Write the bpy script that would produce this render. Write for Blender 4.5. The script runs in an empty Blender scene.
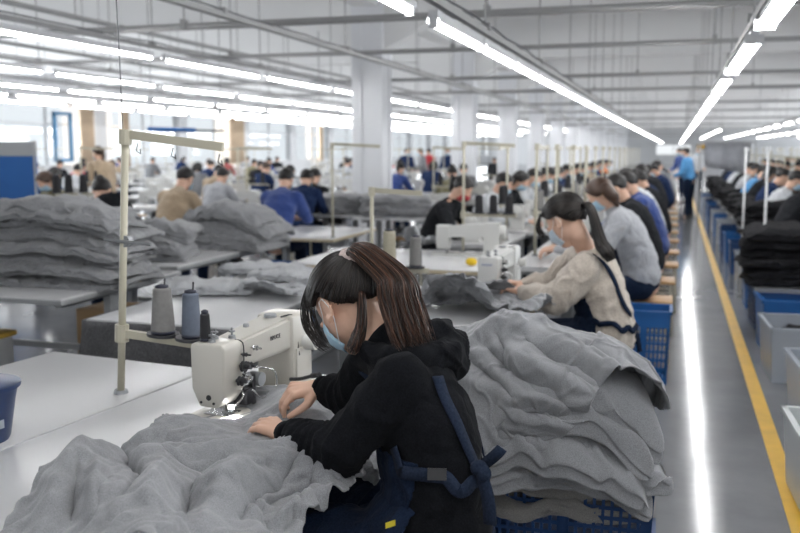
import bpy, bmesh, math, random
import numpy as np
from mathutils import Vector, Matrix, noise
R = random.Random(7)
PI = math.pi
SC = bpy.context.scene
COL = SC.collection

# ------------------------------------------------------------------ camera
CAM_A = math.atan(0.304); CAM_P = math.atan(116.5 / 900); CAM_Z = 1.6; FPX = 900.0
cam_data = bpy.data.cameras.new('camera')
cam_data.sensor_width = 36.0; cam_data.lens = 36.0 * FPX / 800
cam_data.clip_end = 400; cam_data.clip_start = 0.05
cam_data.dof.use_dof = True; cam_data.dof.focus_distance = 2.45; cam_data.dof.aperture_fstop = 3.2
cam = bpy.data.objects.new('camera', cam_data); COL.objects.link(cam)
cam.location = (0, 0, CAM_Z); cam.rotation_euler = (PI / 2 - CAM_P, 0, CAM_A)
SC.camera = cam
_F = Vector((-math.sin(CAM_A) * math.cos(CAM_P), math.cos(CAM_A) * math.cos(CAM_P), -math.sin(CAM_P)))
_R = Vector((math.cos(CAM_A), math.sin(CAM_A), 0)); _U = _R.cross(_F)
def W(px, py, z=None, d=None, x=None, y=None):
    """point of the room seen at a photo pixel, on a plane z= / x= / y= or at camera depth d"""
    r = _F + _R * ((px - 400) / FPX) + _U * ((266.5 - py) / FPX)
    if z is not None: t = (z - CAM_Z) / r.z
    elif x is not None: t = x / r.x
    elif y is not None: t = y / r.y
    else: t = d
    return Vector((0, 0, CAM_Z)) + r * t

# ------------------------------------------------------------------ world and exposure
world = bpy.data.worlds.new('daylight'); SC.world = world; world.use_nodes = True
wn = world.node_tree.nodes; wl = world.node_tree.links
bg = wn['Background']; bg.inputs[0].default_value = (0.93, 0.97, 1.0, 1); bg.inputs[1].default_value = 1.0
SC.view_settings.view_transform = 'Standard'; SC.view_settings.look = 'None'
SC.view_settings.gamma = 1; SC.view_settings.use_curve_mapping = False
SC.view_settings.exposure = 0.0
SC.cycles.max_bounces = 6; SC.cycles.diffuse_bounces = 4; SC.cycles.glossy_bounces = 3
SC.cycles.sample_clamp_indirect = 4.0; SC.cycles.use_denoising = True
def area(name, loc, rot, sx, sy, power, col=(1, 1, 1)):
    l = bpy.data.lights.new(name, 'AREA'); l.shape = 'RECTANGLE'; l.size = sx; l.size_y = sy; l.energy = power; l.color = col
    o = bpy.data.objects.new(name, l); COL.objects.link(o); o.location = loc; o.rotation_euler = rot
    return o
# daylight area lamps inside both window walls, right one added to lighten the ceiling
area('window_daylight', (-20.6, 52, 2.1), (0, -PI / 2, 0), 2.2, 100, 5200, (0.93, 0.97, 1.0))
area('window_daylight_right', (15.8, 52, 2.1), (0, PI / 2, 0), 2.2, 100, 4200, (0.93, 0.97, 1.0))

# ------------------------------------------------------------------ helpers
def new_bm(): return bmesh.new()
def box(bm, c, s, rz=0, rx=0, ry=0, bev=0):
    r = bmesh.ops.create_cube(bm, size=1)
    M = Matrix.Translation(c) @ Matrix.Rotation(rz, 4, 'Z') @ Matrix.Rotation(ry, 4, 'Y') @ Matrix.Rotation(rx, 4, 'X') @ Matrix.Diagonal((s[0], s[1], s[2], 1))
    if bev:
        bmesh.ops.transform(bm, matrix=Matrix.Diagonal((s[0], s[1], s[2], 1)), verts=r['verts'])
        es = list({e for v in r['verts'] for e in v.link_edges})
        q = bmesh.ops.bevel(bm, geom=es, offset=bev, segments=2, affect='EDGES', profile=0.5)
        vs = list({v for f in q['faces'] for v in f.verts} | {v for v in r['verts'] if v.is_valid})
        M = Matrix.Translation(c) @ Matrix.Rotation(rz, 4, 'Z') @ Matrix.Rotation(ry, 4, 'Y') @ Matrix.Rotation(rx, 4, 'X')
        bmesh.ops.transform(bm, matrix=M, verts=vs)
        return vs
    bmesh.ops.transform(bm, matrix=M, verts=r['verts'])
    return r['verts']
def cyl(bm, p0, p1, r0, r1=None, n=12, caps=True):
    r1 = r0 if r1 is None else r1
    p0 = Vector(p0); p1 = Vector(p1); L = (p1 - p0).length
    r = bmesh.ops.create_cone(bm, cap_ends=caps, segments=n, radius1=max(r0, 1e-5), radius2=max(r1, 1e-5), depth=L)
    q = (p1 - p0).to_track_quat('Z', 'Y')
    bmesh.ops.transform(bm, matrix=Matrix.Translation((p0 + p1) / 2) @ q.to_matrix().to_4x4(), verts=r['verts'])
    return r['verts']
def ball(bm, c, s, rot=None, n=16):
    r = bmesh.ops.create_uvsphere(bm, u_segments=n, v_segments=max(6, n * 2 // 3), radius=1)
    M = Matrix.Translation(c)
    if rot is not None: M = M @ rot
    if isinstance(s, (int, float)): s = (s, s, s)
    bmesh.ops.transform(bm, matrix=M @ Matrix.Diagonal((s[0], s[1], s[2], 1)), verts=r['verts'])
    return r['verts']
def cap(bm, p0, p1, r0, r1, n=14):      # round-ended tapered limb
    cyl(bm, p0, p1, r0, r1, n); ball(bm, p0, r0, n=n); ball(bm, p1, r1, n=n)
def chain(bm, pts, rs, n=14):
    for i in range(len(pts) - 1):
        cyl(bm, pts[i], pts[i + 1], rs[i], rs[i + 1], n)
    for p, r in zip(pts, rs): ball(bm, p, r, n=n)
def lathe(bm, prof, n=20, c=(0, 0, 0)):
    rings = []
    for r, z in prof:
        rings.append([bm.verts.new((c[0] + r * math.cos(2 * PI * k / n), c[1] + r * math.sin(2 * PI * k / n), c[2] + z)) for k in range(n)])
    for a, b in zip(rings, rings[1:]):
        for k in range(n): bm.faces.new((a[k], a[(k + 1) % n], b[(k + 1) % n], b[k]))
    if prof[0][0] > 1e-4: bm.faces.new(rings[0][::-1])
    if prof[-1][0] > 1e-4: bm.faces.new(rings[-1])
def tube(bm, pts, r, n=6, closed=False):
    """swept tube through points, r number or list"""
    pts = [Vector(p) for p in pts]; N = len(pts)
    rr = r if isinstance(r, (list, tuple)) else [r] * N
    up = Vector((0, 0, 1)); rings = []
    prev = None
    for i, p in enumerate(pts):
        t = (pts[min(i + 1, N - 1)] - pts[max(i - 1, 0)])
        if t.length < 1e-9: t = Vector((0, 0, 1))
        t.normalize()
        if prev is None:
            a = t.cross(up)
            if a.length < 1e-3: a = t.cross(Vector((1, 0, 0)))
        else: a = prev - t * prev.dot(t)
        if a.length < 1e-6: a = t.orthogonal()
        a.normalize(); b = t.cross(a); prev = a
        rings.append([bm.verts.new(p + (a * math.cos(2 * PI * k / n) + b * math.sin(2 * PI * k / n)) * rr[i]) for k in range(n)])
    for a, b in zip(rings, rings[1:]):
        for k in range(n): bm.faces.new((a[k], a[(k + 1) % n], b[(k + 1) % n], b[k]))
    bm.faces.new(rings[0][::-1]); bm.faces.new(rings[-1])
def catmull(P, k=6):
    P = [Vector(p) for p in P]; out = []
    for i in range(len(P) - 1):
        a, b, c, d = P[max(i - 1, 0)], P[i], P[i + 1], P[min(i + 2, len(P) - 1)]
        for j in range(k):
            t = j / k
            out.append(0.5 * ((2 * b) + (c - a) * t + (2 * a - 5 * b + 4 * c - d) * t * t + (3 * b - a - 3 * c + d) * t ** 3))
    out.append(P[-1]); return out
def link(name, mesh, m=None, parent=None, loc=None, rz=0, smooth=False):
    o = bpy.data.objects.new(name, mesh); COL.objects.link(o)
    if m is not None and not mesh.materials: mesh.materials.append(m)
    if parent is not None: o.parent = parent
    if loc is not None: o.location = loc
    if rz: o.rotation_euler = (0, 0, rz)
    if smooth: mesh.polygons.foreach_set('use_smooth', [True] * len(mesh.polygons))
    return o
def obj(name, bm, m=None, parent=None, loc=None, rz=0, smooth=False, auto=None):
    me = bpy.data.meshes.new(name); bmesh.ops.recalc_face_normals(bm, faces=bm.faces); bm.to_mesh(me); bm.free()
    o = link(name, me, m, parent, loc, rz, smooth)
    if auto is not None:
        me.polygons.foreach_set('use_smooth', [True] * len(me.polygons)); me.set_sharp_from_angle(angle=math.radians(auto))
    return o
def tag(o, label, cat, group=None, kind=None):
    o['label'] = label; o['category'] = cat
    if group: o['group'] = group
    if kind: o['kind'] = kind
    return o
def thing(name, label, cat, loc=(0, 0, 0), rz=0, group=None):
    o = bpy.data.objects.new(name, None); COL.objects.link(o); o.empty_display_size = 0.1
    o.location = loc; o.rotation_euler = (0, 0, rz)
    return tag(o, label, cat, group)
def struct(name, bm, m, parent=None, smooth=False):
    o = obj(name, bm, m, parent, smooth=smooth); o['kind'] = 'structure'; return o
KIDS = {}
def kids(o): return [c for c in ALLKIDS.get(o.name, [])]
def copy_tree(src, parent=None):
    c = src.copy(); COL.objects.link(c)
    if parent is not None: c.parent = parent
    for ch in src.children: copy_tree(ch, c)
    return c
def dup(src, loc, rz=0, label=None, group=None, scale=None):
    c = copy_tree(src); c.location = loc; c.rotation_euler = (0, 0, rz)
    if label: c['label'] = label
    if group: c['group'] = group
    if scale: c.scale = (scale,) * 3 if isinstance(scale, (int, float)) else scale
    return c
def evaluated(o):
    dg = bpy.context.evaluated_depsgraph_get()
    me = bpy.data.meshes.new_from_object(o.evaluated_get(dg)); return me
def remesh(bm, voxel, smooth=6, fac=0.5):
    """union of the overlapping solids of bm as one smooth skin"""
    me = bpy.data.meshes.new('tmp'); bmesh.ops.recalc_face_normals(bm, faces=bm.faces); bm.to_mesh(me); bm.free()
    o = bpy.data.objects.new('tmp', me); COL.objects.link(o)
    m = o.modifiers.new('r', 'REMESH'); m.mode = 'VOXEL'; m.voxel_size = voxel; m.use_smooth_shade = True
    if smooth:
        s = o.modifiers.new('s', 'SMOOTH'); s.iterations = smooth; s.factor = fac
    out = evaluated(o); bpy.data.objects.remove(o); bpy.data.meshes.remove(me)
    out.polygons.foreach_set('use_smooth', [True] * len(out.polygons))
    return out
def displace(me, fn):
    """move each vertex along its normal by fn(co, normal)"""
    n = len(me.vertices); co = np.empty(n * 3); me.vertices.foreach_get('co', co); co = co.reshape(-1, 3)
    nr = np.empty(n * 3); me.vertices.foreach_get('normal', nr); nr = nr.reshape(-1, 3)
    for i in range(n):
        co[i] += nr[i] * fn(Vector(co[i]), nr[i])
    me.vertices.foreach_set('co', co.ravel()); me.update()
ORD = ['first', 'second', 'third', 'fourth', 'fifth', 'sixth', 'seventh', 'eighth', 'ninth', 'tenth', 'eleventh', 'twelfth', 'thirteenth', 'fourteenth', 'fifteenth', 'sixteenth', 'seventeenth', 'eighteenth', 'nineteenth', 'twentieth']
TENS = ['', '', 'twenty', 'thirty', 'forty', 'fifty', 'sixty', 'seventy', 'eighty', 'ninety']
TORD = ['', '', 'twentieth', 'thirtieth', 'fortieth', 'fiftieth', 'sixtieth', 'seventieth', 'eightieth', 'ninetieth']
def nth(i):
    if i < 20: return ORD[i]
    n = i + 1
    return TORD[n // 10] if n % 10 == 0 else TENS[n // 10] + '-' + ORD[n % 10 - 1]

# ------------------------------------------------------------------ materials
MATS = {}
def mat(name, col, rough=0.6, metal=0.0, var=0.0, vscale=8.0, bump=0.0, bscale=60.0, sheen=0.0, trans=0.0, emit=None, spec=0.5, alpha=1.0, weave=0.0, coat=0.0, detail=3):
    if name in MATS: return MATS[name]
    m = bpy.data.materials.new(name); m.use_nodes = True; nt = m.node_tree; b = nt.nodes['Principled BSDF']
    b.inputs['Base Color'].default_value = (*col, 1); b.inputs['Roughness'].default_value = rough; b.inputs['Metallic'].default_value = metal
    b.inputs['Specular IOR Level'].default_value = spec
    if sheen: b.inputs['Sheen Weight'].default_value = sheen; b.inputs['Sheen Roughness'].default_value = 0.5
    if trans: b.inputs['Transmission Weight'].default_value = trans
    if coat: b.inputs['Coat Weight'].default_value = coat
    if alpha < 1: b.inputs['Alpha'].default_value = alpha
    if emit: b.inputs['Emission Color'].default_value = (*col, 1); b.inputs['Emission Strength'].default_value = emit
    tc = nt.nodes.new('ShaderNodeTexCoord')
    if var:
        n = nt.nodes.new('ShaderNodeTexNoise'); n.inputs['Scale'].default_value = vscale; n.inputs['Detail'].default_value = detail
        nt.links.new(tc.outputs['Object'], n.inputs['Vector'])
        mx = nt.nodes.new('ShaderNodeMix'); mx.data_type = 'RGBA'
        mx.inputs[6].default_value = (*[max(0, c * (1 - var)) for c in col], 1); mx.inputs[7].default_value = (*[min(1, c * (1 + var)) for c in col], 1)
        nt.links.new(n.outputs['Fac'], mx.inputs[0]); nt.links.new(mx.outputs[2], b.inputs['Base Color'])
    if bump:
        n2 = nt.nodes.new('ShaderNodeTexNoise'); n2.inputs['Scale'].default_value = bscale; n2.inputs['Detail'].default_value = 4
        nt.links.new(tc.outputs['Object'], n2.inputs['Vector'])
        bp = nt.nodes.new('ShaderNodeBump'); bp.inputs['Strength'].default_value = bump; bp.inputs['Distance'].default_value = 0.01
        nt.links.new(n2.outputs['Fac'], bp.inputs['Height']); nt.links.new(bp.outputs['Normal'], b.inputs['Normal'])
    MATS[name] = m; return m
def fabric(name, col, col2, scale=260, big=6, bump=0.35, folds=0.0):
    bump *= 0.5
    """heathered knit: fibre-scale mottling, faint wear patches and a fibre bump"""
    if name in MATS: return MATS[name]
    m = bpy.data.materials.new(name); m.use_nodes = True; nt = m.node_tree; b = nt.nodes['Principled BSDF']; N = nt.nodes.new; L = nt.links.new
    b.inputs['Roughness'].default_value = 0.95; b.inputs['Specular IOR Level'].default_value = 0.12 if max(col) > 0.1 else 0.04
    b.inputs['Sheen Weight'].default_value = 0.25 if max(col) > 0.1 else 0.02; b.inputs['Sheen Roughness'].default_value = 0.6
    tc = N('ShaderNodeTexCoord')
    n = N('ShaderNodeTexNoise'); n.inputs['Scale'].default_value = scale; n.inputs['Detail'].default_value = 2; L(tc.outputs['Object'], n.inputs['Vector'])
    n2 = N('ShaderNodeTexNoise'); n2.inputs['Scale'].default_value = big; n2.inputs['Detail'].default_value = 5; L(tc.outputs['Object'], n2.inputs['Vector'])
    ad = N('ShaderNodeMath'); ad.operation = 'MULTIPLY_ADD'; L(n.outputs['Fac'], ad.inputs[0]); ad.inputs[1].default_value = 0.7
    s = N('ShaderNodeMath'); s.operation = 'MULTIPLY'; L(n2.outputs['Fac'], s.inputs[0]); s.inputs[1].default_value = 0.3; L(s.outputs[0], ad.inputs[2])
    r = N('ShaderNodeMapRange'); r.inputs[1].default_value = 0.35; r.inputs[2].default_value = 0.65; L(ad.outputs[0], r.inputs[0])
    mx = N('ShaderNodeMix'); mx.data_type = 'RGBA'; mx.inputs[6].default_value = (*col, 1); mx.inputs[7].default_value = (*col2, 1)
    L(r.outputs[0], mx.inputs[0]); L(mx.outputs[2], b.inputs['Base Color'])
    bp = N('ShaderNodeBump'); bp.inputs['Strength'].default_value = bump; bp.inputs['Distance'].default_value = 0.0015; L(n.outputs['Fac'], bp.inputs['Height'])
    if folds:
        n3 = N('ShaderNodeTexNoise'); n3.inputs['Scale'].default_value = 9; n3.inputs['Detail'].default_value = 3; n3.inputs['Distortion'].default_value = 0.8; L(tc.outputs['Object'], n3.inputs['Vector'])
        bp2 = N('ShaderNodeBump'); bp2.inputs['Strength'].default_value = folds; bp2.inputs['Distance'].default_value = 0.05
        L(n3.outputs['Fac'], bp2.inputs['Height']); L(bp2.outputs['Normal'], bp.inputs['Normal'])
    L(bp.outputs['Normal'], b.inputs['Normal'])
    MATS[name] = m; return m

# ------------------------------------------------------------------ the hall
def wallmat(name, c, v=0.05): return mat(name, c, 0.85, var=v, vscale=0.8, bump=0.05, bscale=40)
m_wall = wallmat('wall_paint', (0.72, 0.73, 0.75)); m_ceil = wallmat('ceiling_paint', (0.90, 0.90, 0.90), 0.04)
m_col = mat('column_paint', (0.84, 0.85, 0.88), 0.7, var=0.06, vscale=1.5)
m_steel = mat('grey_steel', (0.30, 0.31, 0.32), 0.45, 0.6, var=0.2, vscale=5)
m_dark = mat('dark_metal', (0.05, 0.05, 0.055), 0.45, 0.5, var=0.2)
m_rail = mat('rail_grey', (0.40, 0.40, 0.40), 0.55, 0.3, var=0.15, vscale=3)
m_yellow = mat('yellow_floor_paint', (0.62, 0.36, 0.02), 0.4, var=0.3, vscale=6, detail=8)
YF = 104.0; XL = -20.8; XR = 16.0; ZC = 4.9; ZB = 3.75
def floor_mat():
    m = bpy.data.materials.new('polished_concrete'); m.use_nodes = True; nt = m.node_tree; b = nt.nodes['Principled BSDF']; N = nt.nodes.new; L = nt.links.new
    tc = N('ShaderNodeTexCoord')
    n = N('ShaderNodeTexNoise'); n.inputs['Scale'].default_value = 1.3; n.inputs['Detail'].default_value = 8; n.inputs['Roughness'].default_value = 0.65; L(tc.outputs['Object'], n.inputs['Vector'])
    cr = N('ShaderNodeValToRGB'); cr.color_ramp.elements[0].position = 0.3; cr.color_ramp.elements[0].color = (0.155, 0.16, 0.17, 1)
    cr.color_ramp.elements[1].position = 0.7; cr.color_ramp.elements[1].color = (0.215, 0.22, 0.232, 1); L(n.outputs['Fac'], cr.inputs[0]); L(cr.outputs[0], b.inputs['Base Color'])
    n2 = N('ShaderNodeTexNoise'); n2.inputs['Scale'].default_value = 5; n2.inputs['Detail'].default_value = 3; L(tc.outputs['Object'], n2.inputs['Vector'])
    mr = N('ShaderNodeMapRange'); mr.inputs[3].default_value = 0.10; mr.inputs[4].default_value = 0.17; L(n2.outputs['Fac'], mr.inputs[0]); L(mr.outputs[0], b.inputs['Roughness'])
    bp = N('ShaderNodeBump'); bp.inputs['Strength'].default_value = 0.0; bp.inputs['Distance'].default_value = 0.01; L(n2.outputs['Fac'], bp.inputs['Height']); L(bp.outputs['Normal'], b.inputs['Normal'])
    b.inputs['Specular IOR Level'].default_value = 0.2
    return m
bm = new_bm(); box(bm, (-2, 47, -0.05), (60, 130, 0.1)); struct('floor', bm, floor_mat())
bm = new_bm(); box(bm, (-2.4, 48, ZC + 0.1), (36.8 + 3, 122, 0.2)); struct('ceiling', bm, m_ceil)
bm = new_bm(); box(bm, (-2.4, YF + 0.15, 3.55), (37.2, 0.3, 2.8)); box(bm, (-11.5, YF + 0.15, 1.1), (18.8, 0.3, 2.2)); box(bm, (8.9, YF + 0.15, 1.1), (14.6, 0.3, 2.2)); box(bm, (-0.25, YF + 0.15, 0.55), (3.8, 0.3, 1.1))
struct('wall_far', bm, m_wall)
bm = new_bm(); box(bm, (XR + 0.15, 48, 0.5), (0.3, 112, 1.0)); box(bm, (XR + 0.15, 48, 4.05), (0.3, 112, 1.7))
for k in range(19): box(bm, (XR + 0.15, -6.4 + 6 * k, 2.1), (0.3, 0.75, 2.2))
struct('wall_right', bm, m_wall)
bm = new_bm()
box(bm, (XL - 0.15, 48, 0.5), (0.3, 112, 1.0)); box(bm, (XL - 0.15, 48, 4.05), (0.3, 112, 1.7))
piers = [29.6 + 6 * k for k in range(-6, 13)]
for y in piers: box(bm, (XL - 0.15, y, 2.1), (0.3, 0.75, 2.2))
struct('wall_left', bm, m_wall)
bm = new_bm(); box(bm, (XL + 0.02, 48, 0.06), (0.03, 112, 0.12)); struct('baseboard_left', bm, m_steel)
m_frame = mat('white_window_frame', (0.7, 0.72, 0.74), 0.5); m_blue_frame = mat('blue_window_frame', (0.10, 0.28, 0.5), 0.5)
m_glass = mat('window_glass', (0.95, 0.98, 1.0), 0.02, trans=1.0)
for i, (a, b_) in enumerate(zip(piers, piers[1:])):
    bm = new_bm(); w = b_ - a - 0.75; c = (a + b_) / 2
    for s in (-0.5, 0, 0.5): box(bm, (XL - 0.12, c + s * (w - 0.06), 2.1), (0.07, 0.07, 2.2))
    for z in (1.03, 2.5, 3.17): box(bm, (XL - 0.12, c, z), (0.06, w, 0.06))
    f = struct('window_%d' % (i + 1), bm, m_frame)
    bm = new_bm(); box(bm, (XL - 0.12, c, 2.1), (0.006, w - 0.05, 2.15)); g = obj('window_glass', bm, m_glass, f)
for k in range(18):
    c = -3.4 + 6 * k; bm = new_bm()
    for s in (-0.5, 0, 0.5): box(bm, (XR + 0.12, c + s * 5.19, 2.1), (0.07, 0.07, 2.2))
    for z in (1.03, 2.5, 3.17): box(bm, (XR + 0.12, c, z), (0.06, 5.25, 0.06))
    f = struct('window_%d' % (21 + k), bm, m_frame); bm = new_bm(); box(bm, (XR + 0.12, c, 2.1), (0.006, 5.2, 2.15)); obj('window_glass', bm, m_glass, f)
bm = new_bm()
for s in (-0.5, 0, 0.5): box(bm, (-0.25 + s * 3.7, YF + 0.1, 1.65), (0.07, 0.07, 1.1))
box(bm, (-0.25, YF + 0.1, 2.17), (3.8, 0.07, 0.06)); struct('window_20', bm, m_frame)

# columns and the beams they carry
CX = -4.98; ys = [14.75 + 6.0 * k + (1.1 if k else 0) for k in range(14)]
for i, y in enumerate(ys):
    bm = new_bm(); box(bm, (CX, y, ZC / 2), (0.55, 0.55, ZC), bev=0.015)
    o = struct('column', bm, m_col)
    bm = new_bm(); box(bm, (-2.4, y, (ZB + ZC) / 2), (37, 0.42, ZC - ZB)); struct('beam', bm, m_ceil)
bm = new_bm(); box(bm, (CX, 48, (ZB + 0.2 + ZC) / 2), (0.4, 112, ZC - ZB - 0.2)); struct('beam', bm, m_ceil)
bm = new_bm(); box(bm, (4.2, 48, (ZB + 0.2 + ZC) / 2), (0.4, 112, ZC - ZB - 0.2)); struct('beam', bm, m_ceil)
for y in ys[:5]:      # haunches where the beams meet the columns
    for s in (1, -1):
        bm = new_bm(); v = [bm.verts.new(p) for p in ((CX + s * 0.27, y - 0.2, ZB - 0.5), (CX + s * 0.27, y - 0.2, ZB + 0.02), (CX + s * 1.2, y - 0.2, ZB + 0.02), (CX + s * 0.27, y + 0.2, ZB - 0.5), (CX + s * 0.27, y + 0.2, ZB + 0.02), (CX + s * 1.2, y + 0.2, ZB + 0.02))]
        for f in ((0, 1, 2), (5, 4, 3), (0, 3, 4, 1), (1, 4, 5, 2), (2, 5, 3, 0)): bm.faces.new([v[k] for k in f])
        struct('beam', bm, m_ceil)
# conduit running down the first columns
for i, y in enumerate(ys[:4]):
    bm = new_bm(); cyl(bm, (CX - 0.1, y - 0.29, 0.4), (CX - 0.1, y - 0.29, ZB), 0.014, n=8); cyl(bm, (CX + 0.29, y + 0.05, 0.4), (CX + 0.29, y + 0.05, ZB), 0.012, n=8)
    tag(obj('conduit', bm, m_col), 'pair of thin conduits running down the %s column from the camera' % ORD[i], 'conduit', 'column conduits')
# painted line on the floor
bm = new_bm(); p0 = W(793, 519, z=0); p1 = W(709, 247, z=0)
xl = (p0.x + p1.x) / 2; box(bm, (xl, 45, 0.002), (0.085, 112, 0.004)); o = obj('aisle_line', bm, m_yellow); o['kind'] = 'structure'

# lights
m_tube = mat('lit_tube', (1.0, 1.0, 1.0), emit=46.0); m_house = mat('white_fixture', (0.75, 0.76, 0.78), 0.4)
def fixture(L, twin, name='fluorescent_light', refl=0.075):
    t = thing(name, 'x', 'light')
    bm = new_bm(); box(bm, (0, L / 2, 0.055), (0.05, L, 0.04)); 
    v = [bm.verts.new(p) for p in ((-refl / 2, 0, 0.015), (-0.03, 0, 0.05), (0.03, 0, 0.05), (refl / 2, 0, 0.015), (-refl / 2, L, 0.015), (-0.03, L, 0.05), (0.03, L, 0.05), (refl / 2, L, 0.015))]
    for f in ((0, 1, 5, 4), (1, 2, 6, 5), (2, 3, 7, 6)): bm.faces.new([v[k] for k in f])
    obj('housing', bm, m_house, t)
    for x in ((-0.032, 0.032) if twin else (0,)):
        bm = new_bm(); cyl(bm, (x, 0.02, 0), (x, L - 0.02, 0), 0.0135, n=8); obj('lamp_tube', bm, m_tube, t, smooth=True)
    for y in (0.012, L - 0.012): bm = new_bm(); box(bm, (0, y, 0.015), (0.11 if twin else 0.04, 0.024, 0.06)); obj('lamp_holder', bm, m_house, t)
    return t
fx1 = fixture(1.2, False); fx2 = fixture(2.35, True); fx3 = fixture(2.42, False)
used = set()
def put_fix(src, loc, label, group):
    if src.name in used: o = dup(src, loc)
    else: used.add(src.name); o = src; o.location = loc
    o['label'] = label; o['group'] = group
m_wire = mat('dark_wire', (0.10, 0.10, 0.11), 0.5)
def rail(x, z, y0, y1, label, hang=2.4, s=0.042, off=0.0):
    t = thing('lighting_rail', label, 'rail', (x, y0, z), group='hanging lighting rails')
    bm = new_bm(); box(bm, (0, (y1 - y0) / 2, 0.13), (s, y1 - y0, 0.042)); obj('channel', bm, m_rail, t)
    pts = [(0.02 + 0.01 * math.sin(k * 1.7), k * 0.45, 0.175 - 0.012 * abs(math.sin(k * 1.3))) for k in range(int((min(y1, y0 + 30) - y0) / 0.45))]
    bm = new_bm(); tube(bm, pts, 0.008, 5); obj('cable', bm, m_wire, t)
    y = off; n = 0
    while y < y1 - y0 and n < 24:
        bm = new_bm(); cyl(bm, (0, y, 0.15), (0, y, ZC - z), 0.007, n=6); box(bm, (0, y, 0.16), (s + 0.03, 0.05, 0.05)); obj('hanger', bm, m_rail, t); y += hang; n += 1
    return t
ZA = 2.25
rail(-1.24, ZA, -4.5, 96, 'grey rail hanging over the near row of sewing machines', 2.48, off=0.6)
rail(0.43, ZA, -4.5, 96, 'grey rail hanging over the long aisle', 2.35, off=1.2)
rail(-3.70, 2.6, -2.0, 60, 'dark rail without tubes crossing in front of the columns', 3.0, 0.075)
for nme, x in (('fifth', -5.55), ('fourth', -7.94), ('third', -10.0), ('second', -11.8), ('first', -13.3)):
    rail(x, 2.6, 3.5, 62, 'grey lighting rail, %s from the window wall' % nme, 2.7)
put_fix(fx1, (-1.24, 3.05, ZA), 'nearest lit tube over the near machine row, cut by the top of the photo', 'tubes over the near machine row')
for k in range(70):
    put_fix(fx1, (-1.24, 4.67 + 1.24 * k, ZA), 'lit tube over the near machine row, %s beyond the gap in that row' % nth(k), 'tubes over the near machine row')
for k in range(4): put_fix(fx1, (-1.24, 1.62 - 1.43 * k, ZA), 'lit tube of the near machine row hanging behind the camera, %s back' % ORD[k], 'tubes over the near machine row')
for k in range(2): put_fix(fx2, (0.43, 0.2 - 2.7 * k, ZA), 'twin light above the aisle behind the camera, %s back' % ORD[k], 'lights above the aisle')
for k in range(38):
    put_fix(fx2, (0.43, 3.05 + 2.9 * k if k else 2.95, ZA), 'twin fluorescent light above the aisle, %s from the camera' % nth(k), 'lights above the aisle') if k < 32 else None
for nme, x, y0 in (('fifth', -5.55, 3.8), ('fourth', -7.94, 5.0), ('third', -10.0, 8.0), ('second', -11.8, 8.9), ('first', -13.3, 9.9)):
    for k in range(20): put_fix(fx3, (x, y0 + 2.66 * k, 2.6), 'lit tube, %s along the row %s from the windows' % (nth(k), nme), 'lights of the row %s from the windows' % nme)
for j, (x, y0) in enumerate(((2.1, 46), (4.1, 26), (6.6, 32), (9.5, 38))): rail(x, 2.6, y0, 88, 'grey lighting rail right of the aisle, %s from the aisle' % ORD[j], 4.2)
for j, (x, y0, n) in enumerate(((2.1, 48, 9), (4.1, 28, 14), (6.6, 34, 12), (9.5, 40, 10))):
    for k in range(n): put_fix(fx2, (x, y0 + 4.2 * k, 2.6), 'distant ceiling light right of the aisle, %s along the %s row from the aisle' % (ORD[k], ORD[j]), 'distant lights right of the aisle')
# cross pipes under the ceiling
for k, (y, z) in enumerate(((8.0, 2.6), (10.9, 2.62), (15.0, 2.6), (18.9, 2.62), (24.0, 2.6), (29.5, 2.62), (36, 2.6), (44, 2.6), (54, 2.6), (66, 2.6), (80, 2.6))):
    t = thing('ceiling_pipe', 'grey steel pipe spanning the hall overhead, %s from the camera' % ORD[k], 'pipe', (0, y, z + 0.19), group='cross pipes')
    bm = new_bm(); cyl(bm, (-9 - k, 0, 0), (min(15, 4 + 1.3 * k), 0, 0), 0.028 + 0.006 * (k % 3 == 0), n=10); obj('pipe', bm, m_rail, t, smooth=True)
    for x in range(-8 - k, 5 + k, 3):
        bm = new_bm(); cyl(bm, (x + 0.37, 0, 0), (x + 0.37, 0, ZC - z - 0.19), 0.008, n=6); box(bm, (x + 0.37, 0, 0.02), (0.05, 0.08, 0.1)); obj('hanger', bm, m_rail, t)
# upper pipe pair running along the ceiling at the top left of the hall
for k, (x, z) in enumerate(((-6.6, 3.1), (-9.4, 3.15))):
    t = thing('ceiling_pipe', 'long grey pipe below the ceiling %s' % ['left of the columns', 'well left of the columns'][k], 'pipe', (x, 4, z))
    bm = new_bm(); cyl(bm, (0, 0, 0), (0, 50, 0), 0.03, n=8); obj('pipe', bm, m_rail, t, smooth=True)
    for y in range(1, 40, 4):
        bm = new_bm(); cyl(bm, (0, y, 0), (0, y, ZC - z), 0.008, n=6); obj('hanger', bm, m_rail, t)
# wall vents above the windows, curtains, blinds
m_vent = mat('vent_grey', (0.16, 0.17, 0.18), 0.6)
for k, (a, b_) in enumerate((((57, 58), (83, 72)), ((196, 85), (225, 93)))):
    p = W(a[0], a[1], x=XL + 0.1); q = W(b_[0], b_[1], x=XL + 0.1)
    t = thing('wall_vent', 'dark grey louvred vent high on the window wall, %s one' % ['nearer', 'farther'][k], 'vent', (XL, (p.y + q.y) / 2, q.z))
    bm = new_bm(); box(bm, (0.1, 0, (p.z - q.z) / 2), (0.16, q.y - p.y, p.z - q.z)); obj('vent_body', bm, m_vent, t)
    bm = new_bm()
    for j in range(6): box(bm, (0.2, 0, (p.z - q.z) * (j + 0.5) / 6), (0.04, (q.y - p.y) * 0.94, 0.03), ry=0.5)
    obj('louvre', bm, m_steel, t)
m_curt = mat('beige_curtain', (0.66, 0.52, 0.38), 0.9, var=0.12, vscale=3)
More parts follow.
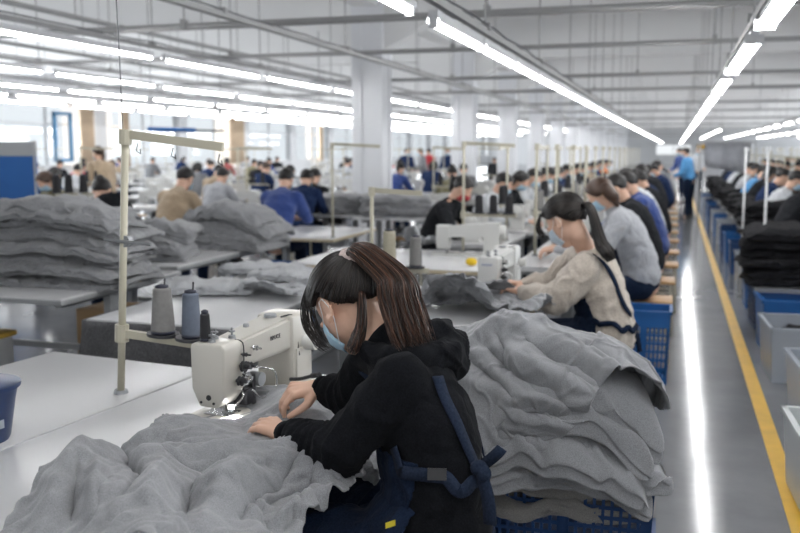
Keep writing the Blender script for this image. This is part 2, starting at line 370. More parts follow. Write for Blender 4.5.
for k, (a, b_) in enumerate(((78, 92), (228, 243), (120, 127), (318, 322))):
    p = W(a, 110, x=XL + 0.25); q = W(b_, 110, x=XL + 0.25)
    bm = new_bm(); n = 40; vs = []
    for j in range(n + 1):
        y = p.y + (q.y - p.y) * j / n; x = XL + 0.28 + 0.07 * math.sin(j * 1.25)
        vs.append((bm.verts.new((x, y, 0.95)), bm.verts.new((x, y, 3.25)), bm.verts.new((x + 0.015, y, 0.95)), bm.verts.new((x + 0.015, y, 3.25))))
    for u, v in zip(vs, vs[1:]): bm.faces.new((u[0], v[0], v[1], u[1])); bm.faces.new((u[2], u[3], v[3], v[2])); bm.faces.new((u[1], v[1], v[3], u[3])); bm.faces.new((u[0], u[2], v[2], v[0]))
    tag(obj('curtain', bm, m_curt, smooth=True), 'beige pleated curtain at the window wall, %s from the near end' % ORD[[1, 2, 0, 3][k]] if k != 2 else 'narrow beige curtain between the two wide ones', 'curtain', 'window curtains')
# blue framed sash and blue banner near the windows
p = W(54, 113, x=XL + 0.1); q = W(72, 160, x=XL + 0.1)
bm = new_bm()
for y in (p.y, q.y): box(bm, (XL + 0.1, y, (p.z + q.z) / 2), (0.08, 0.16, p.z - q.z))
for z in (p.z, q.z): box(bm, (XL + 0.1, (p.y + q.y) / 2, z), (0.08, q.y - p.y + 0.16, 0.12))
tag(obj('window_sash', bm, m_blue_frame), 'blue painted opening sash standing in the window wall', 'window sash')

from mathutils.bvhtree import BVHTree
# ------------------------------------------------------------------ people
m_skin = mat('skin', (0.70, 0.44, 0.32), 0.5, var=0.10, vscale=14, bump=0.06, bscale=180)
m_hair = mat('black_hair', (0.014, 0.012, 0.012), 0.42, var=0.4, vscale=40, spec=0.4, bump=0.5, bscale=90)
m_white_plastic = mat('white_plastic', (0.78, 0.79, 0.80), 0.35)
m_mask = mat('blue_mask', (0.40, 0.58, 0.72), 0.85, bump=0.15, bscale=120)
m_mask_w = mat('pale_mask', (0.55, 0.63, 0.72), 0.85, bump=0.15, bscale=120)
def strand_mat(name, c1, c2, rough=0.38):
    m = bpy.data.materials.new(name); m.use_nodes = True; nt = m.node_tree; b = nt.nodes['Principled BSDF']; N = nt.nodes.new; L = nt.links.new
    g = N('ShaderNodeNewGeometry'); cr = N('ShaderNodeValToRGB'); L(g.outputs['Random Per Island'], cr.inputs[0])
    cr.color_ramp.elements[0].color = (*c1, 1); cr.color_ramp.elements[0].position = 0.3; cr.color_ramp.elements[1].color = (*c2, 1); cr.color_ramp.elements[1].position = 1.0
    L(cr.outputs[0], b.inputs['Base Color']); b.inputs['Roughness'].default_value = rough; b.inputs['Specular IOR Level'].default_value = 0.35
    return m
m_strand = strand_mat('black_strands', (0.010, 0.009, 0.009), (0.030, 0.022, 0.018))
m_strand_b = strand_mat('brown_strands', (0.012, 0.008, 0.007), (0.090, 0.038, 0.021))

HEAD_C = Vector((0, -0.010, 0.032)); HEAD_R = Vector((0.080, 0.100, 0.090))
def head_solids(bm, M, fine=True):
    def b(c, s, rot=None):
        v = ball(bm, (0, 0, 0), s, rot, 18 if fine else 12)
        bmesh.ops.transform(bm, matrix=M @ Matrix.Translation(c), verts=v)
    b((0, -0.012, 0.034), (0.074, 0.094, 0.084)); b((0, 0.022, -0.012), (0.062, 0.072, 0.088))
    b((0, 0.052, -0.078), (0.036, 0.032, 0.026)); b((0, 0.01, -0.05), (0.055, 0.06, 0.045))
    for s in (-1, 1):
        b((s * 0.030, 0.066, -0.018), (0.026, 0.022, 0.022))                       # cheeks
        b((s * 0.024, 0.080, 0.018), (0.022, 0.012, 0.008))                        # brow
        b((s * 0.076, -0.006, -0.002), (0.007, 0.019, 0.031), Matrix.Rotation(s * 0.35, 4, 'Z') @ Matrix.Rotation(-0.2, 4, 'X'))
        if fine:
            for k in range(9):       # ear rim
                a = -1.9 + k * 0.55
                b((s * 0.083, -0.010 + 0.017 * math.cos(a) * -1, -0.001 + 0.028 * math.sin(a) * -1), 0.0048)
            b((s * 0.080, 0.003, -0.028), 0.008)
            b((s * 0.024, 0.077, 0.004), (0.015, 0.012, 0.009))                     # closed lid
    v = []
    n0 = M @ Vector((0, 0.086, 0.008)); n1 = M @ Vector((0, 0.107, -0.024))
    cap(bm, n0, n1, 0.008, 0.0125, 10); b((0.010, 0.094, -0.028), 0.0085); b((-0.010, 0.094, -0.028), 0.0085)
    b((0, 0.086, -0.050), (0.022, 0.011, 0.006)); b((0, 0.085, -0.060), (0.018, 0.011, 0.006))
def hand_solids(bm, wr, d, nrm, th, curl=(0.5, 0.6, 0.5), sc=1.0, spread=0.10, thumb=(0.55, 0.6, 0.35), n=10):
    d = Vector(d).normalized(); nrm = Vector(nrm); nrm = (nrm - d * nrm.dot(d)).normalized(); s = d.cross(nrm)
    if s.dot(Vector(th)) < 0: s = -s
    wr = Vector(wr)
    Ls = (0.070, 0.079, 0.073, 0.057)
    for i in range(4):
        off = (1.5 - i) * 0.0205
        k = wr + (d * (0.086 - 0.006 * abs(i - 1)) + s * off - nrm * (0.004 - 0.003 * abs(i - 1.5))) * sc
        chain(bm, [wr + s * off * 0.62 * sc, wr.lerp(k, 0.55) + nrm * 0.002, k], [0.0155 * sc, 0.015 * sc, 0.0115 * sc], n)
        dd = (d + s * (1.5 - i) * spread).normalized(); p = k; ang = 0
        for j, fr in enumerate((0.46, 0.30, 0.24)):
            ang += curl[j] * (1 + 0.12 * i)
            q = p + (dd * math.cos(ang) + nrm * math.sin(ang)) * Ls[i] * fr * sc
            cap(bm, p, q, (0.0098 - 0.0009 * j) * sc, (0.0091 - 0.0011 * j) * sc, n); p = q
    b0 = wr + (s * 0.020 + d * 0.018 + nrm * 0.004) * sc; t = (d * thumb[0] + s * thumb[1] + nrm * thumb[2]).normalized()
    b1 = b0 + t * 0.046 * sc; b2 = b1 + (t * 0.7 + d * 0.5).normalized() * 0.032 * sc; b3 = b2 + (t * 0.4 + d * 0.8 + nrm * 0.2).normalized() * 0.026 * sc
    chain(bm, [b0, b1, b2, b3], [0.0165 * sc, 0.0125 * sc, 0.0105 * sc, 0.0085 * sc], n)
def hairline(phi):      # phi 0 = face, pi = nape; height on the unit skull where hair begins
    T = ((0, 0.66), (0.6, 0.56), (0.95, 0.30), (1.25, 0.05), (1.55, 0.12), (1.72, -0.12), (1.9, -0.50), (2.3, -0.70), (PI, -0.76))
    phi = abs(phi)
    for (a, x), (b, y) in zip(T, T[1:]):
        if phi <= b: return x + (y - x) * (phi - a) / (b - a)
    return -0.6
def hair_cap(M, r=1.06, n=36, low=0.0, jitter=0.0, seed=0):
    """close-fitting hair: part of a skull-shaped shell with its own thickness"""
    bm = new_bm(); vs = []
    for i in range(n + 1):
        phi = -PI + 2 * PI * i / n; zl = max(-0.97, hairline(phi) - low * max(0, abs(phi) - 0.7) + 0.05 * noise.noise(Vector((phi * 3, seed, 1.5))) + 0.03 * noise.noise(Vector((phi * 9, seed, 4.5)))); row = []
        for j in range(13):
            t = j / 12; z = zl + (1 - zl) * math.sin(t * PI / 2) ** 1.0; z = min(z, 0.9999); q = math.sqrt(1 - z * z)
            u = Vector((math.sin(phi) * q, math.cos(phi) * q, z))
            rr = r + 0.03 * (1 - abs(u.z)) + jitter * noise.noise(u * 3 + Vector((seed, 0, 0))) - (0.05 if j == 0 else 0)
            row.append(u * rr)
        vs.append(row)
    out = [[bm.verts.new(M @ (HEAD_C + Vector((p.x * HEAD_R.x, p.y * HEAD_R.y, p.z * HEAD_R.z)))) for p in row] for row in vs[:-1]]
    inn = [[bm.verts.new(M @ (HEAD_C + Vector((p.x * HEAD_R.x, p.y * HEAD_R.y, p.z * HEAD_R.z)) * 0.9)) for p in row] for row in vs[:-1]]
    for i in range(n):
        k = (i + 1) % n
        for j in range(12):
            bm.faces.new((out[i][j], out[k][j], out[k][j + 1], out[i][j + 1])); bm.faces.new((inn[i][j], inn[i][j + 1], inn[k][j + 1], inn[k][j]))
        bm.faces.new((out[i][0], inn[i][0], inn[k][0], out[k][0]))
    bmesh.ops.remove_doubles(bm, verts=bm.verts, dist=1e-5)
    return bm
def scalp_strands(M, knot, n, seed=1, r0=1.09, rad=0.0016, brown=None):
    """hair combed over the skull from the hairline to a knot direction"""
    rr = random.Random(seed); bm = new_bm(); kd = Vector(knot).normalized()
    for i in range(n):
        phi = rr.uniform(-PI, PI); zl = hairline(phi); z = min(0.98, zl + (rr.random() ** 1.6) * 0.55); q = math.sqrt(1 - z * z)
        u = Vector((math.sin(phi) * q, math.cos(phi) * q, z)); pts = []; K = 12
        ax = u.cross(kd); 
        if ax.length < 0.15: continue
        ang = u.angle(kd); off = rr.uniform(-0.012, 0.03); sag = rr.uniform(-.06, .06)
        for k in range(K + 1):
            t = k / K; v = (Matrix.Rotation(ang * t * 0.98, 3, ax.normalized()) @ u) + ax.normalized() * sag * math.sin(PI * t)
            v.normalize(); v *= r0 + off + 0.02 * math.sin(PI * t) + (0.05 * t * t)
            pts.append(M @ (HEAD_C + Vector((v.x * HEAD_R.x, v.y * HEAD_R.y, v.z * HEAD_R.z))))
        tube(bm, pts, [rad * (0.5 + 0.9 * math.sin(PI * min(0.97, 0.1 + k / K))) for k in range(K + 1)], 4)
    return bm
def tail_strands(guide, width, n, seed=2, rad=0.002, flare=0.6, wave=0.006, flat=0.5, side=None):
    rr = random.Random(seed); bm = new_bm(); G = catmull(guide, 5); N = len(G)
    for i in range(n):
        a = rr.uniform(0, 2 * PI); r = math.sqrt(rr.random()); L = rr.uniform(0.72, 1.0); ph = rr.uniform(0, 6); pts = []
        for k in range(N):
            t = k / (N - 1)
            if t > L: break
            T = (G[min(k + 1, N - 1)] - G[max(k - 1, 0)]).normalized(); s = T.cross(Vector(side) if side else Vector((0.3, 1, 0.1))).normalized(); b = T.cross(s)
            w = width[0] + (width[1] - width[0]) * min(1, t * 1.7) if t < 0.8 else width[1] + (width[2] - width[1]) * (t - 0.8) / 0.2
            p = G[k] + s * math.cos(a) * r * w * flat + b * math.sin(a) * r * w + s * wave * math.sin(t * 9 + ph) * t
            pts.append(p)
        if len(pts) > 3: tube(bm, pts, [rad * (1.0 if k < len(pts) - 4 else 0.25 + 0.75 * (len(pts) - 1 - k) / 4) for k in range(len(pts))], 4)
    return bm
def shell(me, pred, off, th=0.003, fn=None):
    """a piece of cloth lying on part of a surface"""
    bm = new_bm(); bm.from_mesh(me); bm.normal_update()
    dele = [f for f in bm.faces if not pred(f.calc_center_median())]
    bmesh.ops.delete(bm, geom=dele, context='FACES')
    nr = {v: v.normal.copy() for v in bm.verts}
    for v in bm.verts: v.co += nr[v] * (off + (fn(v.co, None) if fn else 0))
    for _ in range(3): bmesh.ops.smooth_vert(bm, verts=[v for v in bm.verts if v.is_boundary], factor=0.5, use_axis_x=True, use_axis_y=True, use_axis_z=True)
    r = bmesh.ops.solidify(bm, geom=bm.faces[:], thickness=th)
    return bm
def off_arm(J, r=0.085):
    segs = [(J['sh' + s].lerp(J['el' + s], 0.35), J['el' + s]) for s in 'LR'] + [(J['el' + s], J['wr' + s]) for s in 'LR']
    def f(c):
        for a, b in segs:
            t = max(0, min(1, (c - a).dot(b - a) / (b - a).length_squared))
            if (c - a.lerp(b, t)).length < r: return False
        return True
    return f
def torso_bvh(me, ok):
    return BVHTree.FromPolygons([v.co for v in me.vertices], [p.vertices[:] for p in me.polygons if ok(p.center)])
def waist_ring(J, fb, rt, key, dz, a0, a1, n=14, r=0.30):
    return [J[key] + Vector((0, 0, dz)) + (fb * math.cos(a) + rt * math.sin(a)) * r for a in [a0 + (a1 - a0) * k / n for k in range(n + 1)]]
def ribbon(bvh, pts, w, off=0.004, k=6, th=0.003, twist=None):
    """a strap following a surface through rough points"""
    P = catmull(pts, k); bm = new_bm(); rows = []
    Q = []
    for p in P:
        if bvh is not None:
            c, n, _, _ = bvh.find_nearest(p)
            if (p - c).dot(n) < 0: n = n if n.dot(p - c) >= 0 else n
            Q.append((c + n * off, n))
        else: Q.append((p, Vector(twist) if twist else Vector((0, 0, 1))))
    for _ in range(8):
        Q = [Q[0]] + [((Q[i - 1][0] + 2 * Q[i][0] + Q[i + 1][0]) / 4, (Q[i - 1][1] + 2 * Q[i][1] + Q[i + 1][1]).normalized()) for i in range(1, len(Q) - 1)] + [Q[-1]]
    for i, (p, n) in enumerate(Q):
        t = (Q[min(i + 1, len(Q) - 1)][0] - Q[max(i - 1, 0)][0])
        if t.length < 1e-5: continue
        s = t.normalized().cross(n)
        if s.length < 1e-3: continue
        s.normalize(); h = n * th / 2
        rows.append([bm.verts.new(p - s * w / 2 - h), bm.verts.new(p - s * w / 2 + h), bm.verts.new(p + s * w / 2 + h), bm.verts.new(p + s * w / 2 - h)])
    for a, b in zip(rows, rows[1:]):
        for j in range(4): bm.faces.new((a[j], a[(j + 1) % 4], b[(j + 1) % 4], b[j]))
    bm.faces.new(rows[0][::-1]); bm.faces.new(rows[-1]); bmesh.ops.recalc_face_normals(bm, faces=bm.faces)
    return bm
def fold_fn(scale, amp, seed=0.0, stretch=(1, 1, 1)):
    st = Vector(stretch)
    def f(co, n):
        p = Vector((co.x * st.x, co.y * st.y, co.z * st.z)) * scale + Vector((seed, seed * 2, 0))
        w = noise.noise(p * 0.6) * 1.2
        v = 1 - abs(noise.noise(p + Vector((w, -w, w)))) * 2.2
        return amp * (max(0, v) ** 2 - 0.35)
    return f

def pose_sew(lean=0.22, head_pitch=0.75, turn=0.0, seat=0.50, reach=0.5, k=1.0):
    """joints of someone bent over a sewing table, facing +Y"""
    J = {'pelvis': Vector((0, 0, seat + 0.09)), 'waist': Vector((0, 0.03, seat + 0.25)), 'chest': Vector((0, 0.45 * lean, seat + 0.42)), 'neck': Vector((0, lean * 0.95, seat + 0.60))}
    J['head'] = J['neck'] + Vector((0, 0.10 + 0.06 * lean, 0.125))
    for s, n in ((-1, 'L'), (1, 'R')):
        J['sh' + n] = J['neck'] + Vector((s * 0.165, -0.02, -0.05)); J['el' + n] = J['sh' + n] + Vector((s * 0.07, 0.13, -0.23)); J['wr' + n] = Vector((s * 0.09, lean + reach * 0.86, 0.835))
        J['hip' + n] = J['pelvis'] + Vector((s * 0.09, 0.02, -0.02)); J['kn' + n] = J['pelvis'] + Vector((s * 0.11, 0.42, -0.04)); J['an' + n] = Vector((s * 0.11, 0.40, 0.09)); J['hd' + n] = Vector((-s * 0.25, 1, -0.25))
    J['hm'] = Matrix.Translation(J['head']) @ Matrix.Rotation(turn, 4, 'Z') @ Matrix.Rotation(-head_pitch, 4, 'X')
    return J
def pose_stand(k=1.0, bend=0.0):
    J = {'pelvis': Vector((0, 0, 0.92)), 'waist': Vector((0, 0.02, 1.06)), 'chest': Vector((0, 0.03 + bend * 0.4, 1.24)), 'neck': Vector((0, 0.03 + bend, 1.40))}
    J['head'] = J['neck'] + Vector((0, 0.03 + bend * 0.3, 0.135))
    for s, n in ((-1, 'L'), (1, 'R')):
        J['sh' + n] = J['neck'] + Vector((s * 0.17, -0.01, -0.05)); J['el' + n] = J['sh' + n] + Vector((s * 0.06, 0.03, -0.27)); J['wr' + n] = J['el' + n] + Vector((-s * 0.02, 0.21, -0.10))
        J['hip' + n] = J['pelvis'] + Vector((s * 0.09, 0, -0.03)); J['kn' + n] = Vector((s * 0.10, 0.02, 0.48)); J['an' + n] = Vector((s * 0.11, -0.02, 0.09)); J['hd' + n] = Vector((0, 1, -0.3))
    J['hm'] = Matrix.Translation(J['head']) @ Matrix.Rotation(-0.25 - bend, 4, 'X')
    return J
def body_mesh(J, voxel, fine, fwd=Vector((0, 1, 0)), curl=(0.5, 0.6, 0.5), hands=True, hs=1.0, headscale=1.0, legs=True):
    bm = new_bm(); n = 14 if fine else 10
    M = J['hm'] @ Matrix.Scale(headscale, 4)
    head_solids(bm, M, fine)
    chain(bm, [M @ Vector((0, -0.025, -0.04)), M @ Vector((0, -0.022, -0.085)), J['neck'], J['chest'], J['waist'], J['pelvis']], [0.052, 0.050, 0.056, 0.115, 0.11, 0.125], n)
    for s in 'LR':
        chain(bm, [J['neck'], J['sh' + s], J['el' + s], J['wr' + s].lerp(J['el' + s], .6), J['wr' + s]], [0.05, 0.050, 0.038, 0.034, 0.0245], n)
        if hands:
            hd = J['hd' + s]; th = J.get('th' + s, (J['sh' + ('R' if s == 'L' else 'L')] - J['sh' + s])); nn = J.get('pn' + s, Vector((0, 0, -1)))
            hand_solids(bm, J['wr' + s], hd, nn, th, J.get('cu' + s, curl), hs, n=10 if fine else 8)
        if legs:
            chain(bm, [J['pelvis'], J['hip' + s], J['kn' + s], J['an' + s]], [0.10, 0.075, 0.050, 0.036], n)
            cap(bm, J['an' + s] + Vector((0, 0, -0.045)), J['an' + s] + Vector((0, 0, -0.05)) + fwd * 0.13, 0.034, 0.028, n)
    return remesh(bm, voxel, 5 if fine else 3, 0.4)
def top_mesh(J, voxel, puff=1.0, amp=0.006, seed=0, collar=True, lowhem=0.0, sleeve=1.0):
    bm = new_bm(); n = 16; r = puff
    ax = (J['shR'] - J['shL']).normalized()
    def tor(c, w, t):     # flattened section across the shoulders
        ang = math.atan2(ax.y, ax.x); ball(bm, c, (w * r, t * r, t * 1.15 * r), Matrix.Rotation(ang, 4, 'Z'), n)
    P = [J['neck'].lerp(J['chest'], 0.28), J['chest'], J['chest'].lerp(J['waist'], 0.5), J['waist'], J['waist'].lerp(J['pelvis'], 0.6 + lowhem)]
    for p, (w, t) in zip(P, ((0.150, 0.085), (0.185, 0.128), (0.175, 0.13), (0.17, 0.132), (0.178, 0.14))): tor(p, w, t)
    for a, b in zip(P, P[1:]): tor(a.lerp(b, .5), 0.17, 0.122)
    for s in 'LR':
        sh, el, wr = J['sh' + s], J['el' + s], J['wr' + s]
        chain(bm, [J['neck'].lerp(sh, .3) + Vector((0, 0, -.02)), sh, sh.lerp(el, .5), el, el.lerp(wr, .55), el.lerp(wr, 0.86)], [0.060 * r, 0.072 * r, 0.066 * r * sleeve, 0.060 * r * sleeve, 0.052 * r * sleeve, 0.040 * r], n)
        e = (wr - el).normalized(); cyl(bm, el.lerp(wr, 0.84), el.lerp(wr, 0.98), 0.036, 0.034, n)
    if collar:
        bmc = J['neck'].lerp(J['head'], 0.12); chain(bm, [J['neck'] + Vector((0, 0, -.02)), bmc], [0.072, 0.062], n)
    me = remesh(bm, voxel, 4)
    if amp: displace(me, fold_fn(9, amp, seed)); 
    return me
def legs_mesh(J, voxel, puff=1.0, amp=0.004):
    bm = new_bm(); n = 14
    ball(bm, J['pelvis'] + Vector((0, 0, 0.03)), (0.155, 0.13, 0.12), n=n)
    for s in 'LR': chain(bm, [J['hip' + s], J['hip' + s].lerp(J['kn' + s], .5), J['kn' + s], J['kn' + s].lerp(J['an' + s], .5), J['an' + s] + Vector((0, 0, .02))], [0.098 * puff, 0.088 * puff, 0.070 * puff, 0.062 * puff, 0.055 * puff], n)
    me = remesh(bm, voxel, 4)
    if amp: displace(me, fold_fn(8, amp, 3))
    return me
def shoe_bm(p, fwd):
    bm = new_bm(); a = math.atan2(-fwd.x, fwd.y)
    box(bm, p + fwd * 0.05 + Vector((0, 0, -0.078)), (0.09, 0.26, 0.02), rz=a, bev=0.008)
    ball(bm, p + fwd * 0.11 + Vector((0, 0, -0.055)), (0.043, 0.075, 0.035), Matrix.Rotation(a, 4, 'Z')); cap(bm, p + Vector((0, 0, -.01)), p + Vector((0, 0, -0.05)), 0.045, 0.047)
    return bm
m_navy = fabric('navy_cotton', (0.006, 0.011, 0.026), (0.013, 0.022, 0.045), 200, bump=0.2, folds=0.5)
m_black = fabric('black_fleece', (0.0035, 0.004, 0.005), (0.009, 0.0095, 0.012), 240, bump=0.4, folds=0.35)
m_black2 = fabric('black_knit', (0.012, 0.013, 0.015), (0.028, 0.029, 0.033), 160, bump=0.4, folds=0.5)
m_cream = fabric('cream_fleece', (0.44, 0.385, 0.33), (0.60, 0.535, 0.465), 120, bump=0.7, folds=0.3)
m_shoe = mat('dark_shoe', (0.03, 0.03, 0.035), 0.6)
def colour(name, c): return fabric(name, tuple(x * 0.8 for x in c), tuple(min(1, x * 1.15) for x in c), 120, bump=0.2, folds=0.5)
PAL = {'white': colour('white_cotton', (0.62, 0.64, 0.67)), 'pale grey': colour('pale_grey_cotton', (0.42, 0.43, 0.46)), 'blue': colour('blue_cotton', (0.035, 0.07, 0.25)), 'navy': colour('navy_top', (0.02, 0.035, 0.09)),
       'black': m_black2, 'beige': colour('beige_cotton', (0.42, 0.32, 0.22)), 'red': colour('red_cotton', (0.42, 0.03, 0.04)), 'olive': colour('olive_cotton', (0.20, 0.18, 0.10)), 'sky blue': colour('sky_cotton', (0.08, 0.28, 0.55)), 'orange': colour('orange_cotton', (0.7, 0.20, 0.04)), 'grey': colour('grey_cotton', (0.2, 0.205, 0.22))}
def override(o, m):
    if o.material_slots: o.material_slots[0].link = 'OBJECT'; o.material_slots[0].material = m
def mask_bm(headM, body_me=None):
    bm = new_bm(); rows = []
    for i in range(15):
        a = -1.25 + 2.5 * i / 14; col = []
        for j in range(9):
            t = j / 8; z = 0.002 - 0.088 * t; fr = 1 - abs(a) / 1.3
            y = 0.02 + (0.078 + 0.022 * math.sin(PI * min(1, t * 1.1 + .1)) * max(0, fr)) * math.cos(a) - 0.020 * t * t; x = (0.068 + 0.004 * math.sin(PI * t)) * math.sin(a)
            y += 0.002 * math.sin(t * 22)
            col.append(bm.verts.new(headM @ Vector((x, y, z - 0.006 * abs(math.sin(a))))))
        rows.append(col)
    for a, b in zip(rows, rows[1:]):
        for j in range(8): bm.faces.new((a[j], b[j], b[j + 1], a[j + 1]))
    bmesh.ops.recalc_face_normals(bm, faces=bm.faces); bmesh.ops.solidify(bm, geom=bm.faces[:], thickness=0.0015)
    return bm
def loops_bm(headM):
    bm = new_bm()
    for s in (-1, 1):
        tube(bm, [headM @ Vector((s * x, y, z)) for x, y, z in ((0.066, 0.044, -0.004), (0.076, 0.020, 0.006), (0.086, -0.004, 0.026), (0.087, -0.020, 0.022), (0.086, -0.024, -0.005), (0.080, -0.012, -0.035), (0.070, 0.02, -0.062), (0.064, 0.038, -0.078))], 0.0014, 5)
    return bm
# background figures are built once each and copied
def figure(kind, hair, mask=True, lean=0.22, pitch=0.75):
    J = pose_sew(lean, pitch) if kind == 'sew' else pose_stand(bend=lean)
    o = link('person', body_mesh(J, 0.0115, False), m_skin); tag(o, 'x', 'person')
    link('top', top_mesh(J, 0.017, 1.0, 0.008), m_black2, o)
    link('trousers', legs_mesh(J, 0.018), m_navy, o)
    for s in 'LR': obj('shoe', shoe_bm(J['an' + s], Vector((0, 1, 0))), m_shoe, o, smooth=True)
    M = J['hm']
    h = obj('hair', hair_cap(M, 1.09, 26, low=0.0 if hair != 'bob' else 0.55, jitter=0.09 if hair == 'short' else 0.04), m_hair, o, smooth=True)
    if hair == 'tail':
        bm = new_bm(); k = M @ Vector((0, -0.115, 0.03)); chain(bm, [k, k + Vector((0, -0.03, 0)), k + Vector((0, -0.05, -0.10)), k + Vector((0, -0.03, -0.20))], [0.022, 0.03, 0.028, 0.008]); obj('ponytail', bm, m_hair, o, smooth=True)
    if hair == 'bun':
        bm = new_bm(); ball(bm, M @ Vector((0, -0.10, 0.07)), 0.042); obj('hair_bun', bm, m_hair, o, smooth=True)
    if hair == 'bob':
        bm = new_bm()
        for s in (-1, 0, 1): chain(bm, [M @ Vector((s * 0.06, -0.06, 0.02)), M @ Vector((s * 0.075, -0.065, -0.06)), M @ Vector((s * 0.06, -0.05, -0.13))], [0.05, 0.046, 0.02])
        me = remesh(bm, 0.014, 4); link('long_hair', me, m_hair, o)
    if mask: obj('face_mask', mask_bm(M), m_mask, o, smooth=True)
    return o

# ------------------------------------------------------------------ sewing equipment
m_mach = mat('machine_enamel', (0.60, 0.575, 0.52), 0.32, var=0.04, vscale=4, coat=0.2)
m_mach2 = mat('machine_enamel_white', (0.68, 0.68, 0.66), 0.32, var=0.04, vscale=4, coat=0.2)
m_chrome = mat('chrome', (0.6, 0.6, 0.6), 0.18, 1.0); m_blackp = mat('black_plastic', (0.02, 0.02, 0.022), 0.4)
m_top = mat('white_laminate', (0.70, 0.70, 0.71), 0.28, var=0.04, vscale=2.5, bump=0.02, bscale=20)
m_top2 = mat('grey_white_laminate', (0.60, 0.60, 0.61), 0.3, var=0.05, vscale=2.5)
m_edge = mat('pale_wood_edge', (0.55, 0.47, 0.33), 0.6, var=0.15, vscale=10)
m_leg = mat('grey_painted_steel', (0.35, 0.36, 0.37), 0.45, var=0.12)
m_beigepole = mat('cream_painted_pole', (0.50, 0.47, 0.37), 0.4, var=0.08, vscale=6)
m_lamp = mat('machine_lamp', (1, 1, 1), emit=12)
m_blue_text = mat('blue_print', (0.03, 0.10, 0.35), 0.5)
def text_mesh(s, size, depth=0.0006):
    c = bpy.data.curves.new('txt', 'FONT'); c.body = s; c.size = size; c.extrude = depth; c.align_x = 'CENTER'; c.align_y = 'CENTER'
    o = bpy.data.objects.new('txt', c); COL.objects.link(o); me = evaluated(o); bpy.data.objects.remove(o); return me
def prism(bm, poly, x0, x1, axis='x', bev=0.0):
    """extrude a (y,z) outline along x"""
    a = [bm.verts.new((x0, y, z)) for y, z in poly]; b = [bm.verts.new((x1, y, z)) for y, z in poly]; n = len(poly)
    fs = [bm.faces.new(a), bm.faces.new(b[::-1])]
    for k in range(n): fs.append(bm.faces.new((a[k], b[k], b[(k + 1) % n], a[(k + 1) % n])))
    if bev:
        bmesh.ops.bevel(bm, geom=list({e for f in fs for e in f.edges}), offset=bev, segments=3, affect='EDGES', profile=0.5)
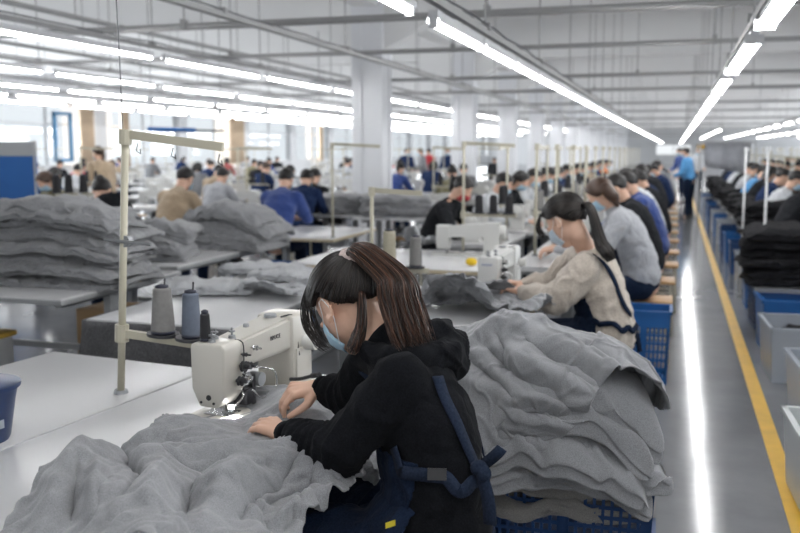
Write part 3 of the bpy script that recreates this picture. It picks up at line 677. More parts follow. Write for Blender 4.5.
def machine(label, m=m_mach, fine=True, brand=None, on_face=False):
    t = thing('sewing_machine', label, 'sewing machine')
    bm = new_bm()
    prism(bm, [(-0.062, 0.232), (-0.052, 0.243), (0.05, 0.243), (0.058, 0.232), (0.056, 0.105), (0.03, 0.052), (-0.03, 0.050), (-0.060, 0.09)], -0.075, 0.028, bev=0.007 if fine else 0)
    obj('head_cover', bm, m, t, auto=40)
    bm = new_bm()
    v = [bm.verts.new(p) for p in ((0.028, -0.050, 0.150), (0.028, 0.050, 0.150), (0.028, 0.050, 0.238), (0.028, -0.050, 0.238), (0.335, -0.060, 0.150), (0.335, 0.060, 0.150), (0.335, 0.060, 0.262), (0.335, -0.060, 0.262))]
    for f in ((3, 2, 1, 0), (4, 5, 6, 7), (0, 1, 5, 4), (1, 2, 6, 5), (2, 3, 7, 6), (3, 0, 4, 7)): bm.faces.new([v[k] for k in f])
    if fine: bmesh.ops.bevel(bm, geom=bm.edges[:], offset=0.010, segments=3, affect='EDGES')
    obj('arm', bm, m, t, auto=40)
    bm = new_bm(); box(bm, (0.372, 0, 0.133), (0.125, 0.145, 0.266), bev=0.014 if fine else 0)
    if fine: box(bm, (0.372, -0.072, 0.09), (0.10, 0.012, 0.13), bev=0.004)
    obj('pillar', bm, m, t, auto=40)
    bm = new_bm(); box(bm, (0.155, 0.0, 0.006), (0.55, 0.175, 0.02), bev=0.004 if fine else 0); obj('bed', bm, m, t, auto=40)
    bm = new_bm(); cyl(bm, (0.434, 0, 0.19), (0.475, 0, 0.19), 0.062, 0.060, 28); cyl(bm, (0.475, 0, 0.19), (0.487, 0, 0.19), 0.05, 0.035, 28); obj('hand_wheel', bm, m_mach2, t, auto=40)
    bm = new_bm(); cyl(bm, (0, -0.015, 0.02), (0, -0.015, 0.10), 0.004, n=8); cyl(bm, (0, -0.015, 0.085), (0, -0.015, 0.14), 0.008, n=8); obj('needle_bar', bm, m_chrome, t, smooth=True)
    bm = new_bm(); cyl(bm, (0.012, 0.0, 0.02), (0.012, 0, 0.12), 0.005, n=8); box(bm, (0.006, -0.022, 0.02), (0.02, 0.045, 0.006)); obj('presser_foot', bm, m_chrome, t)
    if fine:
        bm = new_bm(); box(bm, (0, 0, 0.0175), (0.07, 0.09, 0.003), bev=0.001); obj('needle_plate', bm, m_chrome, t)
        bm = new_bm()                                                # screws and oil holes on the end cover
        for y, z, r in ((-0.005, 0.082, 0.0085), (0.022, 0.066, 0.004), (-0.022, 0.066, 0.004)): cyl(bm, (-0.0775, y, z), (-0.074, y, z), r, n=14)
        obj('screw', bm, m_blackp, t, smooth=False)
        # tension discs, thread guides and levers on the operator's side of the head
        for k, (x, z, r) in enumerate(((0.008, 0.165, 0.017), (0.03, 0.125, 0.018), (-0.012, 0.125, 0.015), (0.014, 0.20, 0.007), (0.085, 0.205, 0.008), (0.05, 0.158, 0.012))):
            bm = new_bm(); y = -0.064 if x < 0.028 else -0.056
            cyl(bm, (x, y + 0.01, z), (x, y - 0.006, z), r * 0.35, n=10); cyl(bm, (x, y - 0.006, z), (x, y - 0.010, z), r, r * 0.8, n=18); cyl(bm, (x, y - 0.013, z), (x, y - 0.017, z), r * 0.8, r, n=18); cyl(bm, (x, y - 0.017, z), (x, y - 0.032, z), r * 0.45, r * 0.4, n=12)
            obj('tension_disc', bm, m_chrome if k in (1, 4) else m_dark, t, auto=40)
        bm = new_bm(); tube(bm, catmull([(0.10, -0.05, 0.14), (0.16, -0.085, 0.12), (0.17, -0.085, 0.06), (0.10, -0.08, 0.045), (0.06, -0.07, 0.08)], 5), 0.003, 6); obj('wire_guard', bm, m_chrome, t, smooth=True)
        bm = new_bm(); tube(bm, catmull([(0.30, -0.062, 0.055), (0.30, -0.10, 0.06), (0.31, -0.14, 0.072)], 4), [0.006] * 9, 8); cap(bm, (0.31, -0.14, 0.072), (0.313, -0.165, 0.078), 0.009, 0.009, 8); obj('reverse_lever', bm, m_blackp, t, smooth=True)
        # attachment block between arm and bed
        bm = new_bm(); box(bm, (0.075, -0.03, 0.055), (0.05, 0.05, 0.05), bev=0.004); cyl(bm, (0.05, -0.04, 0.08), (0.11, -0.04, 0.08), 0.008, n=10); cyl(bm, (0.09, -0.055, 0.02), (0.09, -0.055, 0.12), 0.006, n=8); obj('puller_block', bm, m_dark, t, auto=40)
        bm = new_bm(); cyl(bm, (0.115, -0.07, 0.10), (0.115, -0.03, 0.10), 0.022, n=20); cyl(bm, (0.14, -0.075, 0.045), (0.14, -0.04, 0.045), 0.012, n=14); obj('feed_roller', bm, m_steel, t, auto=40)
        bm = new_bm(); box(bm, (0.02, -0.045, 0.10), (0.012, 0.02, 0.03)); tube(bm, catmull([(0.02, -0.05, 0.10), (0.0, -0.075, 0.075), (-0.02, -0.06, 0.05)], 4), 0.003, 6); obj('thread_guide', bm, m_chrome, t, smooth=True)
        # top of the arm: caps, spool pins, thread post
        for x, y, r in ((0.30, 0.01, 0.022), (0.17, 0.02, 0.010)):
            bm = new_bm(); cyl(bm, (x, y, 0.235 + 0.08 * x), (x, y, 0.246 + 0.08 * x), r, r * 0.9, 18); obj('oil_cap', bm, m_steel, t, auto=40)
        for x, y in ((-0.045, 0.0), (0.0, 0.02), (0.03, -0.02)):
            bm = new_bm(); cyl(bm, (x, y, 0.238), (x, y, 0.252), 0.012, 0.010, 12); cyl(bm, (x, y, 0.252), (x, y, 0.275), 0.0035, n=8); cyl(bm, (x, y, 0.262), (x, y, 0.266), 0.010, n=12); obj('thread_post', bm, m_steel, t, auto=40)
        bm = new_bm(); tube(bm, catmull([(0.30, -0.03, 0.262), (0.335, -0.058, 0.262), (0.34, -0.066, 0.20), (0.335, -0.078, 0.13)], 5), 0.0028, 5); tube(bm, catmull([(0.015, -0.04, 0.243), (0.022, -0.064, 0.232), (0.022, -0.066, 0.17)], 5), 0.002, 5); obj('cable', bm, m_blackp, t, smooth=True)
        bm = new_bm(); cyl(bm, (0.385, -0.073, 0.165), (0.385, -0.115, 0.165), 0.026, 0.024, 20); cyl(bm, (0.385, -0.115, 0.165), (0.385, -0.117, 0.165), 0.016, 0.016, 16); obj('dial', bm, m_mach2, t, auto=40)
        bm = new_bm(); cyl(bm, (-0.03, -0.052, 0.052), (-0.03, -0.052, 0.042), 0.009, 0.009, 12); obj('needle_lamp', bm, m_lamp, t, auto=40)
        l = bpy.data.lights.new('needle_lamp_light', 'SPOT'); l.energy = 12; l.spot_size = 1.7; l.shadow_soft_size = 0.01; lo = bpy.data.objects.new('needle_lamp_light', l); COL.objects.link(lo); lo.parent = t; lo.location = (-0.03, -0.056, 0.040)
    if brand:
        me = text_mesh(brand, 0.020)
        o = link('brand_lettering', me, m_dark if not on_face else m_blue_text, t)
        if on_face: o.rotation_euler = (PI / 2, 0, -PI / 2); o.location = (-0.0758, 0.0, 0.20)
        else: o.rotation_euler = (PI / 2, 0, 0); o.location = (0.215, -0.0605, 0.213)
    return t
def table(label, x0, x1, y0, y1, h=0.76, top=None, edge=None, th=0.035, legs=True, name='sewing_table', cat='table', fine=True, group=None):
    t = thing(name, label, cat, group=group)
    bm = new_bm(); box(bm, ((x0 + x1) / 2, (y0 + y1) / 2, h - th / 2), (x1 - x0, y1 - y0, th), bev=0.006 if fine else 0); obj('tabletop', bm, top or m_top, t, auto=40)
    if edge:
        bm = new_bm(); box(bm, ((x0 + x1) / 2, (y0 + y1) / 2, h - th / 2 - 0.004), (x1 - x0 + 0.008, y1 - y0 + 0.008, th * 0.7)); obj('edge_band', bm, edge, t)
    if legs:
        for x in (x0 + 0.12, x1 - 0.12):
            bm = new_bm(); c = (y0 + y1) / 2
            box(bm, (x, c, (h - th) / 2 + 0.02), (0.05, 0.09, h - th - 0.04)); box(bm, (x, c, h - th - 0.02), (0.045, (y1 - y0) * 0.8, 0.04)); box(bm, (x, c, 0.022), (0.05, (y1 - y0) * 0.9, 0.044))
            obj('leg', bm, m_leg, t)
        bm = new_bm(); box(bm, ((x0 + x1) / 2, (y0 + y1) / 2 + 0.1, 0.30), (x1 - x0 - 0.24, 0.03, 0.04)); obj('crossbar', bm, m_leg, t)
        if name == 'sewing_table':
            bm = new_bm(); cyl(bm, ((x0 + x1) / 2 + .08, (y0 + y1) / 2 + .02, h - th - 0.10), ((x0 + x1) / 2 + 0.28, (y0 + y1) / 2 + .02, h - th - 0.10), 0.065, n=16); box(bm, ((x0 + x1) / 2 + .18, (y0 + y1) / 2 + .02, h - th - 0.025), (0.1, 0.06, 0.05)); obj('motor', bm, m_dark, t, auto=40)
            bm = new_bm(); box(bm, ((x0 + x1) / 2, y0 + 0.20, 0.09), (0.36, 0.22, 0.02), rx=0.2); obj('pedal', bm, m_dark, t)
    return t
def cone_proto(m, r0=0.034, r1=0.022, h=0.16, name='thread_cone', tip=True):
    t = thing(name, 'x', 'thread cone')
    bm = new_bm(); n = 26; prof = [(r0 * 0.9, 0.008)] + [(r0 + (r1 - r0) * k / n + 0.0007 * (k % 2), 0.008 + (h - 0.012) * k / n) for k in range(n + 1)] + [(r1 * 0.8, h)]
    lathe(bm, prof, 20); obj('thread', bm, m, t, smooth=True)
    bm = new_bm(); lathe(bm, [(r0 * 1.05, 0), (r0 * 1.0, 0.008), (r0 * 0.9, 0.009)], 20); cyl(bm, (0, 0, 0.004), (0, 0, h), 0.006, n=6); lathe(bm, [(r1 * 0.75, h - 0.002), (r1 * 0.8, h + 0.008), (0.004, h + 0.012)], 16); obj('cone_core', bm, m_navyplastic, t, smooth=True)
    return t
m_navyplastic = mat('navy_plastic', (0.02, 0.022, 0.04), 0.4)
m_th_grey = mat('grey_thread', (0.21, 0.205, 0.20), 0.9, var=0.2, vscale=60); m_th_blue = mat('bluegrey_thread', (0.12, 0.14, 0.18), 0.9, var=0.2, vscale=60); m_th_black = mat('black_thread', (0.02, 0.02, 0.023), 0.85, var=0.3, vscale=60); m_th_beige = mat('beige_thread', (0.42, 0.39, 0.30), 0.9, var=0.2, vscale=60)
CONES = {}
def cone(m, loc, label, r0=0.034, r1=0.022, h=0.16, group=None):
    key = (m.name, r0, h)
    if key not in CONES: c = CONES[key] = cone_proto(m, r0, r1, h); c.location = loc
    else: c = dup(CONES[key], loc)
    c['label'] = label
    if group: c['group'] = group
    elif 'group' in c: del c['group']
    return c
def thread_stand(label, h=0.9, arm=0.45, shelf=True, m=None, fine=True, az=0.0, group=None, shelf_z=0.18, shelf_l=0.5, plates=None):
    """cream pole clamped to a table: upper arm with thread eyes, lower spool tray; arm points along +X"""
    m = m or m_beigepole; t = thing('thread_stand', label, 'thread stand', group=group); r = 0.0125 if fine else 0.011
    bm = new_bm(); cyl(bm, (0, 0, 0), (0, 0, h), r, n=12); obj('pole', bm, m, t, smooth=True)
    bm = new_bm(); cyl(bm, (0, 0, -0.0), (0, 0, 0.012), 0.026, 0.022, 16); obj('base_nut', bm, m_steel, t, auto=40)
    bm = new_bm()
    box(bm, (arm / 2, 0, h - 0.015), (arm, 0.012, 0.028), ry=0.05); cyl(bm, (0, 0, h - 0.04), (0, 0, h + 0.01), r * 1.8, n=12)
    obj('thread_arm', bm, m, t)
    if fine:
        for x in (0.05, arm * .5, arm * 0.97): bm = new_bm(); tube(bm, [(x, 0, h - 0.03 - 0.05 * x), (x, -0.01, h - 0.055 - 0.05 * x), (x + 0.012, 0, h - 0.065 - 0.05 * x), (x, 0.012, h - 0.05 - .05 * x)], 0.0022, 5); obj('thread_eye', bm, m_dark, t)
    if shelf:
        bm = new_bm(); box(bm, (shelf_l / 2 - 0.02, 0, shelf_z), (shelf_l, 0.022, 0.026)); cyl(bm, (0, 0, shelf_z - 0.03), (0, 0, shelf_z + 0.03), r * 1.9, n=12); 
        obj('spool_bar', bm, m, t)
        for x in plates or (shelf_l * 0.28, shelf_l * 0.72):
            bm = new_bm(); cyl(bm, (x, 0, shelf_z + 0.013), (x, 0, shelf_z + 0.022), 0.055, n=20); cyl(bm, (x, 0, shelf_z + 0.02), (x, 0, shelf_z + (0.21 if fine else 0.1)), 0.003, n=6); obj('spool_plate', bm, m_dark, t, auto=40)
    return t
# ------------------------------------------------------------------ crates and bins
m_bluep = mat('blue_crate_plastic', (0.006, 0.04, 0.14), 0.35, var=0.08); m_bluel = mat('bright_blue_plastic', (0.015, 0.11, 0.34), 0.35, var=0.08)
m_clear = mat('cloudy_plastic', (0.50, 0.54, 0.60), 0.25, alpha=0.8, spec=0.5); m_wbin = mat('white_bin_plastic', (0.72, 0.75, 0.76), 0.3, alpha=0.93)
def crate(label, L, Wd, H, m, holes=True, taper=0.06, name='plastic_crate', cat='crate', group=None, rim=0.02):
    t = thing(name, label, cat, group=group); bm = new_bm(); th = 0.006
    def pt(u, v, z):      # u,v in -1..1 at height z
        k = 1 - taper * (1 - z / H); return Vector((u * L / 2 * k, v * Wd / 2 * k, z))
    def quadbox(a, b, c, d, n):
        o = Vector(n) * th
        v = [bm.verts.new(p) for p in (a, b, c, d, a - o, b - o, c - o, d - o)]
        for f in ((0, 1, 2, 3), (7, 6, 5, 4), (0, 4, 5, 1), (1, 5, 6, 2), (2, 6, 7, 3), (3, 7, 4, 0)): bm.faces.new([v[k] for k in f])
    for side in range(4):
        f = [lambda s, z: pt(s, -1, z), lambda s, z: pt(1, s, z), lambda s, z: pt(-s, 1, z), lambda s, z: pt(-1, -s, z)][side]; nr = [(0, -1, 0), (1, 0, 0), (0, 1, 0), (-1, 0, 0)][side]
        def strip(s0, s1, z0, z1): quadbox(f(s0, z0), f(s1, z0), f(s1, z1), f(s0, z1), nr)
        if not holes: strip(-1, 1, 0, H)
        else:
            strip(-1, 1, 0, H * 0.10); strip(-1, 1, H * 0.80, H)
            for s in (-1, -0.06, 0.88): strip(s, s + 0.12, H * 0.1, H * 0.8)
            nx = int((L if side % 2 == 0 else Wd) / 0.028)
            for k in range(nx): s = -1 + 2 * (k + 0.5) / nx; strip(s - 0.36 / nx, s + 0.36 / nx, H * 0.10, H * 0.80)
            for k in range(5): z = H * (0.10 + 0.70 * (k + 1) / 6); strip(-1, 1, z - 0.006, z + 0.006)
    quadbox(pt(-1, -1, 0.01), pt(1, -1, 0.01), pt(1, 1, 0.01), pt(-1, 1, 0.01), (0, 0, 1))
    obj('basket', bm, m, t)
    bm = new_bm()
    for c, s in (((0, -Wd / 2, H), (L + rim, rim, 0.022)), ((0, Wd / 2, H), (L + rim, rim, 0.022)), ((L / 2, 0, H), (rim, Wd + rim, 0.022)), ((-L / 2, 0, H), (rim, Wd + rim, 0.022))): box(bm, c, s)
    obj('rim', bm, m, t)
    return t
# ------------------------------------------------------------------ folded garments
m_grey = fabric('heather_grey_fleece', (0.155, 0.158, 0.17), (0.285, 0.29, 0.305), 420, 5, bump=0.15)
m_grey2 = fabric('heather_grey_fleece_soft', (0.21, 0.213, 0.222), (0.36, 0.364, 0.377), 180, 5, bump=0.2, folds=0.5)
m_greyb = fabric('brownish_grey_fleece', (0.14, 0.136, 0.132), (0.25, 0.243, 0.235), 400, 5, bump=0.15)
def slab(L, Wd, t, seed, droop=0.0, nu=40, nv=36, rough=1.0, edgew=0.03, form=None, notch=0.5):
    """one folded garment: a soft flattened roll with a doubled edge, origin at its bottom centre"""
    bm = new_bm(); sd = Vector((seed * 3.7, seed * 1.3, 0)); rows = []
    for i in range(nu + 1):
        u = -1 + 2 * i / nu; end = (1 - abs(u) ** 10) ** 0.5 if abs(u) < 1 else 0.0; row = []
        for j in range(nv):
            a = 2 * PI * j / nv; c, s = math.cos(a), math.sin(a)
            y = math.copysign(abs(c) ** 0.28, c); zz = math.copysign(abs(s) ** 0.75, s)
            dd = 1 - notch * math.exp(-(s / 0.22) ** 2) * 0.10
            x0 = u * L / 2 * (1 + 0.06 * noise.noise(Vector((y * 2, s, seed)))); 
            y0 = y * Wd / 2 * dd * (1 + 0.09 * rough * noise.noise(Vector((u * 2.2, seed, 0.3 * s)))) * (0.9 + 0.1 * end)
            z0 = t / 2 * (1 + zz * max(0.15, end))
            p = Vector((x0, y0, 0))
            w = noise.noise(p * 5 + sd) * 0.5 + noise.noise(p * 11 + sd) * 0.28
            w2 = (1 - abs(noise.noise(p * 7 - sd)) * 2.4)
            z0 += rough * t * (0.38 * w + (0.22 * w2 if s > 0 else 0.1 * w2)) + 0.012 * noise.noise(p * 2.3 + Vector((9, 9, seed * .2)))
            a_ = noise.noise((p + sd) * 6 + Vector((0, 0, zz * .3))); z0 += rough * 0.014 * (1.2 * math.exp(-(a_ / 0.09) ** 2) - 0.7 * math.exp(-((a_ - 0.2) / 0.1) ** 2)) * (1 if s > -0.2 else 0.3)
            if form: z0 += form(x0, y0)
            z0 -= droop * (abs(x0 / (L / 2)) ** 3 + abs(y0 / (Wd / 2)) ** 3)
            row.append(bm.verts.new((x0, y0, z0)))
        rows.append(row)
    for a, b in zip(rows, rows[1:]):
        for j in range(nv): bm.faces.new((a[j], a[(j + 1) % nv], b[(j + 1) % nv], b[j]))
    bm.faces.new(rows[0][::-1]); bm.faces.new(rows[-1])
    return bm
def pile(n, loc, rz, L, Wd, t, m, labels, group, seed=0, droop=0.03, jit=0.03, form=None, shrink=0.0, name='folded_garment', cat='garment', res=(40, 32), rough=1.2, slope=(0, 0)):
    rr = random.Random(seed); z = loc[2]; out = []
    for i in range(n):
        tt = t * rr.uniform(0.85, 1.2); k = 1 - shrink * i / max(1, n - 1)
        dr = droop * (0.3 + 0.7 * i / max(1, n - 1))
        o = obj(name, slab(L * k * rr.uniform(.94, 1.05), Wd * k * rr.uniform(.93, 1.05), tt * 1.25, seed + i * 0.37, dr, res[0], res[1], rough, form=form if i else None), m, None, (loc[0] + rr.uniform(-jit, jit) + slope[0] * i, loc[1] + rr.uniform(-jit, jit) + slope[1] * i, z), rz + rr.uniform(-0.09, 0.09), smooth=True)
        tag(o, labels(i), cat, group); z += tt; out.append(o)
    return out
def layerword(i, n): return 'lowest' if i == 0 else ('topmost' if i == n - 1 else nth(i) + ' from the bottom')

# shapes of the loose garments: grids of points in millimetres, stored as differences along both grid directions
CLOTH = {}
CLOTH['A'] = (71, 45, [
-1611,1297,37,13,-6,22,22,-3,6,16,9,-20,14,-1,0,22,1,3,19,-1,16,20,1,2,11,7,-22,14,-5,14,19,-7,6,19,-5,-8,10,-3,20,23,-2,-8,12,6,20,24,-8,-7,19,-5,5,19,0,9,22,4,-10,8,0,22,19,12,-9,19,3,3,23,3,11,-4,0,23,16,2,15,14,1,10,17,7,2,12,-6,23,15,-11,-6,27,-6,-6,22,0,-15,18,-2,-18,25,-6,1,15,-4,-12,-6,-5,-17,24,-5,-3,15,-6,-19,15,-9,-15,-9,2,-21,22,-2,-9,12,-5,-20,22,18,-5,17,-8,-17,16,
5,-27,24,6,-16,10,18,12,2,-4,-31,-9,7,17,1,-9,27,2,11,-16,-8,-8,12,1,4,-29,-3,2,8,6,-5,20,5,6,-28,-6,1,11,1,2,3,4,-1,-8,-6,-1,11,8,-8,-31,-6,10,24,0,3,1,-4,-1,2,-5,0,3,7,-2,-10,-6,-14,23,-2,8,-9,-3,0,-3,22,4,-15,-14,-4,9,0,5,7,-1,-14,13,8,9,-29,7,1,11,-17,1,-12,5,-2,8,7,-2,12,-7,5,-19,2,-3,1,12,0,1,-23,-7,-15,7,5,14,3,11,2,17,-12,3,-29,2,-11,7,1,8,-8,-21,-13,8,18,9,10,-6,25,-14,
6,-1,1,12,14,5,8,-3,7,-3,-29,-12,5,19,-2,-4,17,6,9,-21,-6,-5,11,1,0,-24,3,-3,18,0,-5,16,3,10,-27,-3,-5,23,3,6,-24,-5,-3,15,-2,6,2,1,-8,-7,3,4,-2,-6,-2,5,-2,-3,15,2,2,-12,2,0,-2,-9,-13,21,1,-2,-2,2,7,-6,16,10,-26,0,-11,0,-4,9,8,3,-5,15,-15,9,-28,2,-10,-1,-6,-5,-8,-1,-6,-1,4,4,11,3,9,-3,12,1,8,9,1,2,-29,-10,-14,6,-1,7,12,16,11,11,-7,-2,-28,2,-8,12,0,10,-11,-6,-15,-3,7,7,13,-4,32,1,
14,-19,-6,5,32,-4,3,-2,14,-1,-25,-3,-4,24,0,-5,7,1,11,-13,0,-15,21,-5,13,-29,0,2,4,6,-9,14,-4,10,-9,1,-4,11,3,6,-19,-7,-15,28,-1,8,-14,-4,2,-1,3,-1,-1,6,0,-8,-3,-1,10,-3,-1,-4,8,6,-5,-6,-1,-1,-5,-7,6,1,-6,13,9,8,-20,11,-8,-20,-7,11,9,12,-8,18,-10,9,-2,0,-7,12,-7,8,-14,-13,-8,-14,-4,-11,-4,1,1,-6,15,14,10,8,-1,1,-24,-13,-13,4,10,11,15,11,12,9,-4,1,-10,0,-4,7,-4,20,-9,0,-28,-6,-2,
-1,-8,23,11,2,-5,-1,3,-1,3,0,1,-8,9,1,-24,-3,1,18,2,-3,19,-8,0,3,4,-6,-2,3,0,-12,-8,12,-11,3,-5,7,0,7,-1,5,-3,-1,-6,5,2,0,-7,2,-3,-3,6,7,3,-10,-3,2,4,2,-6,1,8,7,-7,-12,-9,14,0,3,6,5,4,-23,-2,-3,1,-3,-3,19,-6,6,-21,10,-10,-20,1,17,18,3,-8,0,-9,6,-8,-4,-8,3,3,-4,2,8,11,12,-4,-5,-2,-5,-7,-10,13,11,2,-5,0,-5,-13,-21,-14,-1,16,14,13,-4,2,1,5,14,-6,1,-10,6,-2,17,7,-3,-11,20,11,-8,-19,
7,9,-1,-2,16,-5,2,-6,3,0,-2,-3,-3,-7,-2,2,2,7,7,8,2,-6,-1,-5,-1,7,7,-5,-4,-5,10,-12,1,-9,15,-3,7,-5,20,1,-23,-14,-1,18,-10,-9,9,7,10,-8,-3,-12,10,3,9,-6,-4,-2,0,14,9,-18,-13,-2,13,5,-9,17,0,4,-32,-2,3,-5,4,-1,19,-10,2,-13,4,-13,-17,13,15,18,-22,-5,-12,9,-1,7,-1,2,-1,-8,-11,-10,0,3,11,-8,-2,-3,1,3,10,1,-3,3,3,11,-12,5,-16,-16,9,18,18,-1,-1,4,5,-3,13,-11,0,-15,-5,1,14,-14,17,16,21,
2,-30,-8,2,11,2,-6,21,-4,-5,-4,-1,7,5,4,1,-19,0,7,-10,-2,-3,9,4,2,-7,-8,-6,25,7,5,-21,-1,-1,1,4,-8,12,-6,6,1,12,0,-9,-4,3,3,-13,-15,16,7,13,-12,-7,-6,8,-1,0,6,-1,9,-20,16,-2,-19,-7,-2,9,3,-1,26,-2,-3,-29,0,4,7,3,2,7,-6,1,-8,-2,-6,-5,19,5,7,-15,0,0,6,-1,5,-1,0,-5,5,-1,2,-6,1,0,-12,3,-11,14,9,6,7,-12,28,-11,6,-3,-4,-5,-16,0,1,0,-1,-4,-5,6,1,13,-2,-3,-31,-6,16,18,0,0,-7,12,4,-28,-9,
1,10,9,1,-3,-6,0,6,-2,-9,25,0,7,-22,4,-1,11,-2,6,-2,-1,-8,5,0,-5,10,4,9,-23,-10,-5,12,7,-3,2,-3,15,-12,2,-7,4,6,6,-8,-6,-4,7,-5,0,3,3,-2,0,4,-13,18,-6,9,-16,2,5,-19,4,-5,-3,6,3,20,-13,-10,-32,4,4,14,7,9,12,6,-3,-5,-11,0,-6,3,-4,-4,-1,-3,3,8,9,28,0,5,-12,9,-6,7,-2,-8,-8,2,19,-4,-7,-5,10,-5,1,-2,2,-5,7,4,-2,-10,-21,1,-21,7,-1,15,5,-1,13,-10,27,-5,7,-11,19,-5,0,3,13,3,-22,-14,1,14,
15,0,-16,-3,1,3,3,-14,27,-9,14,-18,0,-3,8,9,5,-14,-4,-11,18,-7,7,1,5,-1,-4,-10,8,-8,1,-13,15,11,12,-18,-6,-2,5,-7,-5,6,12,8,-11,-1,-3,-8,-6,0,8,8,-8,13,0,-8,5,-5,11,-14,-4,-3,-18,8,10,8,-3,-9,-8,-5,-13,-7,-2,8,1,23,5,10,-22,4,-5,0,3,6,2,-5,-14,-7,-3,4,3,6,2,13,8,20,3,-9,16,-2,13,-23,13,-20,21,-8,9,-4,-14,0,-10,10,2,3,-7,-8,-24,-3,5,10,5,19,6,-12,-1,1,7,-2,-3,-7,-2,14,9,2,-8,-13,
-4,10,9,6,-19,1,7,-8,5,-11,24,-7,7,-21,-1,5,7,-4,-5,7,9,-8,6,-2,12,-6,4,-2,8,-8,-5,4,-5,-7,5,8,9,-17,7,6,-11,-14,-11,21,5,7,-7,5,2,-26,1,-6,10,2,7,7,-4,-10,-2,5,5,10,7,0,3,-6,-5,-17,2,9,5,-17,-9,-13,-8,-2,-6,29,7,10,-10,-3,-13,-7,-3,9,4,10,-3,3,7,21,0,-2,0,-7,3,-12,11,-8,10,-6,4,-10,11,-12,16,7,-1,-6,-11,4,-1,-3,3,1,-10,-9,-28,-10,17,11,12,2,-3,-10,3,-4,9,0,-4,-7,-3,11,13,3,-16,
-13,-11,24,-4,11,-12,3,-2,-4,2,-2,15,0,3,-10,11,2,-16,-15,-4,21,6,-4,0,-1,3,4,2,4,0,3,-2,-3,-5,-12,14,1,14,-22,10,3,-12,-5,-9,24,7,-7,6,-8,10,-33,-3,2,-2,-5,-7,-6,-2,-12,-6,0,7,7,9,13,16,-7,-4,-16,2,-2,12,7,4,9,-9,3,-13,16,3,8,-3,3,10,-5,-7,8,-9,10,-24,3,-6,15,9,-5,10,-6,-2,-3,-2,6,-17,-3,-2,-1,-1,-4,-3,29,-5,12,-10,1,-3,5,-3,0,3,17,8,-7,-3,2,5,-5,11,-3,7,-8,0,-2,5,-5,7,-10,3,4,
-9,1,-14,11,-4,4,4,9,-1,1,-3,-7,2,-6,12,2,10,-1,-13,-5,3,0,-3,-6,3,6,4,-2,11,4,-11,-13,0,16,4,-14,14,1,11,-30,2,-1,-10,-5,1,6,7,-2,20,-11,-1,-24,13,5,19,-10,4,-4,-8,-15,-10,-6,-4,-12,3,1,12,2,6,-10,0,2,3,14,0,22,-7,6,4,0,5,-13,-1,-1,20,7,-13,8,-1,5,-11,-2,-4,-4,4,1,-9,8,1,14,-4,-2,-22,8,-1,14,-24,6,-10,6,0,-4,-2,5,-1,11,22,-10,-11,4,4,4,-2,1,-17,-17,28,6,11,-7,5,-5,8,0,12,-25,-5,
-9,15,5,7,-21,-1,-8,19,-1,11,-16,-2,-9,17,2,4,-2,5,-2,-17,4,4,4,0,-6,9,-8,9,-4,11,-3,-7,-9,0,7,7,-10,16,-3,5,-19,-11,2,-17,4,-3,7,14,7,21,-16,-4,-21,14,1,14,-12,0,-6,9,-2,9,-11,0,-18,9,2,9,-2,-2,5,-8,0,-21,0,3,24,4,2,-12,5,-1,0,-1,-2,15,-6,-4,-19,11,3,23,-5,-1,-9,-11,-4,-17,5,0,6,-1,6,-1,12,-4,5,-23,-1,3,7,9,5,-10,21,6,8,-7,6,-6,5,-2,10,4,-8,-10,-3,3,-5,6,-1,3,-7,7,11,2,-8,-3,-13,
19,-3,12,-18,4,-2,13,1,5,-12,-3,-2,-18,-1,0,21,-7,-11,-1,-1,6,-4,11,-3,9,1,13,-8,4,-6,6,-3,1,-12,1,0,1,2,1,6,-10,1,-17,-6,-12,-6,11,8,11,-8,2,-6,17,1,13,-22,-7,-18,13,5,15,-1,0,2,-2,0,-11,5,2,20,2,1,-14,0,-5,22,0,1,-30,-1,1,3,8,-1,16,-2,-7,-22,7,4,20,10,-1,5,-24,6,-12,-4,1,2,-1,-1,3,14,1,-1,-32,-9,-3,6,12,7,-21,3,4,3,-6,12,5,15,-25,-1,-3,13,6,-7,4,4,1,-6,-5,3,-8,0,5,-1,-2,-9,5,-3,
5,9,10,-3,-5,-5,7,0,3,-6,5,4,8,-22,-2,-3,4,-8,-2,-2,3,-1,2,5,5,-10,-13,-12,-4,10,8,16,3,-2,2,-8,0,-12,6,8,13,-8,-9,-12,4,2,4,1,4,-4,3,-2,1,0,-3,6,-2,2,-3,-2,-3,-2,4,1,-2,-3,3,4,5,-2,-4,6,0,16,1,-5,-26,-2,6,24,-6,-3,-13,1,7,-3,-13,-4,2,20,5,10,-21,-6,-10,4,2,5,8,-2,3,4,2,1,3,21,4,8,0,-6,-24,0,13,8,-7,5,11,4,-35,-10,2,13,4,-4,25,-1,9,-19,-1,-4,-1,4,4,-1,3,-11,-18,-7,7,12,4,-4,26,-6,
8,-17,-4,-1,7,6,4,-15,-1,-2,13,1,-10,-21,-5,-3,-4,11,11,7,-8,3,7,-5,-8,-7,12,3,17,-9,-7,-25,13,8,25,-10,-6,-17,-12,-8,-10,13,13,21,3,0,-1,2,-3,-4,5,3,16,-12,0,-19,11,-11,-8,-9,9,8,0,-6,-7,4,12,15,3,-10,-23,1,8,35,-19,-8,-27,14,9,12,-1,4,4,11,-6,1,-21,-3,-9,-3,5,-1,31,-6,4,-16,9,20,17,13,-23,12,-1,-4,-20,0,20,4,-5,7,12,0,-24,-10,3,-14,4,-4,28,-4,9,-12,-5,-6,-13,1,6,20,2,-5,-10,-1,
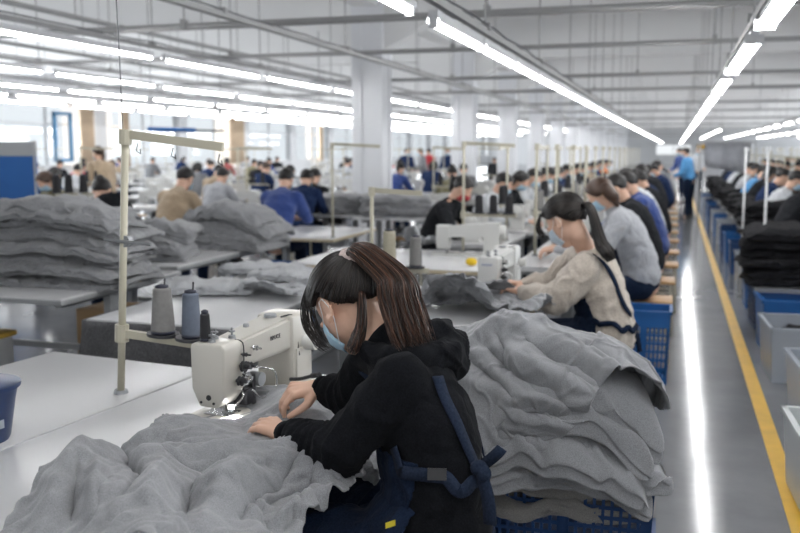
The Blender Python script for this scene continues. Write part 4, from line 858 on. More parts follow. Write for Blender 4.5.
2,-8,-1,3,8,0,2,21,3,-2,-19,3,-5,-22,-5,7,25,5,0,4,-9,-1,-9,2,-10,-11,8,11,10,0,-7,7,2,2,7,-9,-1,-19,8,-7,12,8,10,9,-13,-4,-20,-4,-9,-5,3,8,10,-2,6,-7,12,-7,21,-5,8,-5,5,-8,-9,-2,6,18,-1,-6,-11,0,6,-6,-1,-2,-14,11,1,18,-26,-5,-21,9,5,10,0,1,2,21,-4,9,-15,2,-1,-7,7,-1,-9,18,15,2,-1,-1,12,6,-28,7,-6,4,-11,3,7,-7,2,18,10,-2,-11,-14,0,4,12,-1,8,-7,7,-9,0,-5,-10,-2,3,15,1,-2,-24,4,-1,
7,8,-3,-15,-7,6,29,-6,4,-16,5,0,3,-4,-5,-6,13,3,17,-6,-4,-8,-10,-3,-12,2,2,-3,5,-4,11,11,-2,14,-15,5,-14,-2,-6,-7,19,-1,24,-7,14,-12,4,-13,16,-8,6,-11,1,5,-7,2,-9,15,-1,8,-13,0,-5,-15,4,5,12,0,1,6,4,-1,-3,-11,-3,-14,3,7,13,-17,-13,-20,9,8,8,4,1,8,19,-3,9,-27,4,-11,-3,19,-16,-4,-2,20,-3,4,11,11,-1,-25,-6,2,15,4,-2,-15,-6,4,12,12,4,-8,-11,-8,-14,8,1,36,-4,1,-16,-1,-2,-16,0,1,32,2,
-3,-26,-4,4,8,7,-2,-9,3,4,16,-7,-3,-27,5,7,22,-12,-10,-18,7,5,8,17,-1,23,-6,-2,-19,-1,2,13,-7,-4,-11,19,-5,14,-18,10,0,-5,-1,-14,9,-6,15,-3,6,-9,11,-18,19,-10,10,-4,-2,8,-14,3,-3,4,-4,5,-12,-4,-1,3,4,1,0,-8,-3,-11,3,4,8,19,-5,5,-7,1,-1,-7,-3,-18,1,8,15,9,-5,9,7,-3,3,-7,28,-8,6,-6,-4,-6,-2,11,-1,2,-2,15,-4,-14,-16,8,22,3,-5,-10,4,-2,-14,2,2,12,0,-7,-13,-2,9,29,3,-3,-20,2,-6,-3,-7,
7,25,2,-2,-24,3,1,3,3,2,23,2,-2,-12,-7,-3,-25,9,6,24,-11,-7,-21,1,-4,0,10,12,27,1,-11,-23,-3,10,26,3,0,3,4,1,-2,4,-13,8,-17,12,-14,5,-2,-1,-2,5,-9,4,-16,27,-3,9,-10,1,-5,0,1,5,-1,-17,2,-25,-2,-12,-1,6,11,6,-8,-12,-5,5,4,-1,20,9,17,4,2,5,-5,-7,-28,-5,10,23,17,-11,6,8,23,-20,-7,0,6,7,-5,-9,-7,4,17,-2,-8,-14,7,-1,-4,-5,9,29,-6,1,-8,4,-2,10,0,1,-12,4,-8,-14,-1,5,29,-2,1,-26,1,-4,6,0,
-2,31,-4,2,-25,4,-1,-20,7,3,35,2,1,-2,-1,2,-15,2,-1,10,-11,2,-17,1,-14,-11,3,15,18,3,-8,-8,-9,10,24,16,-8,8,-7,5,-1,4,-5,4,-8,-4,-2,-2,6,-5,3,5,-16,6,-12,15,-4,6,-11,-2,-2,4,9,2,-2,-8,3,-4,-22,-11,-12,14,11,5,-6,-7,-4,-4,-8,-10,9,14,8,5,2,3,5,-5,-4,7,4,24,3,20,-8,1,5,-3,-2,-1,-1,5,-5,-4,-8,9,24,4,-12,-28,-1,-2,-3,1,-2,18,0,2,-14,-2,8,28,0,-1,-14,-3,1,-4,2,2,17,4,-5,-19,0,-4,-7,-2,
4,34,-1,-3,-2,2,3,-20,2,2,7,-3,-5,-3,3,2,5,5,1,3,-3,1,2,-5,-5,-19,2,3,1,1,0,-6,3,2,24,0,2,11,6,-11,0,-3,1,-5,-5,10,-3,-3,-5,-2,4,-3,-3,-2,1,2,10,0,2,-12,-3,-1,7,8,-7,1,6,-2,-10,-8,-5,4,2,16,-1,-2,3,-4,-9,-5,-7,18,1,6,-6,-9,1,6,-11,1,22,-10,-3,1,6,4,-4,11,-2,3,-20,-1,2,9,3,-2,14,4,-9,-28,-5,8,15,1,-1,-1,-4,1,-14,1,-4,10,7,-2,-7,-8,7,16,7,-2,-1,-7,0,5,9,-10,-29,0,13,24,-14,-10,-14,
3,5,6,7,3,7,1,-3,-5,-5,-2,-4,3,5,15,7,-6,15,-4,3,-25,-7,1,3,-6,-2,10,7,4,-19,6,2,16,-4,6,-5,15,-25,23,-7,10,-19,-8,7,-4,4,-4,4,-16,3,-8,13,0,2,-16,-5,-6,-3,-8,8,5,8,-1,5,2,-12,3,5,11,-3,-7,11,9,-13,16,-5,16,-23,3,1,10,-1,21,-2,4,-4,-7,-9,8,4,6,-5,11,3,-1,-22,-4,2,7,-3,2,11,6,-11,-12,-9,7,-7,6,-10,-1,1,9,8,-1,1,0,12,-9,-10,-9,5,22,7,5,6,-7,-3,-12,-3,-9,-24,10,11,24,-11,-16,-17,2,
9,8,3,7,7,4,-3,5,-3,-4,-15,-4,8,-1,0,2,25,9,-3,-22,-7,7,5,-6,-8,-4,-3,7,14,10,-3,-3,-7,5,2,5,-4,4,-1,-5,-4,-9,6,-3,1,-10,-2,-5,-3,-3,5,7,5,8,5,-5,1,-1,4,0,-4,21,-5,-2,-13,2,7,-11,-9,0,12,0,-6,6,-4,5,-19,6,19,-15,-1,-3,4,7,-1,-8,-13,5,14,9,-7,-13,-14,14,16,10,-5,1,-4,4,12,2,-6,-6,1,-3,-19,-11,3,17,2,-5,8,5,1,-1,1,1,-14,6,-8,-15,2,14,30,-10,-6,-18,0,-7,-16,12,9,18,-19,-13,-20,7,-1,
6,6,15,18,-4,-1,-3,7,5,-1,-12,-3,13,1,5,-9,13,-10,-17,-5,12,17,4,-10,-14,-5,6,26,0,0,-9,-8,1,-6,6,-2,5,10,-6,3,7,1,-2,-23,6,2,-2,1,-11,20,-10,10,-13,9,0,2,2,-12,3,-9,28,-9,7,-11,5,-4,-16,-1,-5,24,-3,0,-6,9,23,-4,-2,-5,-1,-7,0,-2,-2,8,5,-2,-3,-2,18,-13,-17,-14,12,21,3,5,-5,-3,-6,3,1,4,5,10,-10,-12,-1,-1,-12,-15,5,14,7,-1,4,-4,7,11,-3,-14,-29,14,10,26,-8,2,-1,1,-2,-3,3,4,0,-5,-3,-5,
-3,-9,-12,6,6,5,-11,0,6,13,3,5,-4,-3,19,-1,1,-13,4,3,-9,-5,-1,14,7,-5,-5,-1,5,-13,10,-10,18,-13,6,-10,-9,-4,-11,-5,8,9,24,-6,3,6,-10,10,-10,17,-8,-2,2,-4,-6,-5,5,1,4,4,3,-5,10,-7,7,-22,1,-6,-1,5,-9,20,14,13,-5,-8,13,2,14,-19,-11,-8,11,0,-5,9,23,3,-13,-15,6,-11,-15,-19,13,2,7,9,17,-1,-5,16,0,-2,-4,-6,5,-5,6,-9,-8,1,0,-10,-2,9,0,-2,-8,0,-7,-14,-15,9,16,19,-9,-5,-8,12,8,16,-1,-1,-1,
0,1,-4,-6,-1,9,7,-5,3,5,3,-24,-5,1,21,-1,5,0,0,-9,15,0,10,-32,0,-3,0,1,-7,12,-9,7,-14,15,-6,16,-6,1,2,2,0,1,-18,3,-5,0,5,-1,6,-5,5,16,0,8,-9,6,-18,-4,3,7,12,-11,16,-12,5,-2,2,-5,-7,0,4,-10,-2,23,-2,15,-7,-5,-10,9,-1,18,-21,-8,-13,17,8,-2,7,14,5,-11,-18,10,-12,-3,-19,17,12,7,-5,-6,-10,8,13,5,-1,10,-2,-6,1,-3,0,-9,5,-11,-29,5,15,27,-12,-1,-11,-1,-16,-17,2,12,10,-3,-16,-8,3,6,3,-5,
13,16,3,0,11,-1,1,-13,1,-2,12,6,4,-14,1,-5,17,3,2,-8,5,-10,15,-5,8,-22,5,5,3,-2,-8,1,-13,7,-10,-3,2,0,13,-3,11,17,-12,1,-28,13,-1,-7,2,-9,12,-4,23,1,5,-8,6,-6,-22,-4,3,25,11,-9,6,-7,9,-18,-3,-13,24,6,19,19,-4,3,-28,2,3,14,3,-12,-17,13,-16,-7,-9,24,9,-3,5,10,15,-18,-16,-4,0,6,-20,18,17,13,-10,-19,-2,-4,6,2,6,-3,-8,0,18,-3,0,2,-4,-1,-22,16,7,19,-17,-3,-13,8,-5,-7,2,7,1,-5,-3,15,2,
-8,-16,0,2,-2,2,4,15,-6,-1,-2,9,-1,-12,-1,2,4,-2,3,8,-3,-1,-4,3,-4,12,-10,-1,-26,7,7,12,3,-7,6,-6,5,-5,-10,-2,-10,15,6,19,14,-8,0,-22,11,-2,2,-6,-8,8,-6,18,0,6,-11,-3,3,-10,7,-6,16,4,-2,-5,-3,1,-13,2,22,9,4,-5,5,4,0,-27,-10,7,24,2,-9,-26,16,-17,-13,-9,20,23,-6,7,7,21,-20,-14,-13,11,3,-14,6,24,5,-4,-8,3,3,-24,4,-7,-2,-4,7,35,2,-8,-4,-13,10,-20,19,-4,16,-7,-8,8,-11,12,-12,1,-5,6,4,
1,8,-4,-2,-17,-5,-2,10,10,6,-11,-5,-6,23,5,4,-32,4,-1,-1,3,3,9,-5,-5,-10,-10,8,7,4,-3,-9,10,-1,11,14,-10,9,-23,14,-11,-4,-2,-8,23,-4,19,0,1,6,-19,6,-22,5,-5,17,-5,3,-8,9,-5,-11,2,3,11,-7,-2,5,9,-1,0,8,15,-21,-2,2,29,-4,7,-1,6,-3,-7,-4,1,18,-12,5,-13,13,-9,-20,-10,7,17,5,-1,-4,25,-21,-8,-7,9,-5,-8,5,15,-2,-2,23,-1,4,-27,2,-7,-22,2,8,34,6,-13,6,-8,11,-4,-5,5,-11,7,-10,11,-2,0,-31,
-9,3,11,7,2,9,0,2,-13,-1,-5,14,0,4,-12,0,-1,27,-4,-1,-18,1,-1,-7,7,4,16,16,-17,10,-16,15,-5,-10,4,-13,8,-2,6,15,-11,7,-26,17,-9,4,-3,-3,24,-17,5,-14,15,4,-9,3,-23,6,-6,26,-6,3,-16,-2,-1,-5,4,-5,-3,-4,5,-2,17,16,-7,-16,11,6,1,-4,15,4,-5,-13,-1,0,11,6,-8,11,-11,13,-19,13,-9,-22,-15,7,23,6,2,-7,3,-9,-1,7,-4,-19,-7,9,13,2,-2,27,-7,4,-27,1,-2,-7,7,2,25,-3,-3,-7,1,2,-5,2,-1,7,-5,3,-10,
-4,-7,6,-1,1,-1,-1,-2,7,2,4,-7,0,-2,1,-3,-3,-22,8,-1,14,-5,11,20,4,-1,-1,2,4,-5,-14,-9,-5,2,0,-10,2,10,10,10,-9,7,9,-3,5,-10,5,-10,3,1,6,14,-12,0,-14,15,-12,-2,-7,-12,2,2,30,1,-9,-5,3,4,-2,-8,6,-20,2,25,-4,13,-10,-9,-2,2,22,-8,5,-14,6,-2,-2,-11,0,21,8,-13,11,-7,18,-20,12,-9,-20,-18,2,23,13,3,0,-6,1,2,9,-10,-31,-5,10,14,7,-5,21,-12,2,-29,2,5,9,5,-4,4,2,2,4,-6,0,-10,5,0,14,7,-9,-19,
-19,5,19,8,4,-8,-2,-9,-6,-1,8,5,9,-3,6,-5,-4,-12,-2,0,-14,-9,0,6,-5,9,10,24,-3,11,-13,4,1,-3,-4,-13,-1,5,13,17,-14,9,-3,4,-3,-11,12,-14,16,-17,15,5,-3,7,-10,13,-20,3,-12,-18,-4,9,17,0,-2,15,6,-9,4,1,21,15,1,0,-24,4,0,-10,3,0,20,-5,1,-4,5,1,-9,-7,-5,20,5,-11,21,-1,13,-21,14,-5,-24,-9,-4,5,-5,8,24,-4,2,-6,4,-6,-27,-3,11,24,7,-5,7,-11,-2,-30,3,2,12,0,0,2,11,3,8,-5,-1,1,-3,4,-12,9,-9,
-7,-15,-2,8,3,5,7,6,-6,-10,-5,-4,-2,-4,7,1,5,-5,2,2,3,-7,-5,8,15,8,-5,15,2,3,-10,-2,-6,14,-6,8,-19,2,-6,10,6,-15,5,2,8,4,-6,12,-15,12,-21,12,0,4,4,-9,11,-9,1,-2,-28,0,0,17,-2,0,19,4,25,-3,-2,-5,18,-3,-6,-3,6,9,-4,-7,-7,13,2,7,-23,5,1,-2,-5,-7,-8,-3,-2,33,1,7,-16,10,-6,-12,2,4,-4,-2,0,29,-6,1,-19,4,-12,-26,1,13,33,-3,-3,-5,-2,2,-9,-5,-2,-7,-4,-5,-5,10,13,20,5,-6,12,8,-4,-23,-5,4,
9,-3,-4,-2,-7,-6,-9,2,7,5,-2,0,3,0,-3,-11,0,6,11,11,-11,-15,-10,13,23,9,-5,13,-3,2,-3,0,-9,5,-3,11,-21,2,-4,9,15,-31,7,-8,20,1,-5,15,-16,9,-16,17,-6,12,-11,0,-4,9,-1,1,-29,-1,2,16,14,13,-14,-6,6,11,-1,2,-1,-7,-6,10,3,10,-4,2,-12,20,-6,12,-22,3,-4,4,1,-2,-19,1,-7,25,-3,10,-6,6,-8,-21,0,5,4,5,0,29,-12,6,-19,1,-9,-15,7,5,22,-2,-3,2,5,-1,3,0,5,-7,-6,-13,-25,-3,12,16,-3,5,15,13,-12,-15,
-6,3,0,3,0,5,-8,2,11,3,1,-8,-4,1,0,1,-6,-16,-3,4,12,7,-2,-13,1,0,27,4,2,-7,5,-4,2,-3,-7,7,-4,13,-13,-4,2,13,6,-21,-2,4,-3,12,0,13,-14,5,-11,9,-11,19,-14,3,-5,10,2,-2,-28,-2,21,19,12,-3,-30,-10,5,15,7,-3,-8,-2,4,1,-8,-1,15,10,-6,0,-4,0,11,0,7,-18,-9,-9,1,4,6,-6,0,-4,13,3,1,-31,0,2,12,12,-3,22,-11,2,-29,5,-1,9,3,0,5,-4,-3,-6,4,2,26,-2,8,-13,1,-8,-16,-1,-1,3,-2,6,6,2,-7,-5,-5,8,-2,
2,-6,-8,1,1,25,-1,2,-12,-1,0,5,0,-3,-23,4,-4,4,1,-2,-4,-4,10,23,2,-2,0,5,-5,7,-3,-1,1,0,13,-21,-2,-7,12,-2,-1,-7,6,-10,22,12,-5,-3,-10,10,1,-6,8,-14,6,-2,13,0,25,-3,1,-3,8,10,-7,-13,-11,7,13,12,-6,-14,-4,3,1,-9,-5,27,4,13,-14,1,-17,19,4,5,-2,-5,5,-18,1,3,-7,1,-10,23,-4,5,-34,0,3,14,8,-4,15,-8,-1,-33,4,2,13,2,4,6,-7,-3,-20,9,-3,32,-2,6,-14,0,-4,-3,1,-3,-8,-3,3,-3,-2,-6,-5,1,10,16,
-4,0,-2,6,-6,15,2,0,3,-4,4,-2,0,-3,-22,2,2,0,6,-13,-9,-3,10,27,-4,4,-7,5,-2,3,-3,-8,12,6,1,-2,-6,7,-2,-5,3,-18,-1,3,15,22,-20,0,-15,16,0,-7,6,-17,5,23,-4,-2,1,9,-11,-2,7,12,1,-16,-9,-1,14,8,0,-14,3,-2,-5,-7,-3,23,5,-1,-6,-1,5,3,5,-11,13,-4,5,-19,-2,4,8,5,-4,3,-8,5,-32,8,-4,18,5,0,13,-11,5,-26,8,-3,20,0,1,-5,-10,2,-19,8,-5,18,4,4,-6,-8,2,11,0,-4,-9,1,3,-6,1,-9,-2,6,5,8,-6,3,-15,1,
-2,12,2,-7,27,-4,9,-9,-2,-5,-6,5,3,-5,4,-3,-19,2,3,25,-6,-2,-9,-2,8,-14,-1,1,13,2,-9,-2,4,-3,22,-13,9,-16,1,1,1,18,-9,6,-24,14,-7,11,25,-6,-6,-6,0,-2,5,11,-9,-10,14,12,7,-22,-10,-1,13,6,2,-14,13,-6,-14,-13,6,24,6,-1,-21,-5,-2,25,1,-1,5,1,2,-29,2,-4,24,8,-6,7,-15,9,-27,7,-1,22,5,-6,-2,-7,9,-21,5,-7,29,0,7,-10,-13,-4,7,4,4,-25,9,-4,-9,-3,2,30,-2,2,-6,0,1,-15,-5,-5,-3,9,6,17,4,-4,-14,
-7,5,5,2,-11,27,3,5,-21,-13,-1,16,5,3,-6,2,0,-28,2,2,15,-1,-7,15,5,4,-11,-4,4,2,-1,1,-3,13,-13,9,-23,12,-6,3,-2,0,21,-7,2,5,4,26,6,14,-19,10,-4,-11,-20,10,11,-4,-3,5,13,-1,-15,-10,-4,19,1,2,-6,7,-1,-4,-6,1,6,2,4,-25,1,-6,24,-1,0,6,-6,5,-30,3,-1,12,6,-2,11,-11,3,-25,7,0,23,6,-3,5,-2,6,-16,5,-14,24,5,7,-19,-7,-4,20,-4,9,-32,2,-2,-1,1,-8,32,-6,8,-18,3,0,-10,-1,-10,20,-8,6,8,13,2,-32,
-5,2,11,-4,0,18,9,-2,-22,-5,0,3,1,-2,2,7,6,1,-9,0,-18,-1,-2,14,11,-2,15,-12,1,-27,1,6,18,20,-15,7,-29,9,-11,0,1,2,-4,16,12,1,0,7,12,6,-23,5,-3,2,-14,-5,20,6,8,-18,3,-5,0,-6,1,-2,-8,3,16,9,-5,8,2,-1,-11,-3,2,-30,-1,3,26,9,-11,12,-14,14,-20,10,-7,8,-4,3,-3,2,1,-10,-3,0,5,4,-4,16,-3,4,-16,6,4,-3,3,-9,18,0,-3,7,-2,9,-34,-3,1,9,4,-12,31,-4,10,-25,-3,0,-9,0,-1,9,-4,-7,21,6,9,-33,8,-4,
12,-13,4,-14,6,-6,6,-12,3,-11,1,-5,1,22,7,21,-13,-4,-24,1,5,21,4,-2,1,-13,1,-21,13,5,18,11,-11,2,-32,8,-2,4,22,-15,-6,-5,21,-5,0,13,18,4,-24,-3,0,1,-7,-9,20,1,8,-12,1,2,9,7,-4,-31,-9,4,6,1,-3,18,2,3,7,-1,-5,-34,-8,6,21,11,-17,18,-3,4,-2,8,-1,2,-15,12,-11,7,-5,5,3,1,-15,9,-8,17,-8,7,-3,-2,5,-23,5,-9,27,1,1,2,4,3,-30,-12,6,13,5,-9,24,-2,11,-30,0,-5,1,-7,5,12,3,-11,11,-5,4,-17,13,1,
7,-6,-1,-8,15,1,18,-13,-1,-20,-15,1,-17,15,1,7,-4,-1,-9,5,6,27,-7,-3,-12,-10,-2,-9,22,1,12,15,-12,-4,-6,12,15,5,3,-12,-5,4,2,5,4,4,14,-6,-11,-2,1,-15,-4,0,20,-5,-1,-19,2,3,7,-3,5,11,-2,-2,-11,-2,-1,8,4,2,3,1,-4,7,5,3,-3,-5,-6,-7,7,-5,15,4,0,-2,-8,-1,1,-2,1,-4,-4,6,-5,8,-9,15,0,5,-12,-2,8,-23,-1,-6,30,-2,7,-9,11,-3,-19,-13,2,21,4,-11,15,-1,13,-24,5,-11,-16,-3,8,11,5,-3,8,-5,-5,-3,
-2,0,-5,-9,-4,-14,13,10,21,5,-1,11,-13,2,-16,0,0,-4,4,1,0,1,4,10,-4,-9,-3,-12,0,-13,26,4,12,2,21,-9,-13,-3,22,3,-12,4,1,-4,4,5,18,-14,-1,5,-5,4,2,-6,-3,-3,-1,6,0,-3,-10,0,-1,6,1,13,7,-7,6,-2,2,-2,3,1,-18,-11,-9,-4,5,9,3,-2,0,6,10,-11,22,1,9,-19,-5,-3,9,1,4,-7,-7,-3,-17,3,-1,31,-4,3,0,4,3,-16,1,-8,23,-4,11,-26,15,-11,-8,-3,10,21,1,-5,3,-5,8,-17,2,-12,-4,-6,0,-8,5,2,16,-3,1,-3,-14,
3,-2,0,-3,-1,5,4,-1,1,0,9,6,-5,-13,-8,8,3,20,-6,15,-15,3,-15,7,-3,19,-25,-4,-17,8,24,3,-6,-6,-10,0,10,1,-4,-1,-2,-4,-3,6,1,-2,-1,4,-1,-13,2,7,32,-2,-3,-14,8,0,-8,-2,-11,-5,-1,4,-10,-1,1,32,2,-3,-4,8,4,11,-10,-2,-13,-2,-1,-15,-2,4,-3,6,-5,27,4,5,-9,-7,-5,-1,5,3,2,-5,6,-14,2,-11,32,-5,10,-19,2,-3,6,2,-4,9,-4,4,-10,-1,-5,-7,11,0,8,5,2,3,-9,4,-17,3,-5,1,-2,7,-12,-4,3,4,0,-3,3,-4,-8,
-2,0,2,1,2,3,3,-2,4,2,3,-11,-5,-7,3,-7,16,7,15,1,-4,-3,5,-5,8,-14,21,0,17,1,-8,7,-10,-15,-16,15,13,-1,-10,-12,1,11,24,0,-4,-6,11,0,-7,-8,-4,4,12,-7,-9,-5,12,21,-4,-5,-9,10,-6,-21,-1,-3,10,-11,13,20,12,-5,11,0,-9,10,-2,7,-17,-3,6,-25,-4,2,21,4,-2,-8,6,-4,26,-7,6,-23,-3,7,0,6,-15,19,-4,7,-28,0,-5,27,5,1,-3,1,-1,-19,-13,-2,-1,1,0,-9,8,5,16,-3,2,-6,-20,-10,-8,9,7,2,16,2,3,-5,-8,-13,
-5,8,15,5,-3,-4,-4,2,6,4,1,-5,-1,-1,1,-4,-10,-9,-1,7,4,17,2,4,11,3,-17,-11,19,8,-7,6,4,14,-14,-18,-4,8,13,2,-15,-16,-9,15,18,-1,-12,-6,13,3,4,-3,3,2,2,-5,-9,3,5,23,-7,2,13,1,7,-16,7,-14,-31,-11,11,29,1,8,-1,6,-17,24,-7,8,-5,6,0,-17,0,4,7,-13,-2,3,12,-4,6,3,3,-35,-3,0,19,3,-3,10,-1,-1,-29,-3,0,7,6,8,18,-3,-4,-14,-2,-1,13,-2,-1,-17,-12,-3,-6,23,7,17,-14,-13,-13,-18,-8,-6,7,12,7,6,
4,-11,3,-3,7,3,-3,-4,-4,2,-3,0,5,4,6,6,14,2,-4,0,-18,-4,-6,-8,22,-16,5,-6,1,7,-1,-2,-2,4,11,3,-1,3,-6,1,-10,9,-8,-2,-5,-1,4,-2,14,15,8,-6,-3,0,-6,-14,2,5,1,1,-9,-11,-9,18,21,5,-3,3,5,-13,-24,-14,15,21,2,0,-4,8,-11,29,-13,11,-18,3,3,-5,8,0,0,-7,-10,5,6,-3,17,2,6,-27,-2,-1,12,4,-3,2,-9,-1,-19,-7,-6,-14,11,8,10,7,2,19,-5,-1,-3,-6,5,-11,-3,-10,-8,17,2,10,0,1,2,-25,-4,-12,8,-21,-4,-3,
27,9,3,-7,-5,4,4,4,-4,1,2,4,8,1,-7,-3,-4,20,1,14,19,3,-8,-13,14,-4,-6,5,4,-4,-4,2,4,5,4,9,-6,4,-1,-10,-20,1,16,12,-2,-21,-17,0,5,2,2,11,13,-5,-17,-16,2,12,6,4,-10,-7,-11,25,17,1,-2,4,13,-15,-18,-14,15,16,-3,2,6,17,-14,14,-7,5,-3,-3,5,-23,-3,-6,-4,-2,4,4,-2,-5,-2,5,-4,-11,-4,11,25,7,2,0,-4,-3,-7,3,-2,17,-4,-5,-25,2,5,4,7,-5,11,4,2,3,-15,1,-6,4,4,-3,10,-5,1,-20,-6,-16,8,-18,-1,-2,
19,12,-3,7,-2,4,-6,-6,-5,-10,-1,10,6,-3,1,12,18,-8,18,-21,13,-10,4,4,1,1,5,-3,-5,-9,1,-4,-2,10,18,4,3,3,0,-3,-6,6,8,14,-8,-10,-14,0,2,0,6,5,7,-7,-12,-17,6,-8,-2,2,-8,-1,-3,20,9,-4,3,2,-2,0,0,2,2,-2,-7,3,7,2,-4,7,0,2,-11,5,6,17,-5,-9,-10,1,5,-3,1,1,-6,1,-5,5,1,1,19,5,-4,-3,-10,0,-27,6,7,21,5,-7,-3,0,-6,-6,-21,5,-13,20,5,13,-4,-4,1,-8,6,0,16,1,11,-15,-10,-22,-1,-7,1,0,-8,-8,5,11,5,
3,6,6,-3,11,13,-2,-15,-23,17,10,-9,-15,8,0,-9,3,13,7,2,-11,6,-7,2,0,-7,-17,-2,5,12,5,-12,-13,-4,7,5,2,8,3,1,1,5,-3,8,9,-2,0,-3,-3,-1,-2,8,-11,-14,-8,3,8,2,2,4,8,-7,-7,-13,10,11,3,5,2,-7,-13,-16,6,11,19,2,-4,9,4,3,-13,5,-13,21,-5,11,-9,2,-7,-29,-2,2,10,-4,3,10,3,-3,2,-8,-9,-26,7,4,10,16,5,13,-18,6,1,-13,-11,-18,20,11,8,8,-6,9,-20,3,-10,8,6,11,-2,-11,-18,0,3,11,-5,-15,-15,4,1,-2,-3,
2,3,2,19,16,-1,26,1,26,-26,-12,-7,8,-4,-19,14,16,5,-3,0,2,2,10,0,-7,-20,-7,12,17,-3,-10,-15,1,6,5,2,-2,-5,0,-5,-11,4,2,6,-2,7,11,-6,0,-4,13,-11,-13,5,-4,-3,-14,6,15,2,-2,-7,-2,3,1,8,10,14,-9,-11,14,4,6,-27,0,-9,10,-1,16,0,8,-15,19,-3,6,-7,0,-4,-28,2,7,23,-4,-6,-6,6,9,11,-10,-7,-15,2,8,-3,14,-9,-1,-4,4,11,-21,-4,-12,14,6,6,10,0,8,-9,-3,-12,-1,6,20,-1,-7,-15,-1,6,6,-6,-4,-8,4,-10,
-14,-7,3,3,1,25,7,-2,1,-12,21,-20,-11,0,1,5,-14,8,4,-3,7,15,-4,1,-2,1,0,-8,-1,-5,-3,6,-6,-7,-6,7,3,5,-4,-8,4,-1,0,-1,-2,-1,-6,14,27,-5,-5,-11,-4,-1,6,13,-3,-14,-3,-8,-8,-7,7,12,5,4,-4,7,2,4,-4,-6,3,-3,1,-16,3,-14,-6,-4,20,15,5,-6,13,0,3,-5,3,-9,-19,2,13,20,-16,-12,-21,7,5,13,-6,5,-3,-2,-8,4,-5,2,-10,26,7,19,-8,-5,-9,-13,-7,-5,9,9,14,9,4,-3,-10,-4,-5,0,-2,-3,0,6,8,-5,-5,-7,5,-15,
-17,11,12,17,-9,10,-10,-9,2,-8,17,-12,-13,-2,8,10,-1,-9,-17,-1,12,21,1,-16,-18,0,8,-2,-9,8,18,6,-11,-12,-2,7,13,0,7,7,-2,-6,-20,0,0,-3,4,1,20,-10,5,2,1,-7,-18,-2,4,12,6,-9,-15,0,8,31,2,-4,-24,6,-2,8,1,7,11,-4,1,-5,-1,-13,-25,-2,9,11,-5,-6,3,1,15,8,5,-9,-2,11,4,3,-18,-7,-16,-13,-15,-3,24,21,5,-1,-3,5,-9,-4,-6,6,6,7,-2,3,-2,-1,-7,2,-8,-2,-11,10,6,12,-4,-1,-1,-5,-5,-16,3,3,9,-10,-6,
-7,3,20,-14,5,-5,28,-4,8,-14,-1,-10,-11,8,-4,-8,-6,14,15,3,-16,-10,1,19,22,-3,-9,-6,0,-5,-26,0,1,13,-5,2,-3,-3,1,-10,6,9,13,-2,-4,6,4,-1,-7,0,6,0,1,-4,7,5,-3,-10,-2,-11,1,-7,4,-1,-2,-3,10,0,12,10,1,-7,-10,0,5,-4,-3,5,8,2,-6,-14,1,-5,-2,1,-2,5,-5,11,2,-13,-2,-2,3,-4,-2,-2,-1,-4,1,-9,2,9,7,-4,4,-1,7,-1,7,0,-4,-10,1,1,6,0,1,3,2,-2,-1,-3,-3,-2,0,1,-4,0,5,6,-4,-8,-4,1,3,24,-2,1,-5,-6,
4,-7,28,-5,10,-17,9,-15,-18,-2,10,7,-2,1,3,-1,-13,-21,2,14,32,-2,2,0,-5,-2,-11,4,4,5,-4,3,0,1,-3,-5,3,2,-8,-3,-2,0,10,-11,-9,-10,11,11,5,-1,-4,-1,-4,-1,1,-13,-5,-6,15,10,-3,-11,-7,11,8,31,-11,7,-16,6,-5,-12,0,-4,27,-3,9,-8,-6,-8,-26,4,5,10,18,-4,10,2,-5,3,-14,11,-2,-2,-1,-3,-3,2,7,-8,-5,-8,-10,-15,-10,19,19,5,-7,-7,-4,-5,-9,-5,1,10,9,-2,-10,-8,5,15,11,-10,-11,-1,11,13,-4,11,14,21,
-4,6,-25,0,0,-4,2,-4,27,-9,9,-20,15,-13,-13,-3,7,19,-5,8,-8,-3,-7,-2,1,-1,6,2,3,-7,-7,-2,4,2,4,6,0,-1,-3,10,-5,-22,-5,5,10,-2,1,1,7,-3,-4,-5,-6,2,1,7,1,0,-4,0,-3,-6,4,-1,9,12,-8,-3,-12,14,-2,23,-7,2,-1,-1,1,-27,7,2,13,-12,0,-10,2,-13,-11,-9,10,1,2,5,6,25,-3,10,-22,0,-10,7,-3,6,0,1,-4,-4,2,-4,5,3,12,-12,-5,-11,4,4,6,2,-12,-11,5,16,14,-10,-18,-19,9,17,18,-9,-7,-2,17,13,16,-7,4,-3,
2,-2,-26,-6,7,15,4,3,9,-7,-10,0,-1,8,-19,6,-2,21,-2,1,-22,0,-3,18,-3,7,-16,-2,1,8,3,-3,5,-5,0,-12,1,-6,23,3,9,-23,-4,-10,14,3,7,-20,10,-2,4,-12,-3,17,-1,3,-12,11,-9,-10,-7,4,5,0,5,11,-10,-7,-21,11,7,21,-1,3,0,-16,-7,-17,21,6,26,-8,-3,-21,12,-4,11,-10,3,-11,8,0,-2,-10,6,4,0,-8,-6,-9,-3,0,16,8,10,-16,-12,-20,16,12,19,-2,-1,-8,-17,-9,-6,16,10,8,-11,2,-2,-2,-9,-7,17,11,22,1,22,-13,11,
